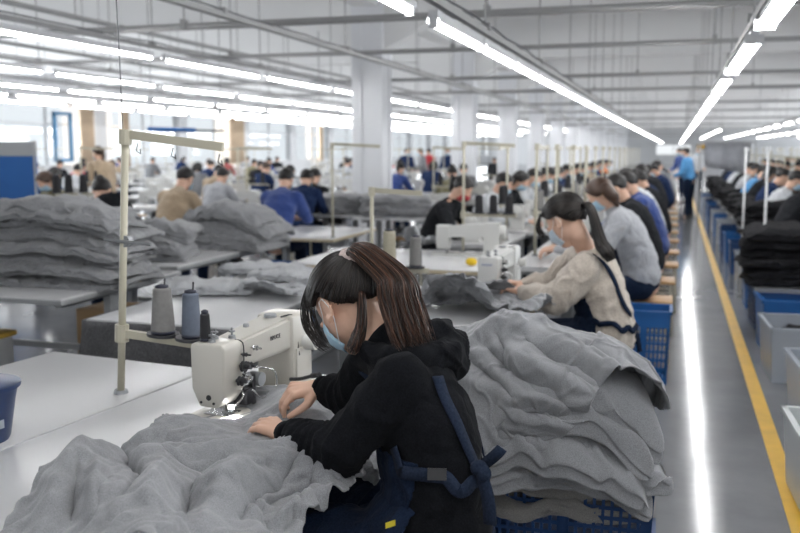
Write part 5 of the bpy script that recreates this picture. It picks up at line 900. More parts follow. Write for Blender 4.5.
-3,25,-17,6,-5,7,-6,-23,-5,3,28,3,6,-8,-3,-8,-14,0,0,-3,8,0,6,-2,3,5,0,-6,23,0,12,-25,-2,-9,-4,0,4,17,-7,-2,-4,2,-14,14,4,7,-2,-2,-1,6,-7,8,-18,9,-1,-4,1,-1,11,-7,6,-10,8,-8,-7,0,1,-5,9,3,17,-14,-8,-28,6,5,14,2,2,6,-9,-8,-9,6,5,7,-13,-5,-14,12,8,10,-3,7,9,21,-10,-2,-8,1,-3,-8,3,-4,-14,-7,-5,7,13,8,3,-6,2,-6,-2,-11,2,0,-3,-4,-3,2,19,9,17,-11,-12,-23,-7,7,11,-4,22,-16,1,-2,5,11,2,
23,-10,2,-21,2,-4,8,0,7,2,0,-5,-3,-4,-5,17,0,4,-4,6,2,-12,-10,-7,18,11,-6,1,-2,14,-8,0,-8,4,7,6,-9,-10,-6,5,6,7,-16,-2,-12,26,1,4,-8,4,7,-23,-4,-4,14,3,2,4,-5,-1,-13,-1,-3,-5,-1,6,9,6,-3,15,-5,-3,-17,9,3,3,-6,-3,-4,-5,1,5,-4,7,-9,-8,-12,-5,5,-6,-4,13,10,10,-5,1,-1,14,-2,3,-19,7,-3,2,-12,-4,-3,10,-2,6,-2,13,12,1,0,-12,-12,-24,-5,13,17,6,6,6,3,-16,-22,11,27,1,-10,-3,-21,4,2,24,0,-3,
2,-4,0,-22,-2,-7,5,12,6,6,-9,3,2,-5,-7,13,-6,-8,6,8,12,-5,-5,-4,-7,7,0,12,0,-8,3,-4,2,-1,6,4,-5,-10,-5,5,6,12,-19,7,-13,19,-7,7,-1,4,8,-23,-4,-10,-5,2,1,-4,1,7,11,-7,-16,-17,5,15,15,-2,0,2,2,-7,2,2,6,-7,7,-5,10,9,-4,10,-1,7,-5,-28,-4,-18,-3,1,4,0,-3,-2,8,8,5,21,-2,5,-21,3,-5,-3,-8,-10,4,0,-2,6,11,17,-12,-5,-4,8,-12,-18,0,14,20,-4,0,-6,-5,19,1,1,7,-7,-6,-2,-5,12,2,20,2,-2,-15,-6,
-4,14,0,-1,8,16,-1,-22,-9,1,11,4,6,-16,-3,-6,4,-5,-7,20,-3,-7,10,5,13,-12,-2,-12,10,1,5,0,-2,16,-21,-1,-14,10,-3,4,6,8,-4,1,-4,5,-6,3,1,6,-5,6,-8,3,-8,-7,3,2,-5,-9,-8,-23,4,1,16,0,5,10,-6,-6,-2,-3,1,-21,1,0,5,20,0,15,0,13,9,-16,-8,-15,16,6,11,-22,-5,-10,13,0,4,12,2,5,-12,-2,-6,-11,1,-6,3,1,2,4,7,11,-15,-10,-15,11,-6,-6,8,14,24,-10,23,-2,8,-2,15,5,-1,-29,-7,2,20,6,1,8,-1,-1,-9,1,
-2,-13,-13,2,22,9,-4,-14,3,-3,15,9,5,-24,-3,3,12,1,-3,-13,-5,-2,23,8,3,-14,-14,-4,18,11,-9,8,-5,15,-26,-5,-2,4,1,-2,16,11,-5,3,-13,12,-25,11,-9,23,-12,3,-28,1,9,11,1,-7,3,4,-5,-12,5,-4,-1,-2,9,4,6,-8,15,-12,8,-15,-3,3,6,23,-11,-2,-15,9,1,-5,-1,-6,19,-5,7,-30,1,-11,11,8,6,14,-6,5,-15,4,-5,-8,-7,-13,18,5,14,-10,5,-1,-8,-9,3,-1,-3,-13,6,20,17,-4,1,-11,-3,-2,3,3,1,-23,-5,-5,26,8,5,-6,
-2,-1,12,14,-2,-25,-15,2,23,-3,5,-20,-5,-7,18,7,0,-12,0,2,7,3,-3,-17,-3,5,10,7,1,-7,-8,-6,16,4,-1,9,4,5,-31,-5,3,2,-1,1,4,0,-8,6,-7,7,-10,4,2,22,1,-6,-12,4,-5,-10,-7,2,-10,3,8,18,10,-10,4,-16,6,-14,1,-6,12,-3,2,-13,-8,4,3,32,-2,9,-22,0,-9,0,3,0,23,-3,9,-28,-4,-7,1,8,0,28,-2,12,-23,8,-10,3,-5,1,20,-4,16,-14,9,-19,2,-10,21,-7,21,-13,10,2,16,1,-6,16,1,1,-12,5,-1,-21,-15,4,22,3,-2,-3,
0,9,4,3,-2,-10,1,-10,17,6,3,-25,-1,-2,8,-8,-3,14,1,1,4,-2,4,-11,6,5,-18,-8,1,17,-2,-5,-11,-1,-1,15,7,0,-3,-12,0,-22,7,-4,-3,7,1,5,-4,10,12,3,-4,13,0,2,-2,-4,2,-8,6,-3,-7,4,-4,5,-7,2,-7,-4,-4,-8,7,5,23,-7,0,-8,-7,-6,-10,25,6,12,-23,1,-9,10,-2,6,25,-6,2,-31,13,3,6,-4,6,9,5,2,-11,-7,-4,7,-5,11,-1,7,-11,-3,-3,-25,4,17,20,-8,2,-13,5,4,-3,2,-8,15,-4,11,-12,12,-12,-17,-11,9,15,-10,-10,
10,15,5,-8,-3,4,-6,-3,-9,17,-6,1,-4,7,7,-16,-1,-2,6,2,-5,19,1,6,-18,8,4,-16,-1,-5,23,-5,-3,-25,-8,1,-4,17,0,25,-3,5,2,-16,-7,-23,10,-18,-14,-2,19,18,1,8,17,2,-6,0,-7,-6,-21,2,8,5,8,-3,9,-13,9,0,-5,-5,-14,11,0,11,-5,2,3,-3,-4,-9,28,2,12,-26,8,-8,12,-2,17,10,-2,-3,-18,10,-11,16,-16,16,-4,5,-9,-3,0,-4,11,-18,12,-12,17,-13,-2,24,-4,3,-5,16,-1,3,-9,-3,-3,11,1,-4,8,3,10,-18,0,-8,1,-3,
2,4,3,0,-14,4,-4,8,-3,4,5,-3,-4,4,1,6,-12,2,-3,-10,-2,2,-4,-2,-1,29,4,0,-30,5,3,6,6,-2,19,-16,-3,-26,-3,-4,-8,13,8,27,5,0,7,-10,-1,-6,-4,-9,-25,5,7,18,1,-5,11,-3,5,0,-7,1,-18,13,0,7,11,-3,3,-26,3,-11,6,2,7,4,-2,2,-2,0,7,2,8,7,2,5,-8,-6,-1,7,17,-3,-1,4,-11,9,-14,11,-15,6,-4,-1,-1,-2,6,-8,2,0,-11,-7,-3,-4,9,18,3,15,-10,-1,-15,14,3,12,-15,-4,-1,1,-1,2,2,3,-1,-2,10,-3,-8,-9,-8,15,-1,
2,0,2,8,-11,-1,0,7,0,-9,8,-1,9,-9,0,1,-19,3,-4,-1,1,0,29,-2,2,-25,7,5,8,2,2,-1,-14,-4,-13,1,-10,-13,8,8,27,-3,3,-7,2,-5,8,-9,-12,-27,6,16,16,2,-3,9,8,-4,14,-14,6,-15,8,1,2,3,-4,-1,-17,-2,-15,10,7,10,-7,1,-12,-1,3,17,18,-2,14,-4,6,-9,-8,-4,0,5,-1,0,12,-8,3,-6,1,1,0,3,-21,9,-8,11,-6,3,3,2,19,6,-1,-15,19,-2,20,-11,0,-4,1,2,-2,4,-2,-4,-1,-1,-1,-1,-1,-2,-6,7,3,-4,-4,1,2,-1,-3,9,6,13,
-25,-1,-11,15,-3,3,6,0,3,-2,-2,-2,-20,-1,-1,-14,2,1,8,-7,6,3,19,0,18,-2,0,1,-4,-1,0,-9,-4,-27,11,2,27,-2,0,-6,2,-1,7,-9,-3,-21,5,0,6,-6,7,-2,1,-2,5,-15,-4,-7,20,-1,11,10,0,14,-6,0,-14,-4,10,5,-9,-8,-29,4,3,21,2,6,2,10,-6,4,-15,2,-13,1,-1,6,11,-1,3,4,-5,13,-15,7,-21,22,-16,2,0,25,0,-2,-4,-1,-2,-3,18,1,3,-7,6,1,-2,3,-6,12,-3,-13,-2,0,6,-1,4,13,-15,-13,-5,8,-4,-4,9,10,3,-7,2,7,-27,
0,-5,18,2,-5,14,-1,6,-5,-3,1,-12,-11,-7,-17,9,-4,-9,-9,13,21,15,5,8,4,-4,5,1,-2,-3,-6,-7,-27,0,9,27,6,-2,1,2,-8,6,-14,12,-15,9,-5,4,2,-3,-4,7,4,3,-22,-3,-14,6,0,7,8,-1,23,6,1,-6,-10,11,-6,-2,-12,-27,-5,6,20,11,1,5,13,-11,4,-22,6,-15,-3,-8,-5,7,13,6,0,-4,6,-20,-1,-2,])
CLOTH['B'] = (44, 44, [
-150,-313,-155,11,9,-20,9,-8,14,24,3,11,9,-7,19,14,8,19,10,25,9,15,7,18,-1,-15,20,-18,-6,16,12,-11,16,21,3,14,-4,-5,27,16,1,12,14,22,4,15,18,10,17,-5,14,8,20,9,17,13,8,10,-13,17,-14,-11,20,0,-8,26,23,6,11,15,13,19,15,8,18,12,-17,19,10,-1,29,29,0,0,25,9,4,18,7,-19,0,11,-22,23,2,2,17,0,-18,15,8,-23,3,16,-20,14,5,-21,22,13,-2,18,4,-2,8,2,-26,12,7,-21,23,-3,-10,19,12,15,23,18,6,23,4,
3,-16,11,-10,5,-2,26,8,13,-6,-14,-11,3,12,16,-12,-13,-17,6,3,-24,10,-4,14,-7,16,22,-4,16,-7,4,-23,0,1,-3,-3,-1,23,9,-12,-16,-7,11,2,-27,8,1,1,-2,-13,26,-6,10,-24,7,-7,3,1,3,25,-4,24,0,-4,-8,-2,-5,-21,-10,13,5,-18,-2,-2,2,-1,4,28,-6,15,0,-25,-7,3,18,-7,-4,-19,0,4,23,18,-6,10,-21,-2,-25,4,2,9,10,0,12,10,-4,3,-9,5,-3,-16,-4,-19,2,4,-3,15,3,24,7,-6,6,-12,7,-13,1,-10,-31,-2,-4,3,-1,8,
6,-3,20,-7,-13,-16,17,3,8,2,6,-1,4,-3,-4,1,16,18,-18,-22,-11,6,0,-26,10,-4,17,-5,20,15,-3,15,-5,3,-24,-13,8,0,7,-4,17,13,-12,-17,-7,13,3,-24,6,3,5,-3,-10,21,-9,-1,-28,10,-2,7,-3,10,21,-5,24,-5,-6,-12,9,-2,-21,-6,10,1,-21,5,7,2,0,3,11,-4,-1,14,-20,-4,-1,-3,2,-9,-13,5,5,18,17,2,12,-23,-3,-16,-6,-7,-8,5,8,16,17,0,13,2,1,-2,-17,2,-21,0,-10,-10,-1,14,16,15,-4,17,-9,3,-5,0,-6,-27,-1,1,
14,8,14,5,-10,3,1,-13,-24,11,5,17,-10,-4,-3,10,-3,10,-11,19,1,-6,-10,1,5,-5,-31,11,-4,13,-4,12,19,-5,4,0,-5,-8,-12,9,-3,-6,3,13,17,-8,-11,-8,8,10,-20,9,-12,10,-8,5,19,-8,-2,-30,10,-6,4,-1,6,25,-6,27,-9,-8,2,4,-3,-18,10,7,-7,-20,10,5,-1,5,6,2,-3,6,5,2,-7,7,-11,-14,-5,-26,3,7,5,21,-5,18,-23,3,-5,-6,-10,-18,-2,5,3,14,5,19,15,0,9,-12,5,-9,-4,-8,-20,-4,2,0,13,0,31,-4,1,-1,1,-6,-39,-21,
11,7,28,9,-6,-16,-3,5,1,5,-6,-14,-18,-7,1,2,17,-1,-9,-5,10,13,-3,8,11,1,-9,-27,12,-4,7,1,6,-5,-4,2,15,-4,-2,-6,3,0,-10,2,3,25,-5,-6,-19,7,5,-3,5,-3,10,-7,1,-2,-1,4,-11,7,-5,0,-1,1,18,-6,9,4,-7,21,-1,-14,-13,7,6,-11,-9,-18,0,-2,1,0,6,21,10,-1,12,6,-4,-1,-15,2,-16,-1,0,-1,23,-2,16,-18,5,-2,-17,-1,-18,3,-11,-14,6,6,7,17,6,28,5,-11,6,-17,13,-15,-1,-8,-24,5,4,29,4,0,9,-13,6,17,-1,11,
-9,0,0,-8,-4,-14,16,1,0,-4,3,-15,2,7,32,-1,-5,-28,-2,-4,0,-1,6,23,-5,1,-11,4,1,4,5,-4,-22,0,4,22,-7,-1,7,-3,-5,-14,7,-4,7,2,14,-13,8,-3,6,-6,8,23,-13,3,-2,-9,-12,-17,17,-4,-13,9,5,23,-12,-4,1,1,16,-2,-14,-2,5,29,-7,-5,-11,-5,-4,-22,-4,0,-6,7,4,13,15,-7,13,-10,12,-10,2,2,5,23,-12,3,-7,6,7,-15,7,0,-2,-8,-6,-7,2,-19,4,7,7,15,-12,20,-9,9,-6,-7,-7,-28,-2,2,9,-15,15,-1,-1,-2,7,21,9,2,
-22,-14,2,18,7,8,-8,-20,0,-2,7,-2,7,20,-5,-15,-26,0,7,-14,0,-3,16,0,12,21,-5,-5,-5,3,-5,-26,8,-1,20,-9,7,12,-9,2,0,1,-9,-11,15,14,-18,8,-5,12,-6,1,13,-5,7,6,-8,-15,-9,10,1,-10,8,2,2,-6,3,14,-15,3,-6,-14,0,3,21,11,-4,10,-1,-2,-2,-16,6,-16,-8,-2,-12,7,-2,-2,3,0,-5,4,8,27,26,-17,-3,-14,13,2,0,-5,12,0,-2,-1,-18,11,-15,-2,-6,-17,6,2,25,8,-2,7,-17,1,-25,-13,-6,17,-4,3,-4,3,12,1,23,9,-7,
-5,3,2,-9,-5,2,-3,-29,7,1,24,-3,17,14,-3,-23,-15,3,0,-27,0,-1,7,3,12,26,-7,-8,-2,0,1,-27,10,-1,12,-5,3,23,-15,10,1,-9,-11,-7,17,6,-22,12,-3,-1,2,-3,26,-16,13,5,-6,-14,-14,16,9,3,-3,0,-6,9,-3,6,-14,-6,-2,-23,-6,4,-1,9,0,9,18,-5,15,2,1,5,-6,5,-1,-16,8,-12,3,-7,-16,4,3,31,19,-14,-4,-25,16,-15,-3,-2,-3,20,-11,21,-4,8,1,-16,0,-27,0,-2,4,15,-1,23,-8,20,9,-2,-33,0,3,-6,-1,-10,20,5,1,0,
-2,9,12,1,-9,-9,1,3,-13,4,11,21,0,18,9,-4,-25,0,1,-5,-30,5,0,3,-1,12,26,-10,-6,-6,5,3,-24,9,0,7,-1,-2,17,-13,14,9,-15,-5,-2,9,-10,-16,19,5,-3,2,7,21,-22,11,-2,-7,-11,-3,15,0,0,-26,0,-2,28,6,-10,7,-7,6,-8,-13,6,-18,0,-2,-7,13,1,18,13,-8,10,-8,8,2,-11,7,-15,-1,0,-8,13,-9,17,12,-8,-5,-21,13,-2,-7,-6,-17,10,1,22,11,-5,5,-23,8,-16,1,-6,-12,-14,-5,11,3,16,7,0,-9,-5,2,-21,-5,-1,8,-1,-7,
-4,0,10,28,3,0,-9,4,-2,-1,3,3,6,1,24,5,-4,-24,8,2,-4,-28,8,2,6,-3,9,26,-16,-8,-8,5,0,-27,12,4,-1,2,-8,10,-4,4,14,-11,4,10,-8,0,-18,17,2,-3,7,11,18,-26,-4,-2,4,-5,-1,3,-1,2,-17,3,0,19,13,-15,5,4,-3,2,-13,12,-6,-13,4,-20,3,-1,13,22,-14,11,-9,6,2,-15,9,-22,-2,5,0,16,-7,17,12,-12,-3,-21,17,-4,-7,-4,-17,10,-1,23,10,-5,3,-28,10,-11,-13,-13,9,5,-3,-5,-8,19,8,2,-4,1,-3,9,-7,4,-4,5,1,-14,
6,8,-3,-2,-8,13,0,-1,8,-1,6,11,-3,23,2,-5,-16,-1,6,-6,-24,14,-1,8,-5,9,21,-17,-8,-6,5,-1,-18,12,-2,-2,1,5,-7,-1,-6,15,-9,5,13,-19,-4,-7,14,1,-3,12,15,9,-12,2,-9,9,-15,7,-19,0,-8,-17,0,9,14,10,-3,18,12,-13,4,-3,5,-4,-20,13,-18,3,2,12,20,-16,8,-7,2,2,-18,7,-22,-3,-2,-7,17,2,22,16,-9,0,-24,12,-8,-6,-1,-16,14,1,21,11,-14,-4,-9,15,17,-3,-4,-4,0,-22,-3,-4,6,7,6,-2,1,10,30,-14,7,4,-9,-17,
-14,13,0,-28,6,-1,15,-2,0,3,3,3,2,-2,11,22,-12,-8,-7,7,-2,-20,16,1,10,-8,14,14,-15,-13,-4,7,1,-14,12,-5,4,2,14,-12,0,-7,8,-4,3,9,-25,-1,3,-2,0,-4,-9,3,5,21,12,-10,12,-16,6,-16,-7,-7,-18,-2,4,2,4,6,14,11,-8,21,-5,6,-2,-8,1,-28,4,2,12,22,-17,10,2,1,2,-22,15,-6,-11,-3,-15,10,-1,14,19,-3,5,-23,5,-12,-4,-1,-11,15,8,18,-1,-16,17,-4,29,0,9,7,-11,-12,-4,3,-4,-19,12,5,-7,-2,0,23,-8,11,12,
-11,-7,-6,7,-6,-29,7,-4,12,-1,1,-3,2,1,3,-1,11,23,-14,1,-7,4,-9,-19,20,1,14,-12,15,8,-15,-9,1,5,2,-5,-10,-10,-2,18,12,-17,11,-2,2,2,1,-2,-4,-7,14,-12,2,1,-24,3,2,21,10,-6,14,-9,5,-8,-11,1,-14,-3,2,2,1,1,10,28,-15,8,-4,5,0,-18,9,-27,0,2,10,15,-9,17,9,-2,-1,-13,6,-9,-19,2,-17,8,-1,9,24,-5,15,-26,7,-14,-3,1,-5,-9,-1,23,-1,-4,-3,-1,16,-3,24,8,-16,-7,3,3,-16,-19,14,3,-24,3,-3,20,-3,7,
25,-14,-2,-7,2,-5,-29,8,-1,20,-7,3,-12,7,-2,-1,4,5,21,-15,6,2,-4,-8,-17,22,1,11,-10,7,11,-14,3,1,0,5,-3,-9,-13,-1,16,4,-15,12,-6,5,-12,6,-7,13,-3,5,1,-9,1,-30,6,3,7,13,-9,24,-9,5,3,-10,7,-9,2,1,-12,1,6,0,20,-9,13,4,-5,1,-23,8,-26,-5,-2,4,5,-1,9,12,3,8,10,0,5,-20,1,-17,-4,4,-1,22,-7,18,-12,1,-9,-11,12,18,7,-16,4,-6,12,-5,3,8,0,19,6,-14,1,-2,2,-23,-10,11,1,-25,3,-2,4,-3,9,30,-9,-8,
-5,-4,2,0,-3,5,10,-4,-4,-12,11,0,-14,14,2,17,-17,6,3,-9,-9,-15,23,6,-4,2,0,5,1,2,13,-19,9,1,-15,-12,2,14,-1,-2,1,-3,-4,-18,-1,1,19,8,-4,11,-8,6,-15,-4,0,-7,16,-9,28,4,-6,-4,-17,15,-17,-5,-12,-16,0,4,0,16,6,25,12,-5,5,-25,1,-22,-5,-13,-7,1,5,3,3,13,15,17,-1,9,-13,4,-11,6,-1,1,16,-6,14,-7,18,13,0,-4,-1,9,-23,8,-3,3,0,-9,19,-2,14,7,-8,8,2,-5,-20,-5,6,-3,-27,7,-1,10,-4,18,19,-5,-9,-27,
12,-6,11,-6,8,19,-16,2,1,-1,-2,-23,24,-4,15,-12,11,8,-16,-4,-10,10,-7,-1,3,-2,-6,13,1,4,-7,6,7,-27,-2,-7,26,0,-2,4,-2,6,-21,5,-1,6,8,-6,18,-20,9,-15,0,3,-16,8,-5,22,16,-11,11,-4,11,-3,-11,-6,-18,-10,-4,-21,9,11,23,10,-1,8,-9,0,0,-6,0,-3,-7,-2,-14,-1,4,3,19,-3,10,-2,2,4,-7,5,-5,0,-12,19,-5,26,-10,0,7,-2,-5,-22,11,6,-10,2,-10,22,-7,1,-4,-3,15,12,-5,-6,0,1,-7,-29,10,-2,17,-8,6,8,0,
2,-22,14,4,3,3,-3,21,-16,6,5,-10,-3,-22,23,-7,10,-8,2,11,-19,-2,-3,6,7,-1,-11,-6,-2,15,5,-6,6,3,5,-25,0,-2,25,3,-11,9,-14,10,-20,-2,2,6,16,0,7,-16,3,-12,-4,-3,1,-1,-3,-9,6,3,4,4,6,3,-4,-6,-4,-3,-2,-12,11,8,23,-5,-4,-8,7,-1,14,12,-7,5,-7,3,-7,-13,10,-8,1,-4,-3,8,1,18,-6,16,13,6,-26,8,-8,15,-3,4,17,-11,-12,-20,10,6,1,2,7,10,-8,-12,-13,0,10,14,-5,2,1,2,1,-25,12,-5,30,-18,7,5,-7,-7,
-21,17,4,-6,13,-2,16,-17,7,10,-13,-6,-15,23,0,5,-6,1,0,1,-3,-4,6,0,9,-25,1,-2,6,3,-7,14,-3,7,-26,-2,2,14,7,-3,11,-8,4,-18,3,-8,22,3,1,-3,-4,5,-20,4,-5,4,0,-1,8,3,-3,4,0,5,9,-16,-1,-1,-8,-6,-24,7,9,3,2,-4,-10,0,3,7,11,-2,19,14,-6,7,-13,12,-16,-6,-4,-13,8,18,1,-13,-10,14,8,-19,6,-10,22,-6,8,9,-9,-10,-26,13,3,16,-1,13,6,-9,-24,-14,5,4,8,-5,-2,1,2,8,-13,8,-2,9,-6,7,18,-21,0,-7,-1,-6,
-11,27,1,8,-13,4,6,-8,-3,-9,20,4,6,-20,-4,-2,11,8,-12,14,-7,12,-12,3,-1,3,1,-2,-3,-8,5,-19,7,-1,12,2,0,4,1,-1,1,14,-12,10,-6,6,-7,-16,8,-12,5,-7,9,0,-1,11,-5,3,0,-10,-5,-12,4,6,-1,20,-2,11,-6,3,-4,-13,0,-15,0,-4,-14,-4,2,16,13,2,13,-6,3,-13,-15,6,17,7,5,-3,-2,-5,5,11,-13,4,-5,25,-12,7,3,-4,-13,-21,15,11,18,-9,22,3,-9,-27,-6,5,-9,2,1,2,-13,5,0,-2,2,1,3,8,1,7,-16,2,7,-19,-5,-12,25,
5,10,-17,4,2,0,0,-6,19,-1,7,-27,1,-3,5,6,-9,4,-7,9,-9,-2,4,19,4,-8,-14,-2,-1,-10,2,1,21,0,0,-12,-5,2,-1,13,-3,20,9,-5,7,-22,8,-23,-6,-3,-7,8,4,25,17,-6,3,5,-8,0,-6,8,0,5,-6,-2,-2,2,3,-16,6,-7,-9,-2,-24,-3,-9,-5,9,10,16,10,15,-3,-7,5,4,-6,-2,8,-4,-14,10,0,-4,5,2,19,-15,9,3,-2,-16,-4,7,-2,0,-2,33,2,-10,-15,4,-1,-8,2,0,2,0,3,2,-7,-20,-16,-9,26,6,1,-1,5,7,-19,-5,-14,23,0,5,-3,1,7,-1,
8,-2,5,-3,4,-16,1,-1,-2,2,-5,-7,-3,3,-1,8,1,23,0,-4,1,-2,-1,-29,-6,4,15,-3,-2,-9,-3,-4,-6,5,11,19,15,-7,15,-21,3,-15,0,-2,-13,12,6,18,-3,-4,-1,-14,-9,-14,2,6,11,13,0,9,10,-2,5,1,0,-4,-20,0,-13,-12,-8,-12,-13,-1,19,12,15,-14,10,8,-14,-12,1,8,-10,-21,21,4,2,-2,-13,6,-1,5,5,-8,5,11,-3,-3,-4,0,30,3,-11,-11,0,9,-12,-3,6,-4,1,-1,14,1,-20,-10,-14,24,1,0,-5,3,10,-14,3,-2,-8,-5,1,5,-1,1,
6,1,-1,2,0,0,1,2,0,6,1,-3,0,-3,0,-17,1,0,8,2,-4,16,-1,-3,-27,4,7,27,-4,-2,-11,-11,-11,-24,4,10,11,17,8,23,-14,-13,-21,-5,-3,-9,6,9,18,-1,4,5,-8,-7,-15,-3,-6,-3,2,4,7,1,9,9,21,1,9,-3,-6,-4,1,14,8,-7,-14,12,-8,12,-6,16,12,-17,-5,2,2,-13,-8,11,11,10,-10,-8,-11,12,-5,-9,4,4,11,-7,-4,-4,4,20,7,-18,-3,0,-2,-6,-10,22,0,7,-9,11,3,-13,-5,-8,24,1,0,-19,-8,5,3,9,-3,-14,-7,3,13,0,0,0,0,0,0,
0,0,0,5,-5,-8,0,-3,23,-7,1,-20,0,-1,5,5,2,11,-3,-5,-26,5,9,20,4,2,7,-16,-9,-24,1,1,0,19,8,18,-14,-6,-16,0,5,8,19,-1,16,-4,-2,-1,-15,1,-13,-7,-17,-14,4,-7,-4,-5,11,6,13,15,16,-2,17,3,1,6,-4,-12,-22,24,-4,9,-5,5,10,-9,0,1,0,-2,-2,2,1,-1,-2,2,7,-1,1,-7,-2,-6,5,0,-1,-10,13,10,9,-29,3,0,0,-5,-17,28,3,9,-16,6,5,-10,-3,-10,27,-2,5,-14,-8,7,-5,6,-1,-6,1,-1,7,0,0,0,0,-7,8,0,-3,-3,-3,0,-19,
4,2,28,-3,2,-22,4,1,5,1,2,11,-9,-9,-25,6,6,14,12,7,15,-11,-13,-20,-8,2,-5,15,12,22,-12,-15,-26,-3,9,12,16,2,13,11,-4,4,-10,6,-1,-13,-3,-7,-4,-10,-5,-9,-6,-7,-8,-5,24,-6,21,-20,12,10,-11,-18,-16,22,8,11,-13,7,-2,0,-18,-9,7,7,8,0,9,7,-19,3,-3,4,13,-2,-1,-20,3,8,5,-14,19,4,10,-29,5,1,-2,-13,-13,27,2,7,-13,4,5,-3,9,-17,19,-5,0,-1,-7,7,-9,2,4,-4,-4,-3,-3,-2,-2,-3,4,4,5,-2,2,0,-1,-7,-17,
5,7,25,0,3,-14,8,4,9,-1,-4,-3,-9,-12,-22,-2,5,3,13,11,21,-12,-8,-12,-3,-2,2,8,7,10,-3,-16,-25,-8,10,12,0,-1,6,16,3,11,8,4,7,-9,1,-4,6,-6,0,-14,16,-3,-2,-20,24,-6,17,-17,17,11,-19,1,-10,16,-2,10,-1,11,-1,0,-19,-8,8,5,-11,12,-2,9,-10,-4,3,-4,19,7,-12,-15,-5,17,7,-15,13,4,18,-26,4,-4,-2,-12,-19,28,1,6,-12,-6,16,-14,11,-13,17,4,-8,3,-8,1,-3,1,-1,-7,-4,15,-19,-1,-1,-5,7,3,23,1,-3,-1,
-5,-6,-22,-2,3,19,-4,2,-12,11,11,15,8,-1,8,-13,-11,-18,-7,-4,-8,12,14,17,-5,-17,-21,0,11,11,4,3,8,-8,-21,-22,-1,18,15,-1,-6,-3,1,0,6,9,10,13,5,2,0,-19,13,7,8,5,-10,5,-16,22,-5,7,-4,2,9,-12,-6,-14,11,12,19,-14,7,-2,2,-12,-5,3,-6,2,4,-2,-7,1,3,0,-2,16,6,-14,-8,2,9,-1,-16,18,8,15,-19,3,4,-7,-10,-14,24,5,-10,3,-9,15,-20,1,5,-5,0,-2,-7,3,-2,18,9,-10,13,-7,7,-8,-2,-6,-27,1,11,18,2,4,1,
-1,-12,-21,0,-14,-3,-2,0,0,-5,22,13,10,6,14,-11,-7,-12,-2,-18,-12,8,16,6,0,-12,-12,-3,18,15,4,-4,-3,1,-13,-13,-9,16,16,1,-16,-13,6,-1,2,-4,15,15,-10,3,22,1,12,-17,5,6,-16,-7,-17,25,-2,-2,1,1,13,-14,-8,-16,15,18,16,-19,6,6,-5,-16,-5,16,11,7,-11,0,-9,6,-10,-4,11,6,2,-7,-8,14,-11,4,-10,5,5,11,-7,8,2,-7,-11,-13,25,12,-18,13,-1,-2,-9,-8,14,0,-6,5,-25,1,-2,-1,6,-2,21,3,5,1,-7,-9,-30,3,
3,14,5,11,13,0,0,-4,-10,-10,-16,1,-15,-12,-2,8,9,10,17,18,0,1,-1,-4,-7,-3,1,-6,-12,-2,-4,-11,4,17,19,-12,-17,-15,10,-1,-1,0,23,24,-1,-21,-21,7,-16,-9,-6,18,-10,-2,-15,27,-4,9,-6,12,9,-20,-17,-13,17,11,3,-7,-1,7,-7,-5,-7,15,3,9,-12,8,-2,4,-9,-13,15,2,9,-11,11,4,-10,-12,-7,15,2,-17,11,-9,15,-3,0,-16,3,-2,7,-7,12,21,-19,1,-3,5,7,-13,22,10,-9,-4,-4,11,-1,-15,7,-19,-1,-7,-17,0,6,12,8,
7,15,-4,-10,-19,-5,-10,-7,2,15,12,10,6,17,-12,0,-8,-3,-16,-17,3,-8,-6,2,14,10,0,0,1,0,6,4,-1,-2,5,-1,7,-5,9,3,2,-1,-24,-20,-2,1,2,-1,21,25,-2,-4,-9,-8,0,14,1,15,-21,-2,-12,23,-5,4,-7,17,13,-21,-18,-15,21,9,7,-12,3,7,-8,-3,2,15,8,-6,-7,-1,1,3,-16,-15,15,-1,-2,-1,5,12,-4,1,1,0,-4,-16,12,-1,19,-17,-4,-18,16,4,-9,6,1,14,-6,-6,15,-19,3,1,3,13,-4,10,12,-2,6,-6,-1,-13,-14,-6,-23,1,1,3,
8,14,17,0,-4,-1,-10,-10,-19,2,-1,-1,6,13,18,6,4,8,-6,-8,-9,-7,-7,-13,-1,-3,-4,2,-7,-3,15,-5,-8,-6,13,7,9,21,17,-9,-6,-7,9,-24,-17,-8,9,6,-2,14,19,-11,4,14,0,-3,0,1,13,-27,-3,-3,16,0,4,-9,12,4,-2,-9,-14,24,-1,-4,1,0,4,-2,1,7,-5,0,0,-3,14,9,-6,-15,-8,7,5,5,-10,-6,-7,6,-5,4,7,-1,-6,-7,7,12,-14,-1,-6,4,-5,-2,4,4,-10,-15,-1,-5,-3,-1,-1,-1,-1,10,9,10,9,20,10,0,8,-11,-3,-22,-4,-12,-14,
4,16,17,11,2,15,-14,-4,-15,1,-17,-17,-4,7,4,11,13,14,12,-3,7,2,3,3,-11,4,-6,-13,-10,-16,12,-22,-12,-7,13,6,11,21,16,-10,-5,-8,15,-24,-11,-12,9,1,-3,14,-14,-8,-11,24,0,-5,7,-4,7,-16,0,3,12,5,10,-13,12,6,-9,-4,-8,12,-8,-20,18,3,14,-7,2,3,-5,-6,4,-1,-1,2,3,-1,-17,9,12,18,-25,0,0,-5,-5,-3,26,9,-4,-14,-1,1,-16,-2,3,3,2,-3,33,-2,-3,-11,-6,-3,-12,-6,-4,-14,1,-5,-8,2,15,18,13,5,18,-3,1,
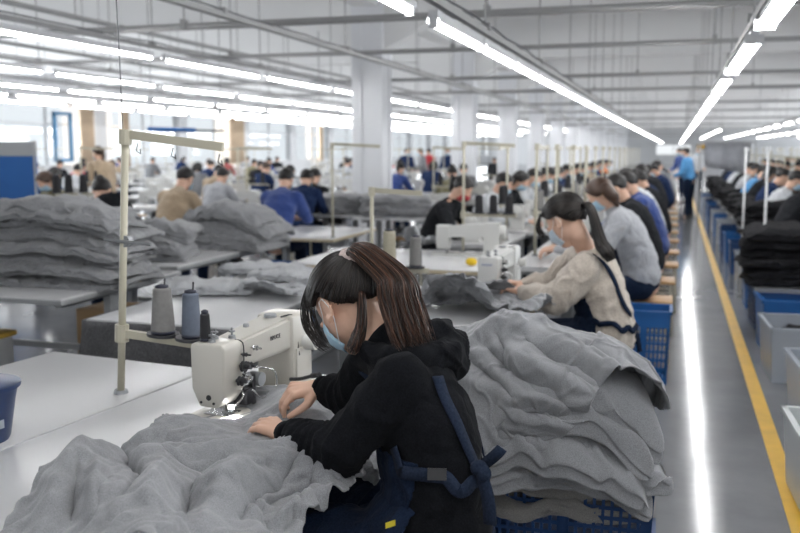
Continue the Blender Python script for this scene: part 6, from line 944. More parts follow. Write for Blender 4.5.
-6,-9,-10,-26,-1,-1,5,9,14,18,1,-2,4,-9,-10,-18,-7,-14,-12,2,2,4,1,12,10,15,11,12,2,4,3,-11,-12,-16,7,-26,-16,-7,15,7,6,23,17,-1,-13,-14,14,-19,-4,-17,8,0,6,7,-9,0,-8,16,12,-13,12,1,-5,-1,-6,3,3,-8,11,-7,6,12,-12,3,10,-7,-4,-15,17,4,14,-5,-2,-8,5,20,-1,-16,-22,2,13,0,-8,10,10,8,-27,5,0,-3,-7,1,0,-8,2,15,-1,-5,2,-1,3,-8,-2,-4,5,10,2,7,5,1,6,-7,1,-11,-3,-18,-23,-5,8,2,8,8,14,5,2,6,
-14,-12,-22,3,-10,-3,0,21,15,17,1,16,-1,3,-2,-15,-7,-15,-1,-18,-13,-1,-4,0,1,15,8,8,15,16,-8,-1,-5,5,-25,-16,-4,-3,0,-1,23,14,0,-3,-16,-12,-7,17,0,9,-9,-3,14,-14,4,1,-1,-1,-5,8,1,-4,-2,-1,-7,10,-5,-2,9,8,4,-5,0,11,-6,-1,-3,6,10,11,-11,-10,-4,10,19,2,-17,-15,-1,19,5,-7,5,2,9,-20,-3,-3,18,0,0,-29,4,-9,-9,-6,8,10,4,-4,5,-15,-7,-13,10,-3,7,-1,18,14,4,1,3,-9,-19,-23,-5,3,4,-1,-2,-1,5,
15,5,-2,-5,-4,5,-21,-10,-1,12,8,9,13,19,15,1,8,-8,-2,-4,-16,-9,-18,-2,-19,-9,5,4,4,-2,23,17,6,6,6,-5,-18,-17,1,-15,-7,-8,19,5,-16,15,9,8,-14,5,7,-11,8,-9,11,-7,0,8,-9,0,6,-6,6,7,-11,6,-1,-4,0,2,6,-3,-4,9,-13,-7,12,3,-2,0,3,9,0,9,-3,-13,10,1,-10,-11,-2,23,-5,0,8,6,4,-12,4,-3,5,-11,0,-21,2,-17,-13,1,18,19,10,0,12,-16,-6,-20,2,-22,-11,-2,20,9,8,14,16,-9,-15,-21,1,10,16,10,1,15,1,1,
-2,-8,-1,-11,-5,-20,-19,1,-8,-6,-3,21,14,8,4,6,11,2,11,-2,7,0,-12,-18,-18,4,-18,-10,-4,17,10,10,15,12,-14,-11,-11,6,-26,-7,3,-3,21,-12,15,-15,1,2,-11,1,-13,19,3,-6,7,4,-2,4,-5,5,-7,-3,14,-7,4,4,-15,12,3,-8,1,3,3,-13,-5,3,7,0,-7,-14,-3,26,2,-5,-2,8,13,-23,6,-6,12,-10,1,10,-3,4,-10,6,2,5,-2,-8,0,-8,-14,-26,3,5,8,2,7,9,2,-1,1,0,-24,-20,-6,22,10,9,13,17,-3,-12,-20,-2,-9,1,-4,17,12,15,
5,15,2,-2,-1,-19,-10,-23,2,-16,-8,4,12,8,-8,-8,-6,9,5,9,2,19,12,-3,-12,-9,-1,-24,-13,-9,15,4,15,19,8,-2,-7,-3,-18,8,4,13,-8,12,-6,6,-2,2,11,-23,0,3,-4,-3,-6,11,6,-12,18,5,-8,5,-7,7,4,-6,4,-15,1,8,-6,4,7,6,1,-3,0,12,0,-15,-2,1,-1,-11,-4,22,2,5,-16,7,3,-1,4,-10,14,4,3,2,2,5,-8,-8,-1,-4,-12,-5,-11,10,2,10,-6,0,-9,-8,1,-1,7,-19,-14,-5,12,7,0,-5,3,1,-2,-3,5,-15,-7,-6,13,6,5,18,12,17,
2,14,-16,-10,-18,-1,-1,-1,9,12,8,-13,-19,-14,3,-8,-2,7,22,15,-6,-6,-5,2,-28,-11,-12,14,3,0,11,3,-7,10,9,-5,7,-12,5,-7,15,3,-10,11,-6,4,-10,-5,15,-18,8,6,-12,5,1,1,-2,-7,16,4,3,-5,10,-9,-12,0,-6,6,-10,10,16,-5,2,10,4,1,-26,8,-5,-5,-16,4,17,6,5,-7,-6,-7,-9,0,-6,3,1,8,3,10,-2,17,1,0,-3,-9,-2,-7,2,-3,2,10,9,10,-21,-7,-15,6,-20,-17,6,17,7,-3,10,16,1,-5,-1,-2,-28,-19,4,-1,2,-5,29,5,14,
7,13,-19,-25,-19,5,3,5,5,25,13,-4,-17,-8,-4,-23,-10,0,28,9,-5,-6,-2,8,-23,-7,-6,21,3,-10,18,2,1,-11,17,0,9,-18,-2,2,-3,6,-21,24,12,-10,3,-12,12,-2,-6,12,-10,8,6,-12,0,-2,11,-1,7,-7,8,-5,-13,4,-7,-5,-3,6,-5,-6,4,31,3,-6,-26,9,-3,-13,-12,-3,1,4,17,18,-12,-14,-10,-1,-1,4,-4,2,-6,7,3,13,-1,-4,-1,2,5,7,-7,-6,-1,14,8,10,-6,2,-3,-2,0,4,-1,-13,-21,-3,-1,0,6,18,12,-5,-18,-12,5,-24,-6,-2,
21,2,14,20,11,-17,-24,-11,1,-14,-4,1,26,9,-4,8,4,-2,-28,-6,7,25,4,-6,-1,-3,6,-32,-3,18,14,-16,-27,3,8,-5,-12,26,3,8,-12,6,8,-12,0,-15,23,19,-17,11,1,3,5,-5,7,-6,-10,4,-2,3,0,-1,-6,17,-22,4,-5,-13,-5,7,7,8,-3,-15,-8,5,10,0,-1,-2,2,-4,-4,0,-11,-12,4,17,13,-3,6,17,8,-7,1,-16,-10,-12,4,12,10,2,-6,-1,-12,-10,-8,0,-12,-7,5,6,7,-1,-2,-5,5,12,3,1,-9,-3,-5,-14,-3,3,13,6,-2,4,-6,-1,-25,-4,
0,22,7,12,20,7,-9,-15,-4,-7,-22,-7,2,21,8,3,2,2,-5,-30,-4,3,16,2,1,20,-1,-4,13,-10,14,5,-6,-13,2,1,-2,-10,23,1,3,-3,6,11,-11,-13,-2,4,-2,-1,1,-1,-1,5,4,2,1,-1,0,3,7,-13,9,-5,15,-13,10,-9,-15,-10,10,6,1,0,-4,3,-8,-7,4,5,-1,-7,-4,-5,9,8,12,-4,-18,-23,-7,5,8,11,14,19,-10,-33,-18,0,14,10,16,15,16,-3,-2,3,-12,-8,-12,-2,-13,-9,0,-7,0,4,14,5,4,5,1,1,4,4,1,6,11,-5,-4,-9,-4,-31,-10,-3,2,
-1,8,28,9,-3,1,0,-6,-30,-11,4,21,10,4,13,2,-9,-31,-4,-2,-7,-6,-27,6,12,10,-3,-6,0,17,-16,8,4,-3,6,-5,12,-5,-9,12,3,9,-18,6,-2,-17,12,-11,-1,-6,0,7,-14,12,5,-3,6,10,5,-17,-8,-9,10,3,4,-12,-13,6,-1,-5,-5,15,11,0,2,0,10,8,16,-10,-23,-22,7,22,10,-2,-8,-8,8,-1,0,0,6,11,-15,-29,-14,1,9,6,12,16,18,14,-7,10,-6,3,-6,-18,-1,-20,3,-10,1,-6,-10,-3,3,-14,-2,-1,7,3,1,31,11,8,-1,2,-13,-18,-7,0,
-15,-6,3,28,12,6,6,1,-9,-31,-11,-1,22,5,14,13,4,-14,-16,-6,6,23,-8,-23,-17,13,10,-22,14,-6,7,-1,0,7,-2,4,12,-9,3,0,6,-2,-1,10,-9,7,-25,19,-11,-14,14,-12,0,-14,16,-3,-6,15,18,2,-11,-22,-4,10,16,-5,-2,10,6,-14,-22,5,-8,-4,-1,6,1,1,17,9,-5,-22,-9,7,20,10,-11,-26,-9,7,20,5,7,6,6,-9,-25,-12,-4,4,0,2,16,10,14,0,17,11,-5,12,-16,9,-21,7,5,2,-16,-8,-7,1,-27,-6,-3,-8,0,-11,24,2,16,17,9,-14,
-14,-2,3,-22,-7,-4,20,6,7,11,-1,2,-34,-5,-3,22,5,20,14,12,8,20,-5,-2,-1,-1,-16,-2,2,1,-28,11,-4,2,0,-5,14,-3,4,3,-3,1,-1,-5,8,-4,27,-9,12,-12,6,-2,-22,17,-15,-9,-18,16,2,3,8,28,0,-4,-27,4,3,15,3,-7,22,-4,3,-15,-7,-21,-20,1,8,1,4,10,1,-5,-16,-6,6,11,3,-2,-26,1,0,30,4,3,4,0,0,-27,-9,-6,6,-3,4,8,2,12,13,21,13,-13,19,-9,6,-8,-2,11,-4,-16,2,-10,-6,-33,-4,7,-12,-4,-10,15,0,14,32,7,-15,
-21,-1,6,-22,-7,-5,23,2,7,14,2,-3,-34,-1,-9,24,6,])
CLOTH['C'] = (31, 31, [
-145,-473,133,36,3,8,24,5,-28,28,10,-9,24,15,14,9,25,-21,17,31,-1,30,-3,2,17,12,21,6,19,18,21,23,-10,21,19,-2,10,18,-5,10,26,14,0,20,5,13,18,-27,8,23,-16,24,8,16,14,20,-4,8,33,14,24,-3,-15,14,-9,-17,4,30,4,10,9,-22,2,3,-30,23,4,5,20,2,-20,28,1,6,7,21,-15,17,17,5,18,2,16,-2,12,-16,-7,2,5,1,2,13,2,7,-6,-4,-5,-4,15,-18,32,9,-14,-5,-25,32,-9,7,4,-28,4,-6,6,-16,-3,27,-4,1,-10,2,2,10,
-3,-9,-31,7,4,1,-1,7,34,13,-1,6,-12,-2,-36,1,-3,11,8,-21,-28,-10,30,14,-2,0,-4,9,-23,-18,-10,23,32,20,6,16,-6,-8,-31,-3,4,34,-3,2,-18,6,-12,30,-10,6,-21,0,9,-16,7,31,-3,-8,-8,5,5,-4,3,-7,-3,16,-2,8,-28,-3,-1,-1,-6,-9,26,17,-9,9,-20,11,-12,10,2,-34,-1,-2,3,-14,1,20,5,-8,-24,1,7,25,6,-10,-23,7,-4,-8,-15,10,18,2,13,11,1,-15,-21,0,5,12,3,-21,-18,0,32,23,-9,-14,-14,12,-10,-12,-1,7,12,
9,15,27,-2,-10,-33,-7,12,14,2,-1,-1,4,-14,36,-8,14,-13,14,8,-9,-5,17,6,-10,-2,-1,-5,-6,-13,1,-2,38,-1,6,-21,2,-3,-21,-16,0,19,16,-5,25,-13,7,-12,16,-6,-32,-7,2,5,-6,7,19,8,-21,-32,-10,14,31,1,-3,-6,12,-14,-26,-14,10,12,3,3,-1,-1,0,4,-3,6,11,-4,-10,-4,5,15,13,1,-6,-8,4,-4,-9,2,-4,-1,0,16,11,1,-14,18,2,12,-17,-1,1,-2,-3,-21,36,0,30,10,3,-17,-37,3,15,29,-3,-1,-11,3,-12,-12,-11,6,33,
-5,-4,-16,12,-5,-24,-24,2,14,9,3,25,-7,2,-10,21,-12,-27,-14,8,11,-4,2,4,19,-15,-17,-13,10,16,-7,7,22,4,-17,-33,-5,16,17,2,-9,-13,-2,8,9,11,-10,-18,-8,16,35,6,-4,-2,-1,6,-3,-4,-13,18,12,-3,4,-4,14,-25,-5,-13,24,3,15,-22,6,0,4,19,9,19,-24,13,-13,-5,-11,-31,8,12,28,0,0,-22,-6,-1,2,5,7,17,-12,-16,-19,16,2,-8,-6,-10,-3,-12,13,31,-1,0,-4,16,-12,-25,-7,21,35,-7,-6,-12,4,-9,-4,2,-7,-16,
-4,16,40,1,-3,-20,1,7,21,2,-13,-22,-12,9,-7,25,-10,-19,-12,9,39,4,-10,23,2,18,-36,-4,-6,12,-3,-6,13,2,7,-25,-6,-19,31,6,22,-30,-23,11,-5,28,8,22,-2,3,-6,-14,-12,-31,-2,11,15,9,1,-13,-4,6,12,-6,-7,-2,4,-10,-18,-3,5,12,10,-8,-12,-16,11,27,2,-1,-2,8,-9,-26,-1,9,13,-3,0,9,-1,-2,3,10,-10,-28,-11,9,38,3,-2,-25,8,8,16,10,1,25,-20,2,-21,22,-12,-30,-7,6,15,-7,1,34,1,10,-25,-5,-9,22,-2,2,
-11,10,6,-17,-11,-27,34,-6,12,-27,-7,-3,13,3,4,10,5,9,21,-11,-2,-20,0,-4,11,3,7,-15,1,2,2,-6,-10,-9,1,5,7,8,-10,-14,3,0,-2,-12,10,27,2,-5,-5,0,1,-11,5,0,-9,-6,7,27,2,-7,-11,14,-7,-24,-7,7,26,-4,0,-10,-2,0,13,16,-8,26,-8,7,-14,7,-2,-31,-3,2,-1,-12,3,27,-6,12,-13,7,-5,11,1,-8,1,15,3,-11,-13,27,-4,0,-5,-5,0,-3,2,-3,-1,11,0,1,6,5,1,-27,-10,-4,16,5,10,0,-5,-7,-6,12,-6,-16,-6,9,21,17,
-10,-22,-8,-1,-1,-8,10,33,3,-4,-1,0,-3,-25,6,1,-3,4,12,37,-9,-12,-31,7,0,-1,-5,4,32,0,1,-29,-5,0,5,2,-8,16,-4,4,7,5,-2,-19,7,-2,-26,-12,5,4,-12,4,20,13,0,2,-5,1,10,-12,29,18,-2,2,-31,-3,-4,23,0,-3,-23,9,-4,34,-15,-3,-17,7,0,-7,-2,2,6,8,5,3,-6,-10,-14,4,1,-10,-3,6,14,22,-7,-16,-5,1,1,-12,8,26,5,-2,8,-4,-13,-41,3,4,6,6,13,38,-1,-8,-35,0,-2,-1,-5,3,37,1,-2,-31,-2,-1,5,-4,-8,-3,-7,6,
-5,-6,1,26,25,-2,-38,10,2,6,-18,7,22,-4,-3,0,21,11,22,-29,10,10,2,4,-15,3,-2,9,-12,7,-27,19,-5,24,-22,-6,-30,19,5,16,-6,4,-6,12,-10,23,-15,-2,-18,-13,-1,-16,1,3,16,13,-5,-29,6,-1,-1,-14,7,28,13,4,12,-11,-10,-44,6,0,12,-2,5,33,6,-1,-35,4,-2,-4,-7,2,38,-4,1,-23,-4,1,17,-5,-8,-9,2,3,-12,2,-3,27,0,0,-25,3,2,0,8,16,1,-19,17,24,27,-11,17,-19,8,-12,-4,4,4,-4,-3,-8,-5,7,-13,15,3,-5,1,-4,
-9,17,1,17,-13,10,-20,21,-13,26,-18,0,-5,-17,-3,-29,1,1,25,4,-4,-28,8,-4,-7,-8,7,26,-7,-4,13,7,1,-20,3,2,-4,-3,2,25,4,3,-30,2,4,1,-1,-2,24,-2,0,-24,10,-5,32,-15,0,-17,1,0,-9,-1,-6,21,9,5,-24,-7,1,-8,-20,15,16,13,-2,14,4,0,6,-25,-1,-17,18,-2,2,7,0,-2,11,0,0,-13,9,-28,-2,3,13,2,7,1,-1,3,5,25,-8,9,-29,-6,2,-5,-3,-42,-2,1,33,4,1,-21,-7,-7,5,13,10,19,0,-5,-11,1,0,-23,-5,1,14,-1,-2,26,
5,8,-22,1,2,11,-3,2,-8,-3,-1,-1,22,-12,30,-17,8,-22,4,1,-22,-15,-8,16,7,1,-20,-20,22,6,-3,-1,-4,20,-4,20,19,5,-3,-20,-2,-8,-5,-4,4,6,-2,-3,-2,-2,6,-11,7,-28,3,-7,23,0,8,0,13,5,0,12,-2,-6,-31,-5,11,6,2,-33,-2,-6,28,1,0,-32,3,-2,20,-4,2,-3,4,0,19,7,5,-31,-3,0,5,-9,-1,22,7,3,-21,2,-1,27,1,6,-30,-19,-2,19,16,-4,11,-3,1,-1,9,2,-37,-15,-6,23,13,10,26,-25,12,-32,1,1,-11,18,-4,36,4,5,-8,
9,-4,-8,-28,1,-3,-5,-5,-4,6,-4,25,-8,10,-31,0,-5,-2,-1,2,12,30,5,13,-7,0,4,-29,-2,-8,8,-6,-8,5,2,0,3,-6,-31,-3,4,31,-2,-1,12,3,-5,12,-5,8,-32,10,0,-15,-4,5,6,-4,0,10,-2,0,17,13,7,-32,-12,-9,27,3,-1,-6,-1,4,12,14,-6,-36,-2,19,15,17,-3,8,-25,7,-24,-1,1,-18,28,-3,28,-17,6,-17,4,-5,5,-13,2,7,0,-5,-16,3,-2,35,4,2,-5,-19,-3,-23,4,2,17,39,1,-4,-12,2,12,-15,6,-26,12,-11,25,-11,6,-10,2,-9,
-28,1,2,-4,-15,1,21,7,-5,24,-2,1,-13,-8,4,3,5,6,-25,-4,0,17,1,1,-16,10,3,2,-5,-6,-3,1,0,9,9,3,8,-5,25,-16,6,-5,33,18,-4,3,-22,10,-11,-13,-2,-22,22,-3,12,-5,-1,4,-5,-1,7,-6,8,-8,12,-6,-13,-16,3,19,8,-1,11,-12,-7,-27,13,1,29,29,-2,-7,-21,7,1,-10,3,-27,15,-8,32,-4,4,2,-17,0,-26,14,0,-21,-21,-2,20,1,-4,3,0,0,-4,3,4,8,6,3,-19,-3,-1,36,1,2,-34,1,1,30,4,-4,-31,6,-3,4,-14,25,1,8,-5,-22,
1,4,34,27,-13,4,-24,11,-11,-24,-9,-12,30,9,10,2,0,7,-25,-5,8,5,2,3,-1,0,-41,6,6,26,1,0,0,-7,-3,-7,16,-3,17,22,-4,-5,-27,10,-3,-4,-7,-33,-5,3,30,11,0,15,-27,-2,-22,19,1,-12,-10,-1,20,12,-3,7,-11,4,-17,0,1,17,-1,-5,-6,1,3,7,4,3,-20,4,2,14,1,-1,-21,16,16,16,-28,7,-21,5,-5,-19,-10,8,23,30,-10,16,0,7,-1,-39,-13,2,27,11,7,-8,-2,-1,-13,1,-27,11,0,23,-6,-4,-33,9,10,21,-4,-7,-29,-8,2,20,
13,1,18,19,-5,-4,-33,6,-2,7,-8,-18,-11,0,2,13,3,30,-9,2,-36,15,2,-8,-11,-1,12,6,-12,37,-1,7,-18,10,5,0,-3,-4,12,-5,5,-11,-2,1,-6,-10,3,-12,-10,14,15,17,1,11,-19,0,-22,-2,-2,-20,-16,-5,2,16,18,34,-7,-9,-8,-7,-7,-5,36,12,9,-15,-3,-9,-9,-5,-11,7,3,19,-4,-5,-20,-2,9,6,8,-5,-16,-11,4,20,10,2,12,0,-2,-3,-8,0,-3,-2,-2,-11,0,-2,-12,10,-3,35,-1,0,-8,3,10,-21,2,-1,-3,-6,-10,31,-4,1,-9,1,4,
-20,4,2,15,-4,-5,-11,-3,8,4,-15,11,-22,2,2,21,13,6,25,-16,-5,-15,-5,7,-10,-7,-5,9,20,15,1,-13,-17,-13,1,-3,-1,16,10,20,0,1,-10,-13,-9,-15,11,5,24,6,2,3,-11,-2,-26,4,-7,-10,-13,6,28,16,8,7,-3,-7,-1,1,0,1,-6,1,-16,5,-2,-18,-7,-4,27,3,-9,18,4,15,-22,15,-5,-26,-17,8,20,5,0,16,-10,-13,-30,-1,2,10,-4,10,4,-13,16,14,-4,-7,-30,-2,-2,5,11,13,26,-7,-3,0,-11,-4,-13,16,12,3,4,-3,0,-10,-8,-23,
2,-4,-5,5,13,32,3,-1,-6,-8,-14,-27,3,3,14,4,14,23,-4,-7,-30,0,-4,-5,-5,5,36,4,5,-18,10,-8,24,11,0,7,-14,6,-15,12,-4,-36,-12,2,9,-8,-5,18,-3,9,-2,15,-10,-35,-18,4,18,8,0,18,2,8,7,-11,-9,4,-11,5,-21,-3,12,38,-2,-7,-19,-2,-12,-18,1,19,38,-3,-6,-25,-4,-12,-7,20,26,11,9,0,20,-16,-5,-13,-3,-11,-27,15,13,27,11,6,12,-21,-12,-35,-2,-5,-1,-1,15,21,12,-8,-26,-14,-5,6,1,6,32,-4,-1,-28,0,-5,
27,13,-3,13,-6,11,-2,9,-4,-44,-2,1,0,-19,3,12,-4,6,9,11,-10,-24,-2,4,8,-8,-3,5,-4,-4,2,-15,28,1,2,-11,-27,-8,5,30,0,-8,-9,7,-7,-19,2,16,32,-1,-3,-6,-4,-12,-8,-6,-1,-16,12,13,33,7,2,0,-3,-10,-25,-5,2,1,8,16,21,-4,-18,-26,-1,-3,-1,-6,11,6,19,3,-4,-23,-4,15,6,3,0,2,-2,-8,-8,-5,-5,-1,-3,8,1,4,22,3,-5,-33,2,4,-5,-3,-5,-2,4,3,0,-1,11,8,-3,-3,17,9,-4,28,-21,34,3,-5,-17,-16,5,-3,-11,1,10,
29,0,-19,-23,5,-6,-3,4,20,19,0,-1,2,6,4,13,-12,-14,-34,5,-1,6,5,12,16,-6,-8,-9,-2,-16,-9,-3,22,13,6,-6,10,-5,4,-2,3,3,-21,5,-1,0,-11,2,21,4,0,-15,6,1,25,-3,-3,-10,-4,-7,-12,2,3,25,-4,-3,-25,3,11,7,0,0,0,1,-9,5,-3,3,-4,0,5,7,-25,24,-8,-5,-4,0,5,-4,-12,4,-2,1,5,15,27,4,-4,-19,-1,-30,-16,-6,24,21,8,6,17,9,-4,-3,-5,-3,-12,-5,-7,-13,4,11,12,-3,-5,8,-3,-4,13,-4,1,-16,3,-8,15,-3,1,3,10,
9,-37,-5,2,15,0,-1,13,1,-2,-30,-1,2,28,-2,-1,-3,-1,-6,-18,5,2,34,-3,1,-17,5,4,10,4,8,-21,-8,-10,7,-14,-8,6,-1,28,3,-7,10,-3,-2,-13,-4,0,-19,-26,-8,4,10,3,7,14,-2,7,-8,8,-11,1,-11,-4,-10,3,-2,20,-1,6,5,3,8,10,-13,-17,-20,-1,6,-9,10,4,12,-5,3,4,0,-4,-16,8,-6,5,-2,-3,33,7,7,-26,-1,3,-2,-2,2,26,-1,1,-30,3,1,19,-2,1,0,2,-4,-33,-6,0,37,3,-1,7,-7,2,-6,16,14,-18,-16,-16,-1,-20,-17,-21,2,
29,19,6,19,-2,-4,-6,-4,15,-26,-28,-11,11,7,-2,13,18,2,-15,-15,-6,8,7,0,9,20,6,-15,-5,-10,-6,-10,9,16,19,-6,5,2,-3,-4,-23,-1,2,25,11,-3,17,-9,-5,-34,12,-1,-10,-7,-5,29,3,3,-10,3,-1,-16,-1,1,28,-4,2,-17,1,1,9,1,3,13,6,-7,-38,-12,4,2,-7,-4,33,-7,-1,-14,26,24,-2,13,-11,-26,-14,-10,5,-19,13,3,6,23,9,-5,7,-3,7,-12,-10,5,10,5,-3,-12,-7,7,-8,-7,-2,-1,3,-3,26,34,-3,-5,-5,-5,-1,-4,13,5,14,
-18,-3,-12,17,-2,-19,-9,4,21,9,0,17,-6,-5,-32,8,-6,-5,-16,2,23,4,0,-1,3,-1,-23,-4,1,30,-1,-3,-12,-4,-4,-1,6,5,21,-2,2,-27,-4,0,2,-2,-1,12,1,4,-14,3,-6,-25,12,10,4,-23,-18,0,-8,4,4,-2,14,6,7,0,-2,-1,-5,-6,-3,17,3,13,-19,-10,15,-3,0,-20,2,2,-8,20,27,-4,1,-8,3,-1,14,10,4,15,-9,-1,-13,3,1,-28,2,2,28,-2,0,0,8,-4,-29,10,-8,1,-26,7,23,2,-2,7,8,2,-30,-7,0,32,2,-4,-17,-4,-4,-17,-3,-2,32,
3,3,-28,-2,-2,19,3,2,-13,-23,20,-3,16,-31,-23,26,7,1,-33,-9,5,-2,12,15,-9,5,-4,9,4,1,7,7,-9,0,10,29,-2,2,-16,21,-30,-23,-16,4,-1,-15,13,30,3,-1,-26,2,0,32,0,6,14,-1,1,-17,4,-5,-29,2,5,37,-1,3,-7,15,-4,-23,7,-5,-8,-30,1,31,-6,-2,-4,12,5,-21,6,2,40,-9,-1,-9,6,-10,-35,-7,-3,33,4,4,-29,-5,-5,32,])

# ------------------------------------------------------------------ nearest workstation
from mathutils.bvhtree import BVHTree
RZ1 = math.radians(83.7)
def at(o, x, y, z=0, rz=0): o.location = (x, y, z); o.rotation_euler = (0, 0, rz); return o
d1 = Vector((0.110, 0.994, 0)); n1_ = Vector((0.994, -0.110, 0))      # along and across the near table row
nd = Vector((-1.34, 2.48, 0))
t = table('white sewing table under the nearest machine and its grey garment', -1.75, 0.62, -0.33, 0.40, top=m_top, name='sewing_table'); at(t, nd.x, nd.y, 0, RZ1)
t = table('plain white side table left of the nearest sewing table', -1.75, 0.52, 0.406, 1.20, top=m_top2, name='side_table', legs=True); at(t, nd.x, nd.y, 0, RZ1)
mc = machine('cream sewing machine that the woman in the black hoodie is sewing on', m_mach, True, 'BRUCE'); at(mc, nd.x, nd.y, 0.760, RZ1); mc.scale = (1.04, 1.04, 1.04)
p = W(121, 393, z=0.76); s1 = thread_stand('tall cream thread stand with long arm, on the near white table', h=0.90, arm=0.37, shelf_l=0.40, shelf_z=0.215, plates=(0.165, 0.275)); at(s1, p.x, p.y, 0.76, math.radians(-2)); s1.rotation_euler = (0, 0.066, math.radians(-2))
q = p + Vector((0.105, 0, 0)); S1z = 0.76 + 0.2375
cone(m_th_grey, (p.x + 0.180, p.y - 0.006, 0.986), 'brownish grey thread cone on the tall thread stand', 0.040, 0.030, 0.155)
cone(m_th_blue, (p.x + 0.290, p.y - 0.01, 0.979), 'blue-grey thread cone on the thread stand beside the near machine', 0.033, 0.026, 0.15)
cone(m_th_black, tuple(nd + d1 * -0.045 + n1_ * -0.025 + Vector((0, 0, 1.016))), 'slim black thread spool standing on top of the near machine head', 0.017, 0.014, 0.085)
bm = new_bm(); cyl(bm, (-0.075, -0.015, 0), (0.11, -0.015, 0.0), 0.006, n=8); cyl(bm, (0, -0.01, 0), (0, 0.01, 0), 0.02, n=12); o = obj('cross_rod', bm, m_steel, s1); o.location = (0.01, 0, 0.535)
tl = bm = new_bm(); tube(bm, catmull([p + Vector((0.055, -0.01, .89)), p + Vector((0.04, 0.0, 1.4)), p + Vector((-0.01, 0.01, 1.9)), Vector((p.x + .0, p.y + .02, 3.4)), Vector((p.x, p.y, ZC))], 6), 0.0022, 5)
tag(obj('hanging_wire', bm, m_wire), 'thin dark wire dropping from the ceiling to the tall thread stand', 'wire')
# blue bucket at the table edge
m_navyb = mat('dark_blue_plastic', (0.01, 0.03, 0.10), 0.35)
bp_ = W(-22, 440, z=0.76); t = thing('plastic_basket', 'dark blue plastic basket at the far left of the near white tables', 'basket', bp_)
bm = new_bm(); lathe(bm, [(0.085, 0.0), (0.09, 0.01), (0.108, 0.12), (0.118, 0.165), (0.110, 0.165), (0.085, 0.012)], 40); obj('basket_wall', bm, m_navyb, t, smooth=False, auto=40)
bm = new_bm(); lathe(bm, [(0.114, 0.155), (0.124, 0.157), (0.126, 0.168), (0.116, 0.172)], 40); obj('rim', bm, m_navyb, t, auto=50)
for k in range(3):
    a = 0.2 + k * 0.9; bm = new_bm(); box(bm, (0.098 * math.cos(a), -0.098 * math.sin(a), 0.06), (0.03, 0.004, 0.025), rz=PI / 2 - a); obj('lattice_slot', bm, m_clear, t)

# ---- simulated garments, stored as quantised offsets
def creases(amp, seed=0.0):
    """sharp pulled wrinkles: narrow ridges along the zero lines of warped noise"""
    def f(co, n):
        p = co + Vector((seed, 0, 0)); w = Vector((noise.noise(p * 2.3), noise.noise(p * 2.3 + Vector((5, 5, 5))), 0)) * 0.35
        a = noise.noise((p + w) * 5.5); b = noise.noise((p - w) * 11 + Vector((7, 1, 3)))
        return amp * (1.5 * math.exp(-(a / 0.10) ** 2) + 0.8 * math.exp(-(b / 0.14) ** 2) - 0.6 * math.exp(-((a - 0.22) / 0.10) ** 2))
    return f
def cloth(name, key, label, loc, rz=0, m=None, group=None, th=0.005, sm=0, scale=None, sub=2, deform=None, crease=0.006, pre=0, post=None):
    nr, nc, data = CLOTH[key]
    a = np.array(data, dtype=np.int64).reshape(nr, nc, 3)
    g = np.cumsum(np.cumsum(a, 0), 1) / 1000.0
    if deform: g = deform(g)
    for _ in range(pre): g[1:-1] = (g[:-2] + 2 * g[1:-1] + g[2:]) / 4; g[:, 1:-1] = (g[:, :-2] + 2 * g[:, 1:-1] + g[:, 2:]) / 4
    me = bpy.data.meshes.new(name); me.from_pydata([tuple(v) for v in g.reshape(-1, 3)], [], [(j * nc + i, j * nc + i + 1, (j + 1) * nc + i + 1, (j + 1) * nc + i) for j in range(nr - 1) for i in range(nc - 1)])
    tmp = bpy.data.objects.new('tmp', me); COL.objects.link(tmp)
    if sub: s = tmp.modifiers.new('u', 'SUBSURF'); s.levels = sub; s.render_levels = sub
    me2 = evaluated(tmp); tmp.modifiers.clear(); tmp.data = me2
    if post:
        n_ = len(me2.vertices); co = np.empty(n_ * 3); me2.vertices.foreach_get('co', co); co = post(co.reshape(-1, 3)); me2.vertices.foreach_set('co', co.ravel()); me2.update()
    if crease: displace(me2, creases(crease, len(key) + loc[0]))
    if sm: s = tmp.modifiers.new('s', 'SMOOTH'); s.iterations = sm; s.factor = 0.5
    s = tmp.modifiers.new('t', 'SOLIDIFY'); s.thickness = th; s.offset = 0
    out = evaluated(tmp); bpy.data.objects.remove(tmp)
    o = link(name, out, m or m_grey, None, loc, rz, True)
    if scale: o.scale = scale
    return tag(o, label, 'garment', group)
RIDGES = [([(205, 388), (165, 400), (128, 424), (104, 448), (98, 462)], 0.072, 0.034), ([(214, 404), (172, 418), (132, 440)], 0.044, 0.020), ([(285, 428), (232, 434), (182, 438), (142, 450)], 0.058, 0.030), ([(325, 450), (255, 470), (192, 474), (152, 488)], 0.068, 0.045),
          ([(118, 478), (85, 490), (52, 533)], 0.072, 0.034), ([(165, 500), (152, 545)], 0.058, 0.030), ([(255, 488), (222, 508), (200, 545)], 0.052, 0.032), ([(320, 478), (288, 510), (270, 545)], 0.047, 0.030), ([(100, 500), (95, 545)], 0.039, 0.016), ([(290, 450), (332, 482), (345, 520)], 0.034, 0.026),
          ([(187, 395), (161, 412), (127, 431), (113, 448)], -0.058, 0.009), ([(195, 423), (149, 429), (115, 450), (130, 464)], -0.049, 0.008), ([(130, 464), (170, 456), (200, 462), (242, 455), (275, 442)], -0.058, 0.010), ([(130, 466), (127, 489), (144, 510), (123, 540)], -0.065, 0.011), ([(205, 490), (190, 512), (178, 545)], -0.043, 0.009), ([(300, 468), (262, 496), (240, 520)], -0.038, 0.009), ([(80, 505), (72, 540)], -0.043, 0.008), ([(340, 455), (300, 490), (300, 533)], -0.029, 0.008), ([(230, 480), (200, 486), (165, 484)], -0.029, 0.007)]
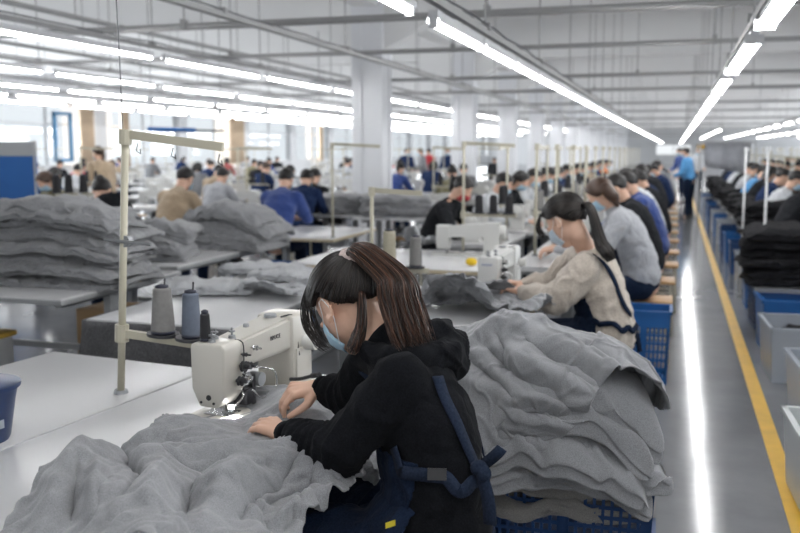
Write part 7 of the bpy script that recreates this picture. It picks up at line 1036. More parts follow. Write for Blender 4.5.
def near_heap(g):
    g = g.copy(); y = g[..., 1] + 0.07; x = -1.10 + (g[..., 0] + 1.10) * 0.84 + 0.20 * (2.55 - y); z = g[..., 2] * 0.80
    return np.stack([x, y, z], -1)
def polydist(x, y, P):
    best = np.full(x.shape, 99999.0); tt = np.zeros(x.shape); n = len(P) - 1
    for k in range(n):
        a, b = P[k], P[k + 1]; ab = b - a; t = np.clip(((x - a[0]) * ab[0] + (y - a[1]) * ab[1]) / (ab @ ab), 0, 1)
        d = np.hypot(x - a[0] - t * ab[0], y - a[1] - t * ab[1]); m = d < best; best = np.where(m, d, best); tt = np.where(m, (k + t) / n, tt)
    return best, tt
def heap_folds(co):      # the long soft folds and tight creases one sees in the cloth
    x, y, z = co[:, 0], co[:, 1], co[:, 2]
    for pts, h, w in RIDGES:
        P = np.array([tuple(W(a, b, z=0.80))[:2] for a, b in pts]); best, tt = polydist(x, y, P)
        z = z + np.where(z > -0.01, h * np.exp(-(best / w) ** (1.6 if h > 0 else 1.0)) * (0.3 + 0.7 * np.sin(np.pi * (0.12 + 0.76 * tt))), 0)
    z = np.where((z < 0.004) & (co[:, 2] > -0.01), 0.004, z)
    d = np.hypot(x + 1.33, y - 2.48); cap_ = 0.006 + 0.55 * np.maximum(0, d - 0.08); d2 = np.hypot(x + 1.08, y - 2.32); cap_ = np.minimum(cap_, 0.035 + 0.45 * np.maximum(0, d2 - 0.10))
    z = np.where(z > 0, cap_ * np.tanh(z / cap_), z); return np.stack([x, y, z + 0.004], -1)
cloth('garment', 'A', 'large grey garment spread over the near table and being sewn', (0, 0, 0.762), deform=near_heap, crease=0.003, post=heap_folds)

# ------------------------------------------------------------------ woman in the black hoodie
def facing(fx, fy, pitch, roll=0.0):
    f = Vector((fx, fy, 0)).normalized(); up = Vector((0, 0, 1)); fw = f * math.cos(pitch) - up * math.sin(pitch); u = f * math.sin(pitch) + up * math.cos(pitch); r = fw.cross(u)
    return Matrix(((r.x, fw.x, u.x), (r.y, fw.y, u.y), (r.z, fw.z, u.z))).to_4x4() @ Matrix.Rotation(roll, 4, 'Y')
def place_joints(J, O):
    K = {}
    for k, v in J.items():
        if k == 'hm': K[k] = Matrix.Translation(-O) @ v
        elif k[:2] in ('hd', 'pn', 'th', 'cu'): K[k] = v
        else: K[k] = v - O
    return K
def seated_legs(J, fb, rt, O, seat=0.5, knee=0.42):
    for s, n in ((-1, 'L'), (1, 'R')):
        J['hip' + n] = J['pelvis'] + rt * s * 0.09 + Vector((0, 0, -0.02)); J['kn' + n] = J['hip' + n] + fb * knee + Vector((0, 0, -0.03)) + rt * s * 0.03; k = J['kn' + n]; J['an' + n] = Vector((k.x, k.y, 0.09)) - fb * 0.02
fb = Vector((-0.93, 0.37, 0)).normalized(); rt = Vector((0.37, 0.93, 0)).normalized()
J = {'pelvis': W(437, 548, d=2.30), 'waist': W(436, 488, d=2.30), 'chest': W(424, 425, d=2.32), 'neck': W(396, 352, d=2.40),
     'shL': W(403, 384, d=2.22), 'elL': W(337, 452, d=2.24), 'wrL': W(286, 434, d=2.48), 'shR': W(378, 357, d=2.54), 'elR': W(352, 400, d=2.66), 'wrR': W(320, 387, d=2.74)}
J['pelvis'].z = 0.60
J['hdL'] = W(240, 410, d=2.62) - J['wrL']; J['hdR'] = W(262, 394, d=2.70) - J['wrR']
J['pnL'] = Vector((0.05, 0.1, -1)); J['pnR'] = Vector((0.1, 0.35, -0.95)); J['cuL'] = (0.30, 0.45, 0.35); J['cuR'] = (0.75, 0.55, 0.35)
J['thL'] = rt; J['thR'] = -rt
J['head'] = W(350, 307, d=2.50); J['hm'] = Matrix.Translation(J['head']) @ facing(-0.87, 0.50, math.radians(50), 0.0) @ Matrix.Scale(1.10, 4)
seated_legs(J, fb, rt, None)
O = Vector((J['pelvis'].x, J['pelvis'].y, 0)); K = place_joints(J, O)
w1 = link('person', body_mesh(K, 0.0042, True, fwd=fb, hs=1.08), m_skin, None, O)
tag(w1, 'woman in a black hoodie and navy apron bent over the nearest machine', 'person')
tm = top_mesh(K, 0.0075, 1.0, 0.0, 2, sleeve=1.05)
el = K['elL']; wr = K['wrL']; sh = K['shL']
def w1fold(co, n):
    v = 0.0
    for c, r in ((el, 0.13), (el.lerp(wr, .6), 0.10), (K['elR'], 0.1)):
        w = math.exp(-((co - c).length / r) ** 2)
        if w > 0.02:
            ax = (wr - el).normalized(); t = (co - el).dot(ax)
            v += w * 0.010 * (max(0, 1 - abs(math.sin(t * 75 + 3.0 * noise.noise(co * 7)) + 0.3 * noise.noise(co * 20)) * 1.6) - 0.3)
    p = Vector((co.x * 5, co.y * 5, co.z * 7)); f = 1 - abs(noise.noise(p + Vector((3, 1, 2)))) * 2.6
    return v + 0.009 * max(0, f) ** 2 + 0.004 * noise.noise(co * 12)
displace(tm, w1fold)
hoodie = link('hoodie', tm, m_black, w1)
oa1 = off_arm(K, 0.088); bvh = torso_bvh(tm, oa1)
def L1(px, py, d): return W(px, py, d=d) - O
bm = new_bm()      # hood lying on the shoulders, collar standing round the neck
chain(bm, [L1(372, 352, 2.33), L1(392, 360, 2.27), L1(420, 362, 2.27), L1(446, 356, 2.33), L1(452, 345, 2.46), L1(430, 338, 2.56), L1(395, 340, 2.58), L1(366, 350, 2.52)], [0.030, 0.040, 0.046, 0.048, 0.048, 0.045, 0.038, 0.03], 14)
chain(bm, [L1(412, 334, 2.33), L1(438, 334, 2.38), L1(443, 332, 2.47)], [0.034, 0.038, 0.036], 14); ball(bm, L1(446, 362, 2.38), (0.062, 0.062, 0.052)); ball(bm, L1(425, 350, 2.42), (0.07, 0.07, 0.05))
hm_ = remesh(bm, 0.007, 5); displace(hm_, fold_fn(11, 0.010, 4, (1, 1, 1.6))); link('hood', hm_, m_black, w1)
bm = new_bm()      # ribbed cuffs
for e, w in (('elL', 'wrL'), ('elR', 'wrR')):
    a = K[e].lerp(K[w], 0.86); b = K[e].lerp(K[w], 1.02); cyl(bm, a, b, 0.041, 0.036, 28)
    obj('cuff', bm, m_black, w1, smooth=True); bm = new_bm()
bm.free()
link('trousers', legs_mesh(K, 0.010), m_navy, w1)
for s in 'LR': obj('shoe', shoe_bm(K['an' + s], fb), m_shoe, w1, smooth=True)
# apron: skirt over lap and hips, straps across the back, belt
bm = new_bm(); 
for s in 'LR': chain(bm, [K['hip' + s], K['hip' + s].lerp(K['kn' + s], .5), K['kn' + s], K['kn' + s] + Vector((0, 0, -0.28))], [0.118, 0.104, 0.086, 0.09], 14)
ball(bm, K['pelvis'] + Vector((0, 0, 0.03)), (0.195, 0.195, 0.14))
am = remesh(bm, 0.010, 5)
beltz = K['waist'].z + 0.115
def apr(c): 
    y = (c - K['pelvis']).dot(fb); x = (c - K['pelvis']).dot(rt)
    return c.z < beltz + 0.02 and y > -0.06 + 0.20 * max(0, beltz - c.z)
obj('apron_skirt', shell(am, apr, 0.006, 0.004, fold_fn(7, 0.016, 8, (1, 1, .5))), m_navy, w1, smooth=True)
obj('apron_bib', shell(tm, lambda c: oa1(c) and ((c.z >= beltz - 0.01 and (c - K['waist']).dot(fb) > 0.06) or (c.z < beltz and (c - K['waist']).dot(fb) > -0.05 + 0.15 * (beltz - c.z))) and c.z < K['chest'].z + 0.10, 0.006, 0.004), m_navy, w1, smooth=True)
m_strap = fabric('navy_strap', (0.010, 0.015, 0.028), (0.020, 0.028, 0.05), 160, bump=0.2)
obj('apron_strap', ribbon(bvh, [L1(440, 372, 2.20), L1(452, 405, 2.16), L1(466, 440, 2.16), L1(477, 470, 2.18)], 0.030, 0.006), m_strap, w1, smooth=True)
obj('apron_strap', ribbon(bvh, [L1(456, 372, 2.42), L1(476, 420, 2.36), L1(484, 465, 2.28)], 0.030, 0.006), m_strap, w1, smooth=True)
obj('apron_belt', ribbon(bvh, waist_ring(K, fb, rt, 'waist', 0.115, -1.35, -3.1, 10), 0.032, 0.010, th=0.004), m_strap, w1, smooth=True)
bm = new_bm(); c = L1(437, 474, 2.13); c2, nn, _, _ = bvh.find_nearest(c); c2 = c2 + nn * 0.014
q_ = nn.to_track_quat('Z', 'Y').to_matrix().to_4x4(); v = box(bm, (0, 0, 0), (0.045, 0.028, 0.006)); bmesh.ops.transform(bm, matrix=Matrix.Translation(c2) @ q_, verts=v); obj('belt_buckle', bm, m_blackp, w1)
bm = new_bm()
for k, (a, b) in enumerate((((478, 468, 2.16), (490, 525, 2.12)), ((482, 466, 2.18), (502, 448, 2.14)))):
    P_ = [L1(*a), L1((a[0] + b[0]) / 2 + 4, (a[1] + b[1]) / 2 - 2, (a[2] + b[2]) / 2 - .02), L1(*b)]
    obj('apron_tie', ribbon(None, P_, 0.034 if k != 1 else 0.028, th=0.004, twist=(-0.3, -0.9, 0.1)), m_strap, w1, smooth=True)
bm = new_bm(); ball(bm, L1(479, 468, 2.15), (0.022, 0.018, 0.02)); ball(bm, L1(484, 474, 2.14), (0.018, 0.014, 0.022)); obj('tie_knot', bm, m_strap, w1, smooth=True)
bm = new_bm(); v = box(bm, (0, 0, 0), (0.028, 0.014, 0.003)); c2, nn, _, _ = BVHTree.FromPolygons([v_.co for v_ in am.vertices], [p_.vertices[:] for p_ in am.polygons]).find_nearest(L1(350, 500, 2.05)); bmesh.ops.transform(bm, matrix=Matrix.Translation(c2 + nn * 0.016) @ nn.to_track_quat('Z', 'Y').to_matrix().to_4x4() @ Matrix.Rotation(0.6, 4, 'Z'), verts=v); obj('apron_label', bm, mat('yellow_label', (0.6, 0.5, 0.03), 0.6), w1)
# head: hair, ponytail, scrunchie, mask
HM = K['hm']
obj('hair', hair_cap(HM, 1.12, 60, jitter=0.03), m_hair, w1, smooth=True)
kn = Vector((0.0, -0.94, 0.36))
obj('hair_strands', scalp_strands(HM, kn, 1900, 3, r0=1.135, rad=0.0013), m_strand, w1, smooth=True)
kd = kn.normalized(); kp = HM @ (HEAD_C + Vector((kd.x * HEAD_R.x, kd.y * HEAD_R.y, kd.z * HEAD_R.z)) * 1.22)
g0 = HM @ (HEAD_C + Vector((kd.x * HEAD_R.x, kd.y * HEAD_R.y, kd.z * HEAD_R.z)) * 1.05)
obj('ponytail', tail_strands([g0, kp, kp + Vector((0.03, -0.02, 0.004)), L1(395, 280, 2.40), L1(402, 303, 2.36), L1(412, 335, 2.30), L1(420, 352, 2.27)], (0.014, 0.072, 0.070), 1100, 5, rad=0.0015, wave=0.007, flat=0.5), m_strand_b, w1, smooth=True)
bm = tail_strands([HM @ Vector((-0.03, -0.09, -0.03)), L1(362, 325, 2.36), L1(356, 342, 2.33), L1(352, 356, 2.32)], (0.012, 0.022, 0.012), 120, 6, rad=0.0018, wave=0.008); obj('loose_lock', bm, m_strand_b, w1, smooth=True)
bm = tail_strands([HM @ Vector((-0.02, 0.03, 0.130)), HM @ Vector((-0.03, 0.085, 0.105)), HM @ Vector((-0.040, 0.113, 0.055)), HM @ Vector((-0.036, 0.122, 0.0)), HM @ Vector((-0.028, 0.112, -0.045))], (0.022, 0.030, 0.016), 80, 7, rad=0.0009, wave=0.006); obj('fringe', bm, m_strand, w1, smooth=True)
bm = new_bm()
m_scr = mat('patterned_scrunchie', (0.55, 0.45, 0.42), 0.8, var=0.45, vscale=55, detail=1)
axis = (HM.to_3x3() @ kd).normalized(); u = axis.orthogonal().normalized(); v_ = axis.cross(u); cc = g0.lerp(kp, 0.45)
tube(bm, [cc + (u * math.cos(a) + v_ * math.sin(a)) * (0.030 + 0.004 * math.sin(a * 9)) for a in [2 * PI * k / 40 for k in range(41)]], [0.0115 + 0.003 * math.sin(k * 2.1) for k in range(41)], 8); obj('scrunchie', bm, m_scr, w1, smooth=True)
obj('face_mask', mask_bm(HM), m_mask, w1, smooth=True); obj('mask_loops', loops_bm(HM), m_white_plastic, w1, smooth=True)
# stool beneath
def stool(label, loc, rz=0, h=0.48, group=None, back=False):
    t = thing('work_stool', label, 'stool', loc, rz, group)
    bm = new_bm(); box(bm, (0, 0, h - 0.015), (0.34, 0.28, 0.03), bev=0.008); obj('seat', bm, m_wood, t, auto=40)
    for x in (-0.13, 0.13):
        for y in (-0.10, 0.10):
            bm = new_bm(); cyl(bm, (x * 1.15, y * 1.15, 0), (x, y, h - 0.03), 0.012, n=8); obj('leg', bm, m_beigepole, t, smooth=True)
    bm = new_bm()
    for y in (-0.11, 0.11): cyl(bm, (-0.145, y, 0.16), (0.145, y, 0.16), 0.008, n=8)
    for x in (-0.145, 0.145): cyl(bm, (x, -0.11, 0.2), (x, 0.11, 0.2), 0.008, n=8)
    obj('rung', bm, m_beigepole, t)
    if back:
        bm = new_bm(); tube(bm, [(-0.14, -0.13, h - .03), (-0.15, -0.19, h + 0.36), (0.15, -0.19, h + 0.36), (0.14, -0.13, h - .03)], 0.011, 8); obj('back_frame', bm, m_beigepole, t, smooth=True)
        bm = new_bm(); box(bm, (0, -0.185, h + 0.27), (0.29, 0.02, 0.14), bev=0.006); obj('backrest', bm, m_wood, t, auto=40)
    return t
m_wood = mat('stool_wood', (0.42, 0.25, 0.11), 0.5, var=0.3, vscale=6)
stool('wooden stool under the woman in the black hoodie', (O.x, O.y, 0), math.atan2(-fb.x, fb.y), 0.49)

# ------------------------------------------------------------------ crates and pile between the first two seats
m_b = m_bluep
for k in range(2):
    t = crate(['lower blue lattice crate under the big grey pile', 'upper blue lattice crate holding the big grey pile'][k], 0.56, 0.42, 0.285, m_b, taper=0.05, group=None); at(t, -0.305, 2.98, 0.29 * k, 0.02)
bm = new_bm()
CP = (-0.32, 2.93)
pile(2, (CP[0] + 0.0, CP[1], 0.42), 0.1, 0.48, 0.34, 0.07, m_greyb, lambda i: ['grey garment stuffed lowest in the upper blue crate', 'grey garment just inside the rim of the upper blue crate'][i], 'garments packed in the blue crate', 21, 0.0, 0.01)
lab = ['bottom layer hanging over the crate rim', 'second layer with a creased hanging corner', 'third layer with doubled hems', 'fourth layer, pushed toward the aisle', 'fifth layer, under the draped garment', 'layer right under the draped garment', 'short layer at the back of the crate pile']
pile(6, (CP[0] - 0.03, CP[1] - 0.04, 0.565), 0.12, 0.62, 0.46, 0.058, m_grey, lambda i: 'grey folded garment in the big crate pile, ' + lab[i], 'big grey pile on the blue crates', 5, 0.10, 0.035, form=lambda x, y: -0.34 * max(0, x) ** 1.3 - 0.25 * max(0, -y - .05) ** 1.4, slope=(0.006, 0.0), shrink=0.18, res=(70, 56), rough=1.15)
PFOLD = [([(470, 372), (480, 345), (500, 327), (520, 330), (532, 346)], 0.035, 9), ([(498, 345), (520, 360), (552, 378), (592, 402), (616, 425), (636, 470), (640, 500)], 0.042, 12), ([(530, 332), (565, 350), (606, 370), (642, 400), (658, 445)], 0.036, 13), ([(600, 345), (640, 372), (668, 420)], 0.028, 10),
         ([(492, 365), (508, 395), (520, 425)], 0.030, 11), ([(520, 398), (552, 404), (588, 412)], 0.030, 8), ([(525, 420), (565, 428), (606, 440)], 0.028, 8), ([(530, 445), (575, 452), (612, 462)], 0.026, 9), ([(455, 345), (480, 358)], 0.03, 9), ([(450, 372), (490, 392)], 0.03, 9), ([(640, 420), (655, 460), (662, 480)], 0.025, 8),
         ([(490, 352), (515, 374), (548, 392), (585, 420), (606, 450)], -0.040, 4.5), ([(528, 345), (566, 366), (606, 388), (632, 415), (645, 460)], -0.036, 4.5), ([(585, 345), (630, 378), (655, 415)], -0.024, 4), ([(515, 409), (552, 415), (592, 426)], -0.030, 3.5), ([(520, 434), (560, 440), (604, 452)], -0.030, 3.5), ([(500, 340), (505, 352), (500, 368)], -0.03, 4), ([(470, 362), (500, 384), (515, 400)], -0.03, 4)]
def pile_folds(loc, rz):
    M = Matrix.Translation(loc) @ Matrix.Rotation(rz, 4, 'Z'); c0 = Vector(loc)
    F_, R_, U_ = np.array(_F), np.array(_R), np.array(_U)
    def f(co):
        A = np.array(M); w = co @ A[:3, :3].T + A[:3, 3]; v = w - np.array([0, 0, CAM_Z]); d = v @ F_; px = 400 + FPX * (v @ R_) / d; py = 266.5 - FPX * (v @ U_) / d
        cen = w.mean(0) + np.array([0, 0.05, -0.25]); n = w - cen; n /= np.linalg.norm(n, axis=1)[:, None]; amt = np.zeros(len(w))
        for pts, h, wd in PFOLD:
            b, t = polydist(px, py, np.array(pts, float)); amt += h * np.exp(-(b / wd) ** (1.7 if h > 0 else 1.1)) * (0.35 + 0.65 * np.sin(np.pi * (0.12 + 0.76 * t)))
        w = w + n * amt[:, None]; return (w - A[:3, 3]) @ A[:3, :3]
    return f
_l = (CP[0] - 0.02, CP[1] + 0.03, 0.72)
cloth('garment', 'B', 'grey garment draped in diagonal folds over the top of the big crate pile', _l, 0.3, pre=5, crease=0.005, deform=lambda g: np.stack([np.clip(g[..., 0], -0.42, 0.29), np.clip(g[..., 1], -0.25, 0.22), g[..., 2]], -1), post=pile_folds(_l, 0.3), sub=3)
# ------------------------------------------------------------------ second woman, cream fleece
nd2 = Vector((-0.985, 5.02, 0))
t = table('white sewing table of the woman in the cream fleece', -1.1, 0.70, -0.30, 0.36, top=m_top, edge=m_edge); at(t, nd2.x, nd2.y, 0, math.radians(86))
mc2 = machine('white sewing machine with blue lettering before the woman in cream', m_mach2, True, 'brother', True); at(mc2, nd2.x, nd2.y, 0.76, math.radians(86))
fb2 = Vector((-0.95, 0.31, 0)).normalized(); rt2 = Vector((0.31, 0.95, 0)).normalized()
J = {'pelvis': W(608, 345, d=4.8), 'waist': W(606, 318, d=4.78), 'chest': W(599, 290, d=4.78), 'neck': W(588, 254, d=4.78),
     'shL': W(586, 268, d=4.62), 'elL': W(556, 300, d=4.66), 'wrL': W(520, 292, d=4.90), 'shR': W(578, 258, d=4.95), 'elR': W(552, 285, d=5.05), 'wrR': W(523, 284, d=5.08)}
J['pelvis'].z = 0.60
J['hdL'] = W(500, 285, d=4.98) - J['wrL']; J['hdR'] = W(505, 281, d=5.05) - J['wrR']; J['thL'] = rt2; J['thR'] = -rt2
J['head'] = W(566, 222, d=4.72); J['hm'] = Matrix.Translation(J['head']) @ facing(-0.90, 0.43, math.radians(38)) @ Matrix.Scale(1.13, 4)
seated_legs(J, fb2, rt2, None)
O2 = Vector((J['pelvis'].x, J['pelvis'].y, 0)); K2 = place_joints(J, O2)
w2 = link('person', body_mesh(K2, 0.0065, True, fwd=fb2), m_skin, None, O2); tag(w2, 'woman in a cream fleece and dark apron with a low black ponytail', 'person')
tm2 = top_mesh(K2, 0.010, 1.08, 0.010, 6, sleeve=1.22); link('fleece', tm2, m_cream, w2)
oa2 = off_arm(K2, 0.10); bv2 = torso_bvh(tm2, oa2)
def L2(px, py, d): return W(px, py, d=d) - O2
link('trousers', legs_mesh(K2, 0.014), m_navy, w2)
for s in 'LR': obj('shoe', shoe_bm(K2['an' + s], fb2), m_shoe, w2, smooth=True)
bz2 = K2['waist'].z
def apr2(c):
    y = (c - K2['waist']).dot(fb2); return y > -0.02 + 0.45 * max(0, c.z - bz2) and oa2(c) and c.z < K2['chest'].z + 0.07
obj('apron_bib', shell(tm2, apr2, 0.008, 0.005), m_navy, w2, smooth=True)
bm = new_bm()
for s in 'LR': chain(bm, [K2['hip' + s], K2['kn' + s], K2['kn' + s] + Vector((0, 0, -0.25))], [0.125, 0.095, 0.09], 14)
ball(bm, K2['pelvis'] + Vector((0, 0, 0.07)), (0.19, 0.19, 0.15)); am2 = remesh(bm, 0.014, 4)
obj('apron_skirt', shell(am2, lambda c: (c - K2['pelvis']).dot(fb2) > 0.0, 0.006, 0.004), m_navy, w2, smooth=True)
obj('apron_strap', ribbon(bv2, [L2(594, 250, 4.6), L2(612, 270, 4.6), L2(620, 295, 4.6), L2(626, 316, 4.66)], 0.032, 0.008), m_navy, w2, smooth=True)
obj('apron_belt', ribbon(bv2, waist_ring(K2, fb2, rt2, 'waist', 0.0, -1.3, -3.2, 10), 0.03, 0.008), m_navy, w2, smooth=True)
for k, (b, w) in enumerate((((640, 352, 4.75), 0.03), ((632, 345, 4.72), 0.03))): obj('apron_tie', ribbon(None, [L2(630, 316, 4.74), L2(636, 332, 4.7), L2(*b)], w, twist=(0.5, -0.8, 0)), m_navy, w2, smooth=True)
H2 = K2['hm']; obj('hair', hair_cap(H2, 1.08, 50, jitter=0.02), m_hair, w2, smooth=True); kn2 = Vector((0, -0.96, -0.22)).normalized()
obj('hair_strands', scalp_strands(H2, kn2, 600, 13, rad=0.0026), m_strand, w2, smooth=True)
g2 = H2 @ (HEAD_C + Vector((0, kn2.y * HEAD_R.y, kn2.z * HEAD_R.z)) * 1.1)
obj('ponytail', tail_strands([g2, g2 + Vector((0.04, -0.02, -0.01)), L2(600, 240, 4.6), L2(607, 252, 4.56), L2(612, 262, 4.55)], (0.02, 0.052, 0.03), 260, 9, rad=0.004), m_strand, w2, smooth=True)
bm = tail_strands([H2 @ Vector((-0.03, 0.088, 0.09)), H2 @ Vector((-0.04, 0.118, 0.05)), H2 @ Vector((-0.04, 0.12, -0.01))], (0.01, 0.025, 0.01), 60, 17, rad=0.002); obj('fringe', bm, m_strand, w2, smooth=True)
obj('face_mask', mask_bm(H2), m_mask_w, w2, smooth=True); obj('mask_loops', loops_bm(H2), m_white_plastic, w2, smooth=True)
stool('wooden stool under the woman in the cream fleece', (O2.x, O2.y, 0), math.atan2(-fb2.x, fb2.y), 0.49)
t = crate('bright blue lattice crate on the floor beside the aisle', 0.36, 0.32, 0.50, m_bluel, taper=0.08); at(t, -0.17, 6.44, 0, 0.0)
cloth('garment', 'C', 'grey garment bunched on the table edge behind the crate pile', W(492, 312, z=0.77), 0.6, scale=(1.15, 1.3, 1.0))
cloth('garment', 'C', 'grey garment feeding into the machine of the woman in cream', W(462, 302, z=0.77), 2.2, scale=(0.8, 0.9, 0.6))

# ------------------------------------------------------------------ prototypes for the rest of the hall
FIG = {'short': figure('sew', 'short', True, 0.20, 0.62), 'tail': figure('sew', 'tail', True, 0.24, 0.75), 'bob': figure('sew', 'bob', True, 0.22, 0.7), 'bun': figure('sew', 'bun', False, 0.20, 0.6), 'stand': figure('stand', 'short', True, 0.05), 'standtail': figure('stand', 'tail', True, 0.10)}
used_fig = set()
m_hairs = {'black': m_hair, 'brown': mat('brown_hair', (0.05, 0.024, 0.014), 0.45, var=0.4, vscale=30)}
HW = {'short': 'short hair', 'tail': 'a ponytail', 'bob': 'shoulder-length hair', 'bun': 'a hair bun', 'stand': 'short hair', 'standtail': 'a ponytail'}
def worker(kind, loc, rz, top, label, group=None, hair='black', mask=None, scale=1.0, legs=None):
    if kind not in used_fig: used_fig.add(kind); o = FIG[kind]; o.location = loc; o.rotation_euler = (0, 0, rz)
    else: o = dup(FIG[kind], loc, rz)
    o.scale = (scale,) * 3; o['label'] = label
    if group: o['group'] = group
    elif 'group' in o: del o['group']
    for c in o.children:
        n = c.name.split('.')[0]
        if n == 'top': override(c, PAL[top])
        if n in ('hair', 'ponytail', 'long_hair', 'hair_bun'): override(c, m_hairs[hair])
        if n == 'face_mask': override(c, {'red': PAL['red'], None: m_mask}.get(mask, m_mask))
        if n == 'trousers' and legs: override(c, PAL[legs])
    return o
PM = machine('x', m_mach2, False); PT = table('x', -0.58, 0.60, -0.26, 0.34, top=m_top2, fine=False); PS = thread_stand('x', 0.88, 0.42, True, fine=False, shelf_z=0.34, shelf_l=0.36); PST = stool('x', (0, 0, 0))
proto_used = set()
def inst(P, loc, rz, label, group):
    if P.name not in proto_used: proto_used.add(P.name); o = P; o.location = loc; o.rotation_euler = (0, 0, rz)
    else: o = dup(P, loc, rz)
    o['label'] = label; o['group'] = group; return o
def station(x, y, rz, where, rowname, stand=True, mach=True, cones=0, cm=None, seat=True, rr=R):
    """table, machine, thread stand and stool; needle at x,y; operator on local -Y"""
    c, s = math.cos(rz), math.sin(rz); L = lambda a, b, z: (x + a * c - b * s, y + a * s + b * c, z)
    inst(PT, (x, y, 0), rz, 'white sewing table, %s' % where, 'sewing tables, ' + rowname)
    if mach: inst(PM, (x, y, 0.76), rz, 'white sewing machine, %s' % where, 'sewing machines, ' + rowname)
    if stand: inst(PS, L(0.12, 0.27, 0.76), rz, 'thread stand, %s' % where, 'thread stands, ' + rowname)
    if seat: inst(PST, L(0.0, -0.66, 0), rz, 'small stool, %s' % where, 'stools, ' + rowname)
    for k in range(cones):
        cone(cm or m_th_black, L(0.12 + 0.36 * (0.28 + 0.44 * k), 0.27, 0.76 + 0.36), '%s thread cone, %s' % (['inner', 'outer'][k], where), 0.032, 0.024, 0.15, 'cones, ' + rowname)
def seatpos(x, y, rz, back=0.62): return (x + back * math.sin(rz), y - back * math.cos(rz), 0)
# operators of the near row, seen along the aisle; they face the window wall
rz = PI / 2
rowA = [('bob', 'pale grey', 'brown', 6.95, -0.20), ('short', 'black', 'black', 8.05, -0.18), ('short', 'blue', 'black', 9.2, -0.15), ('tail', 'white', 'black', 10.4, -0.14), ('short', 'black', 'black', 11.7, -0.14), ('tail', 'navy', 'black', 13.0, -0.14), ('short', 'navy', 'black', 14.3, -0.14), ('bob', 'black', 'black', 15.6, -0.14), ('tail', 'black', 'black', 17.0, -0.14), ('short', 'navy', 'black', 18.4, -0.14), ('short', 'grey', 'black', 20.0, -0.14), ('tail', 'black', 'black', 21.6, -0.14), ('short', 'navy', 'black', 23.5, -0.14), ('short', 'black', 'black', 26, -0.14)]
for i, (k, c, hc, y, x) in enumerate(rowA):
    wh = '%s place beyond the woman in cream' % ORD[i]
    worker(k, (x + (R.uniform(-.09, .05) if i > 2 else 0), y, 0), rz + (0.12 if i < 3 else R.uniform(-.35, .3)), c, 'worker with %s %s, %s top, %s' % (hc, HW[k].replace('a ', ''), c, wh), None, hc, scale=1.03 if i < 4 else R.uniform(0.94, 1.03))
    station(x - 0.58, y + 0.1, rz, wh, 'near row', stand=True, cones=2 if i < 6 else 0, cm=m_th_black if i % 2 else m_th_grey)
# opposite side of the same benches, workers face the aisle
rowB = [('tail', 'black', 8.5, 'red'), ('short', 'white', 9.9, None), ('bob', 'black', 10.9, None), ('short', 'white', 12.1, None), ('tail', 'grey', 13.4, None), ('bob', 'white', 14.5, None), ('short', 'navy', 16, None), ('tail', 'white', 17.6, None), ('short', 'black', 19.4, None), ('bob', 'beige', 21.2, None), ('short', 'navy', 23.4, None), ('tail', 'orange', 25.5, None)]
for i, (k, c, y, mk) in enumerate(rowB):
    wh = '%s place across the near benches' % ORD[i]
    x = -2.28 if i == 0 else -2.1
    worker(k, (x, y, 0), -rz - 0.15, c, 'worker in %s%s, %s' % (c, ' with a red mask' if mk else ' with ' + HW[k], wh), None, 'black', mk)
    station(x + 0.52, y - 0.05, -rz, wh, 'far side of the near benches', cones=2 if i < 5 else 0)
# hall left of the columns: rows of benches whose workers face away from the photographer
PC = ['navy', 'white', 'grey', 'black', 'beige', 'blue', 'pale grey', 'olive', 'red', 'black', 'white', 'navy']
KD = ['short', 'tail', 'bob', 'bun', 'short', 'tail']
for j, yy in enumerate((11.2, 13.8, 16.6, 19.6, 23.0, 27.0, 32.0)):
    for i in range(9 + j // 2):
        x = -3.3 - 1.42 * i - 0.25 * j + (0.2 if j % 2 else 0)
        if x < -19: continue
        if abs(x - CX) < 0.9 and any(abs(yy - q) < 1.5 for q in ys): continue
        wh = '%s place from the columns in window-side row %s' % (nth(i), ORD[j])
        if (i * 7 + j * 5) % 3 != 0:
            k = KD[(i * 5 + j * 3) % 6]; c = PC[(i * 3 + j * 7) % 12]
            worker(k, (x, yy, 0), 0.25 * math.sin(i * 3 + j), c, 'worker in a %s top, %s' % (c, wh), 'workers on the window side', 'brown' if (i + j) % 5 == 0 else 'black')
        station(x, yy + 0.58, 0, wh, 'window side', stand=(i + j) % 2 == 0, cones=2 if j == 0 and i % 2 == 0 else 0, seat=j < 2)
# people nearer on the left
pm = W(276, 222, d=9.6); worker('short', (pm.x, pm.y, 0), 0.05, 'blue', 'man in a blue top seen from behind at the benches beyond the grey piles', None, scale=1.04)
pm = W(168, 222, d=9.4); worker('short', (pm.x, pm.y, 0), -0.1, 'beige', 'man in a beige vest seen from behind, past the tall thread stand', None, scale=1.05)
pm = W(94, 230, d=8.0); worker('bun', (pm.x, pm.y, 0), 0.35, 'white', 'woman with dark hair seated before a round dark chair back', None)
o = W(112, 232, d=7.6); t = thing('office_chair', 'office chair with a dark oval back, left of the beige vest', 'chair', (o.x, o.y, 0), 0.2)
bm = new_bm(); ball(bm, (0, 0, 0.98), (0.23, 0.05, 0.27)); obj('backrest', bm, m_black2, t, smooth=True)
bm = new_bm(); box(bm, (0, 0.25, 0.48), (0.44, 0.42, 0.07), bev=0.02); obj('seat', bm, m_black2, t, auto=40)
bm = new_bm(); cyl(bm, (0, 0.25, 0.08), (0, 0.25, 0.45), 0.025); tube(bm, [(0, 0.2, 0.46), (0, 0.0, 0.5), (0, -0.03, 0.8)], 0.02, 8); obj('stem', bm, m_dark, t, smooth=True)
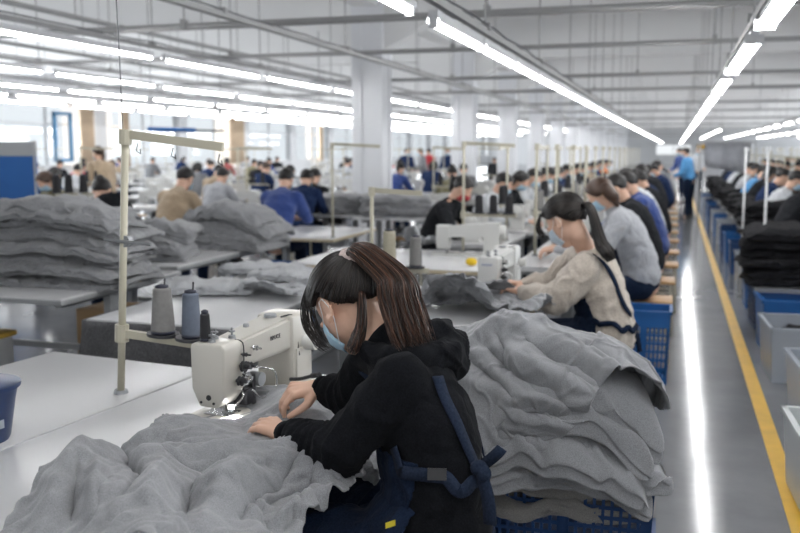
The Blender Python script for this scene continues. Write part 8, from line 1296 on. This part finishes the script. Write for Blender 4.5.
for k in range(5):
    a = 2 * PI * k / 5; bm = new_bm(); cyl(bm, (0, 0.25, 0.09), (0.28 * math.cos(a), 0.25 + 0.28 * math.sin(a), 0.05), 0.018, 0.012, 8); ball(bm, (0.28 * math.cos(a), 0.25 + 0.28 * math.sin(a), 0.03), 0.03, n=8); obj('leg', bm, m_dark, t, smooth=True)
pm = W(107, 200, d=14.5); worker('standtail', (pm.x, pm.y, 0), 1.2, 'beige', 'standing woman in beige with long hair before the windows', None, 'brown')
pm = W(300, 215, d=11.5); worker('short', (pm.x, pm.y, 0), 0.1, 'navy', 'worker in navy just beyond the man in the blue top', None)
pm = W(70, 230, d=11.0); worker('bob', (pm.x, pm.y, 0), 2.9, 'olive', 'worker with brown hair facing the camera behind black thread cones', None, 'brown')
for k, (px, d, c) in enumerate(((431, 30, 'red'), (424, 28, 'grey'), (449, 29, 'navy'), (405, 27, 'navy'))):
    pm = W(px, 170, d=d); worker('stand', (pm.x, pm.y, 0), 1.0 + k, c, 'far standing worker in %s between the first two columns, %s' % (c, ['in the middle', 'left of the red one', 'right of the red one', 'by the wide column'][k]), None)
for k, (px, d, c) in enumerate(((690, 21, 'sky blue'), (684, 27, 'blue'), (697, 31, 'white'))):
    pm = W(px, 170, d=d); worker(['stand', 'standtail', 'stand'][k], (pm.x, pm.y, 0), 1.2 + k, c, 'far worker in a %s top standing at the right of the aisle' % c, None)
# ------------------------------------------------------------------ tables and piles in the middle distance on the left
t = table('grey-topped packing table with the wide stack of grey garments', -5.4, -3.3, 4.25, 5.55, top=m_top2, edge=m_leg, name='packing_table')
t = table('packing table with two grey piles behind the wide stack', -4.6, -3.45, 5.75, 7.7, top=m_top2, edge=m_leg, name='packing_table')
def lb(s, n): return lambda i: 'grey garment, %s of %s' % (layerword(i, n), s)
pile(12, (-3.82, 4.90, 0.765), 0.12, 1.16, 0.62, 0.040, m_grey2, lb('the wide stack on the packing table', 12), 'wide grey stack', 31, 0.05, 0.06, form=lambda x, y: 0.03 * math.cos(x * 4), res=(56, 40), shrink=0.12)
pile(9, (-4.95, 4.95, 0.765), -0.1, 0.85, 0.60, 0.045, m_grey2, lb('the stack at the far left edge', 9), 'left edge grey stack', 45, 0.04, 0.03, res=(40, 32))
pile(5, (-3.85, 6.1, 0.765), 0.3, 0.62, 0.50, 0.05, m_grey2, lb('the short stack behind the tall thread stand', 5), 'short grey stack', 52, 0.05, 0.03)
pm = W(232, 250, z=0.76); pile(6, (pm.x - 0.05, 7.05, 0.765), -0.15, 0.80, 0.52, 0.058, m_grey2, lb('the rounded stack at the packing table end', 6), 'rounded grey stack', 61, 0.07, 0.05, form=lambda x, y: -0.10 * max(0, x) ** 1.2, res=(56, 44))
pile(3, (-4.1, 7.3, 0.765), 0.1, 0.6, 0.5, 0.03, m_grey2, lb('the flat stack left of the rounded stack', 3), 'flat grey stack', 66, 0.0, 0.02)
# draped table behind the nearest machine
t = table('white table with a grey cloth hanging from it, behind the nearest machine', -2.80, -1.98, 3.80, 5.9, top=m_top, edge=m_leg, name='draped_table')
def hang(p0, p1, z0, drop, n, seed, bulge=0.06):
    bm = new_bm(); p0 = Vector(p0); p1 = Vector(p1); dv = (p1 - p0); nr = Vector((dv.y, -dv.x, 0)).normalized(); rows = []
    for i in range(n + 1):
        u = i / n; row = []
        dr = drop * (1 + 0.12 * math.sin(u * 7 + seed))
        for j in range(15):
            v = j / 14; a = bulge * v * (math.sin(u * dv.length * 16 + seed + 1.2 * math.sin(v * 2)) + 0.6 * noise.noise(Vector((u * 6, v * 2, seed))))
            p = p0 + dv * u + nr * (0.014 + abs(bulge) * v * 0.8 + a); row.append(bm.verts.new((p.x, p.y, z0 - dr * v)))
        rows.append(row)
    for a, b in zip(rows, rows[1:]):
        for j in range(14): bm.faces.new((a[j], b[j], b[j + 1], a[j + 1]))
    bmesh.ops.solidify(bm, geom=bm.faces[:], thickness=0.004); return bm
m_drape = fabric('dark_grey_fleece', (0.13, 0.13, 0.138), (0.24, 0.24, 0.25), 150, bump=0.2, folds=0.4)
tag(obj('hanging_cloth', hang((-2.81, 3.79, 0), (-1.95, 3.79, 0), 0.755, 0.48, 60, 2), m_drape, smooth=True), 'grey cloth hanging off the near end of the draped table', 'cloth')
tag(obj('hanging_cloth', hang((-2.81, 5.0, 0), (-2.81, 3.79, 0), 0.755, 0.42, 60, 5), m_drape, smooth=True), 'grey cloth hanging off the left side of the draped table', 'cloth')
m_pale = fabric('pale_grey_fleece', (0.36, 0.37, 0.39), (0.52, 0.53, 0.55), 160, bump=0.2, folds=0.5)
for k, (x, y, L, w, r) in enumerate(((-2.62, 4.75, 0.55, 0.40, 0.3), (-2.30, 5.35, 0.6, 0.4, -0.2), (-2.7, 5.6, 0.5, 0.35, 0.1))):
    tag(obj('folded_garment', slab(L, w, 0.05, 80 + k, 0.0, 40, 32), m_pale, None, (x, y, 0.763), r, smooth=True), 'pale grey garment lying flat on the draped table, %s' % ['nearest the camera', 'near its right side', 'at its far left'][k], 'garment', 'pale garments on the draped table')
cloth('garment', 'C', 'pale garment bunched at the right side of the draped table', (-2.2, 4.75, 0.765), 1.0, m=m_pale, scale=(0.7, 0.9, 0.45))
# crates and boxes under the left tables
for k, (px, py, d, L, w, h, m) in enumerate(((283, 262, 8.3, 0.5, 0.4, 0.55, m_bluel), (240, 262, 7.9, 0.5, 0.4, 0.45, m_bluel), (205, 290, 7.3, 0.5, 0.4, 0.5, m_bluep))):
    p = W(px, py, d=d); t = crate('blue crate on the floor, %s' % ['right of the rounded grey stack', 'under the rounded grey stack', 'behind the draped table'][k], L, w, h, m, holes=True); at(t, p.x, p.y, 0, 0.05)
m_card = mat('cardboard', (0.38, 0.25, 0.13), 0.8, var=0.15)
p = W(113, 300, d=5.8); bm = new_bm(); box(bm, (0, 0, 0.2), (0.5, 0.35, 0.34), bev=0.01); t = thing('cardboard_box', 'brown cardboard box on a low stand under the packing table', 'box', (-3.65, 5.35, 0.15)); obj('box_body', bm, m_card, t, auto=40)
bm = new_bm(); box(bm, (0, 0, -0.06), (0.55, 0.4, 0.17)); obj('stand', bm, m_dark, t)
t = thing('storage_bin', 'grey bin with a yellow lid under the packing table', 'bin', (-4.15, 4.45, 0)); bm = new_bm(); box(bm, (0, 0, 0.22), (0.4, 0.35, 0.44), bev=0.02); obj('bin_body', bm, m_leg, t, auto=40); bm = new_bm(); box(bm, (0, 0, 0.46), (0.43, 0.38, 0.035), bev=0.01); obj('lid', bm, mat('ochre_lid', (0.45, 0.28, 0.04), 0.6), t, auto=40)
# table with cream edge and a pale garment, thread stands around it
t = table('white table with a cream edge beyond the rounded grey stack', -4.0, -3.1, 8.0, 9.3, top=m_top, edge=m_edge, name='work_table')
t = table('white table with a pale wood edge left of the woman with the red mask', -2.75, -1.27, 6.15, 7.35, top=m_top, edge=m_edge, name='work_table')
cloth('garment', 'C', 'white garment heaped on the table before the woman with the red mask', tuple(W(425, 246, z=0.765)), 0.4, m=m_pale, scale=(0.55, 0.6, 0.8))
p = W(341, 250, z=0.76); t = thread_stand('cream thread stand left of the wide column', 0.90, 0.46, False, fine=False); at(t, p.x, p.y, 0, 0.1); t.location.z = 0.0
pbase = W(341, 250, z=0.76); at(t, -3.14, 8.1, 0.76, 0.2)
t = thread_stand('thread stand holding a beige and a grey cone behind the ponytail', 0.62, 0.3, True, fine=False, shelf_z=0.16, shelf_l=0.36); p = W(372, 262, d=5.2); at(t, p.x, p.y, 0.76, 0.0)
t2 = table('small white table carrying the beige and grey thread cones', p.x - .3, p.x + 0.42, p.y - .35, p.y + 0.45, top=m_top2, name='side_table')
cone(m_th_beige, (p.x + 0.105, p.y, 0.942), 'tall beige thread cone behind the black ponytail', 0.040, 0.034, 0.20); cone(m_th_grey, (p.x + 0.262, p.y, 0.942), 'slim grey thread cone right of the beige one', 0.036, 0.032, 0.17)
for k, (px, py, d, l) in enumerate(((72, 172, 0, 0), (398, 216, 0, 0), (352, 213, 0, 0))):
    if k: p = W(px, py, z=0.76); pile(4, (p.x, p.y, 0.765), 0.2 * k, 0.9, 0.6, 0.06, m_grey2, lb('the low pile %s the column' % ['', 'right of', 'in front of'][k], 4), 'piles by the column %d' % k, 90 + k, 0.03, 0.06, res=(30, 24)); t = table('white table under the low grey pile %s the wide column' % ['', 'right of', 'in front of'][k], p.x - .5, p.x + .5, p.y - .35, p.y + .35, top=m_top2, fine=False, name='work_table')
# grey and blue partition at the far left
p = W(0, 168, d=12.0); q = W(37, 168, d=12.0); t = thing('partition', 'grey and blue partition board at the far left by the windows', 'partition', (q.x, q.y, 0), CAM_A)
m_pblue = mat('blue_panel', (0.01, 0.09, 0.30), 0.5, var=0.1); m_pgrey = mat('grey_panel', (0.30, 0.31, 0.32), 0.6)
bm = new_bm(); box(bm, (-0.9, 0, 1.18), (1.8, 0.04, 0.68)); obj('blue_panel', bm, m_pblue, t); bm = new_bm(); box(bm, (-0.9, 0, 1.615), (1.8, 0.045, 0.19)); obj('grey_panel', bm, m_pgrey, t); 
for x in (-1.78, -0.9, -0.02): bm = new_bm(); box(bm, (x, 0, 0.86), (0.03, 0.05, 1.72)); obj('post', bm, m_leg, t)
for k, (px, py, d) in enumerate(((56, 168, 10), (68, 166, 10.2), (83, 166, 10.2))):
    p = W(px, py + 8, d=d); t = thing('thread_cone', 'x', 'thread cone', (p.x, p.y, 1.12)); COL.objects.unlink(t); bpy.data.objects.remove(t)
    cone(m_th_black, (p.x, p.y, 1.12), 'black thread cone on a far stand near the windows, %s of three' % ORD[k], 0.05, 0.04, 0.2, 'black cones by the windows')
    t = thread_stand('bare stand holding a black cone near the windows, %s of three' % ORD[k], 0.36, 0.12, False, fine=False); at(t, p.x, p.y, 0.76, 0); t.scale = (1, 1, 1)
    tb = table('bench under the %s black cone near the windows' % ORD[k], p.x - .35, p.x + .35, p.y - .2, p.y + .5, top=m_top2, fine=False)
# cross thread rail with blue wrap near the windows
p = W(148, 129, d=14); q = W(225, 131, d=14); t = thing('hanging_bar', 'horizontal bar wrapped in blue film hanging before the windows', 'bar', p)
bm = new_bm(); v = q - p; cyl(bm, (0, 0, 0), v, 0.014, n=8); obj('bar', bm, m_dark, t); bm = new_bm(); cyl(bm, (0, 0, 0), v * 0.62, 0.035, n=10); obj('film_wrap', bm, m_bluel, t)
bm = new_bm(); 
for f in (0.05, 0.95): bm2 = new_bm(); cyl(bm2, v * f, v * f + Vector((0, 0, ZC - p.z)), 0.005, n=5); obj('hanger', bm2, m_wire, t)
bm.free()
# ------------------------------------------------------------------ right of the aisle: crates, black piles, more benches
m_blk = fabric('black_garment', (0.008, 0.008, 0.009), (0.022, 0.022, 0.025), 160, bump=0.3, folds=0.6)
BS = []
for k in range(4): BS.append(obj('folded_garment', slab(1.0, 0.6, 0.075, 100 + k, 0.02, 36, 28), m_blk, None, (0, 0, 0), smooth=True)); tag(BS[-1], 'x', 'garment')
bused = set()
def bslab(loc, rz, sc, label, group):
    P = R.choice(BS)
    if P.name in bused: o = P.copy(); COL.objects.link(o)
    else: bused.add(P.name); o = P
    o.location = loc; o.rotation_euler = (0, 0, rz); o.scale = sc; o['label'] = label; o['group'] = group; return o
near = [(0.74, 4.35, 0.36, 0.5, 0.36, m_wbin, False, 'white solid bin nearest the camera beside the yellow line'), (0.92, 5.72, 0.40, 0.56, 0.36, m_clear, False, 'cloudy plastic bin, the nearer of two beside the aisle'), (0.86, 6.85, 0.40, 0.6, 0.38, m_clear, False, 'cloudy plastic bin with black garments, behind the nearer one'), (0.90, 7.75, 0.42, 0.5, 0.42, m_bluel, False, 'bright blue open crate behind the cloudy bins'), (0.88, 8.75, 0.36, 0.5, 0.40, m_bluep, True, 'dark blue crate under the nearest black pile')]
for x, y, w, l, h, m, ho, lab in near:
    t = crate(lab, w, l, h, m, holes=ho, taper=0.12, name='storage_bin' if not ho else 'plastic_crate', cat='bin' if not ho else 'crate', rim=0.028); at(t, x, y, 0, 0.05)
for k in range(2): bslab((0.90, 6.85, 0.20 + 0.06 * k), 1.4, (0.5, 0.5, 0.8), 'black garment lying in the cloudy bin, %s one' % ['lower', 'upper'][k], 'black garments in bins')
mm = [m_bluel, m_clear, m_bluep, m_bluel, m_bluep, m_clear]
crate_kinds = {}
for k in range(14):
    y = 9.9 + 1.32 * k; m = mm[k % 6]
    if m.name not in crate_kinds: crate_kinds[m.name] = t = crate('x', 0.42, 0.5, 0.40, m, holes=False, taper=0.08)
    else: t = dup(crate_kinds[m.name], (0, 0, 0))
    at(t, 0.93, y, 0, 0.04 * math.sin(k * 3)); t['label'] = '%s crate right of the yellow line, %s past the nearest black pile' % ({'bright_blue_plastic': 'bright blue', 'cloudy_plastic': 'cloudy', 'blue_crate_plastic': 'dark blue'}[m.name], ORD[k]); t['group'] = 'crates lining the yellow line'
for k in range(13):
    y = 8.35 + 1.45 * k; n = (6, 5, 5, 4)[min(k, 3)]; x = 1.22 if k == 0 else 1.38
    t = table('low bench under the %s black pile along the aisle' % ORD[k], x - 0.55, x + 0.75, y - 0.40, y + 0.40, h=0.46 if k < 2 else 0.60, top=m_steel, fine=False, name='low_bench')
    for i in range(n):
        bslab((x - 0.05 + R.uniform(-.05, .05), y + R.uniform(-.04, .04), (0.465 if k < 2 else 0.605) + 0.078 * i), 0.09 * R.uniform(-1, 1), (1.15 - .12 * (k > 2), 1.15, R.uniform(0.85, 1.2)), 'black garment, %s in the %s black pile along the aisle' % (layerword(i, n), ORD[k]), 'black piles along the aisle')
    if k >= 1 and k < 12:
        kk = KD[(k * 5) % 6]; c = ['black', 'black', 'white', 'navy', 'black', 'sky blue', 'pale grey', 'black', 'white', 'navy', 'black', 'grey'][k]
        worker(kk, (1.12, y + 0.72, 0), -PI / 2 + 0.3 * math.sin(k * 2), c, 'worker in a %s top right of the yellow line, %s from the camera' % (c, ORD[k - 1]), 'workers behind the black piles')
        inst(PST, (1.12, y + 0.72, 0), 0, 'stool at the right of the yellow line, %s from the camera' % ORD[k - 1], 'stools right of the yellow line')
        inst(PS, (1.9, y + 0.74, 0.60), 0, 'thread stand among the black piles, %s from the camera' % ORD[k - 1], 'thread stands among the black piles')
        bslab((1.75, y + 0.30, 1.0), 0.2, (0.3, 0.4, 0.9), 'small black bundle on the %s pile along the aisle' % ORD[k], 'small black bundles')
for j, (x, y0) in enumerate(((2.9, 16.0), (4.4, 24.0), (6.4, 34.0))):
    for k in range(8):
        y = y0 + 1.9 * k; wh = '%s place, %s bench line right of the aisle' % (ORD[k], ORD[j])
        kk = KD[(k * 5 + j) % 6]; c = ['black', 'white', 'navy', 'grey', 'orange', 'beige', 'pale grey', 'black', 'white'][(k * 2 + j) % 9]
        worker(kk, (x, y, 0), PI / 2 + 0.2 * math.sin(k), c, 'worker in a %s top, %s' % (c, wh), 'workers right of the aisle')
        station(x - 0.58, y + 0.1, PI / 2, wh, 'right of the aisle', seat=False)
        if k % 2 == 0:
            for i in range(3): bslab((x - 0.62, y - 0.55, 0.765 + 0.08 * i), R.uniform(-.2, .2), (0.5, 0.6, 1), 'black garment, %s, %s' % (['lowest', 'middle', 'topmost'][i], wh), 'black piles on the benches')
for k, (px, yy, zz) in enumerate(((766, 8.9, 0.8), (744, 10.6, 0.8))):
    p = W(px, 200, y=yy); t = thread_stand('white pole rising from the black piles, %s' % ['nearer the camera', 'just behind the nearer'][k], 1.62, 0.04, False, fine=False, m=m_white_plastic); at(t, p.x, yy, 0, 0)
# hanging grey-blue sheets and a sign board near the far right benches
p = W(727, 160, d=19); bm = new_bm(); n = 24; rows = []
for i in range(n + 1):
    u = i / n; rows.append([bm.verts.new((0.9 * u - .45, 0.05 * math.sin(u * 14) * v, 1.75 - (0.5 + 0.15 * u) * v)) for v in (0, .33, .66, 1)])
for a, b in zip(rows, rows[1:]):
    for j in range(3): bm.faces.new((a[j], b[j], b[j + 1], a[j + 1]))
bmesh.ops.solidify(bm, geom=bm.faces[:], thickness=0.01); t = thing('hanging_sheet', 'grey-blue sheet hanging over the benches right of the aisle', 'sheet', (p.x, p.y, 0)); obj('sheet', bm, PAL['pale grey'], t, smooth=True)
bm = new_bm(); cyl(bm, (-0.55, 0, 1.77), (0.55, 0, 1.77), 0.015, n=8); [cyl(bm, (s * 0.55, 0, 0), (s * 0.55, 0, 1.77), 0.015, n=8) for s in (-1, 1)]; obj('frame', bm, m_leg, t)
p = W(704, 147, d=40); t = thing('sign_board', 'small brown and yellow board hanging far down the hall', 'sign', (p.x, p.y, p.z)); bm = new_bm(); box(bm, (0, 0, 0), (0.62, 0.05, 0.22)); obj('board', bm, mat('brown_board', (0.15, 0.09, 0.03), 0.6), t)
bm = new_bm(); box(bm, (0, -0.03, 0.02), (0.5, 0.01, 0.07)); obj('stripe', bm, m_yellow, t); bm = new_bm(); cyl(bm, (-0.25, 0, 0.1), (-0.25, 0, ZC - p.z), 0.006, n=5); obj('hanger', bm, m_wire, t); bm = new_bm(); cyl(bm, (0.25, 0, 0.1), (0.25, 0, ZC - p.z), 0.006, n=5); obj('hanger', bm, m_wire, t)

# three black cones on a tray between the woman with the red mask and the woman in cream
p = W(463, 252, z=0.76); t = thread_stand('cream thread stand with three black cones in front of the red mask', 0.90, 0.42, True, fine=False, shelf_z=0.31, shelf_l=0.46, plates=(0.13, 0.25, 0.38)); at(t, p.x, 7.26, 0.76, 0.0)
for k, x in enumerate((0.13, 0.25, 0.38)): cone(m_th_black, (p.x + x, 7.26, 0.76 + 0.332), '%s black cone of the three in front of the red mask' % ['left', 'middle', 'right'][k], 0.034, 0.03, 0.135, 'three black cones')
t = machine('white sewing machine on the wood-edged table near the red mask', m_mach2, False); at(t, -1.74, 7.02, 0.76, 0.05)
bm = new_bm(); ball(bm, (0, 0, 0.03), (0.045, 0.035, 0.03)); p = W(476, 268, z=0.77); o = obj('cloth_scrap', bm, mat('yellow_cloth', (0.75, 0.5, 0.02), 0.8), None, (-1.40, 6.40, 0.76), smooth=True); tag(o, 'small yellow scrap of cloth at the corner of the wood-edged table', 'cloth')
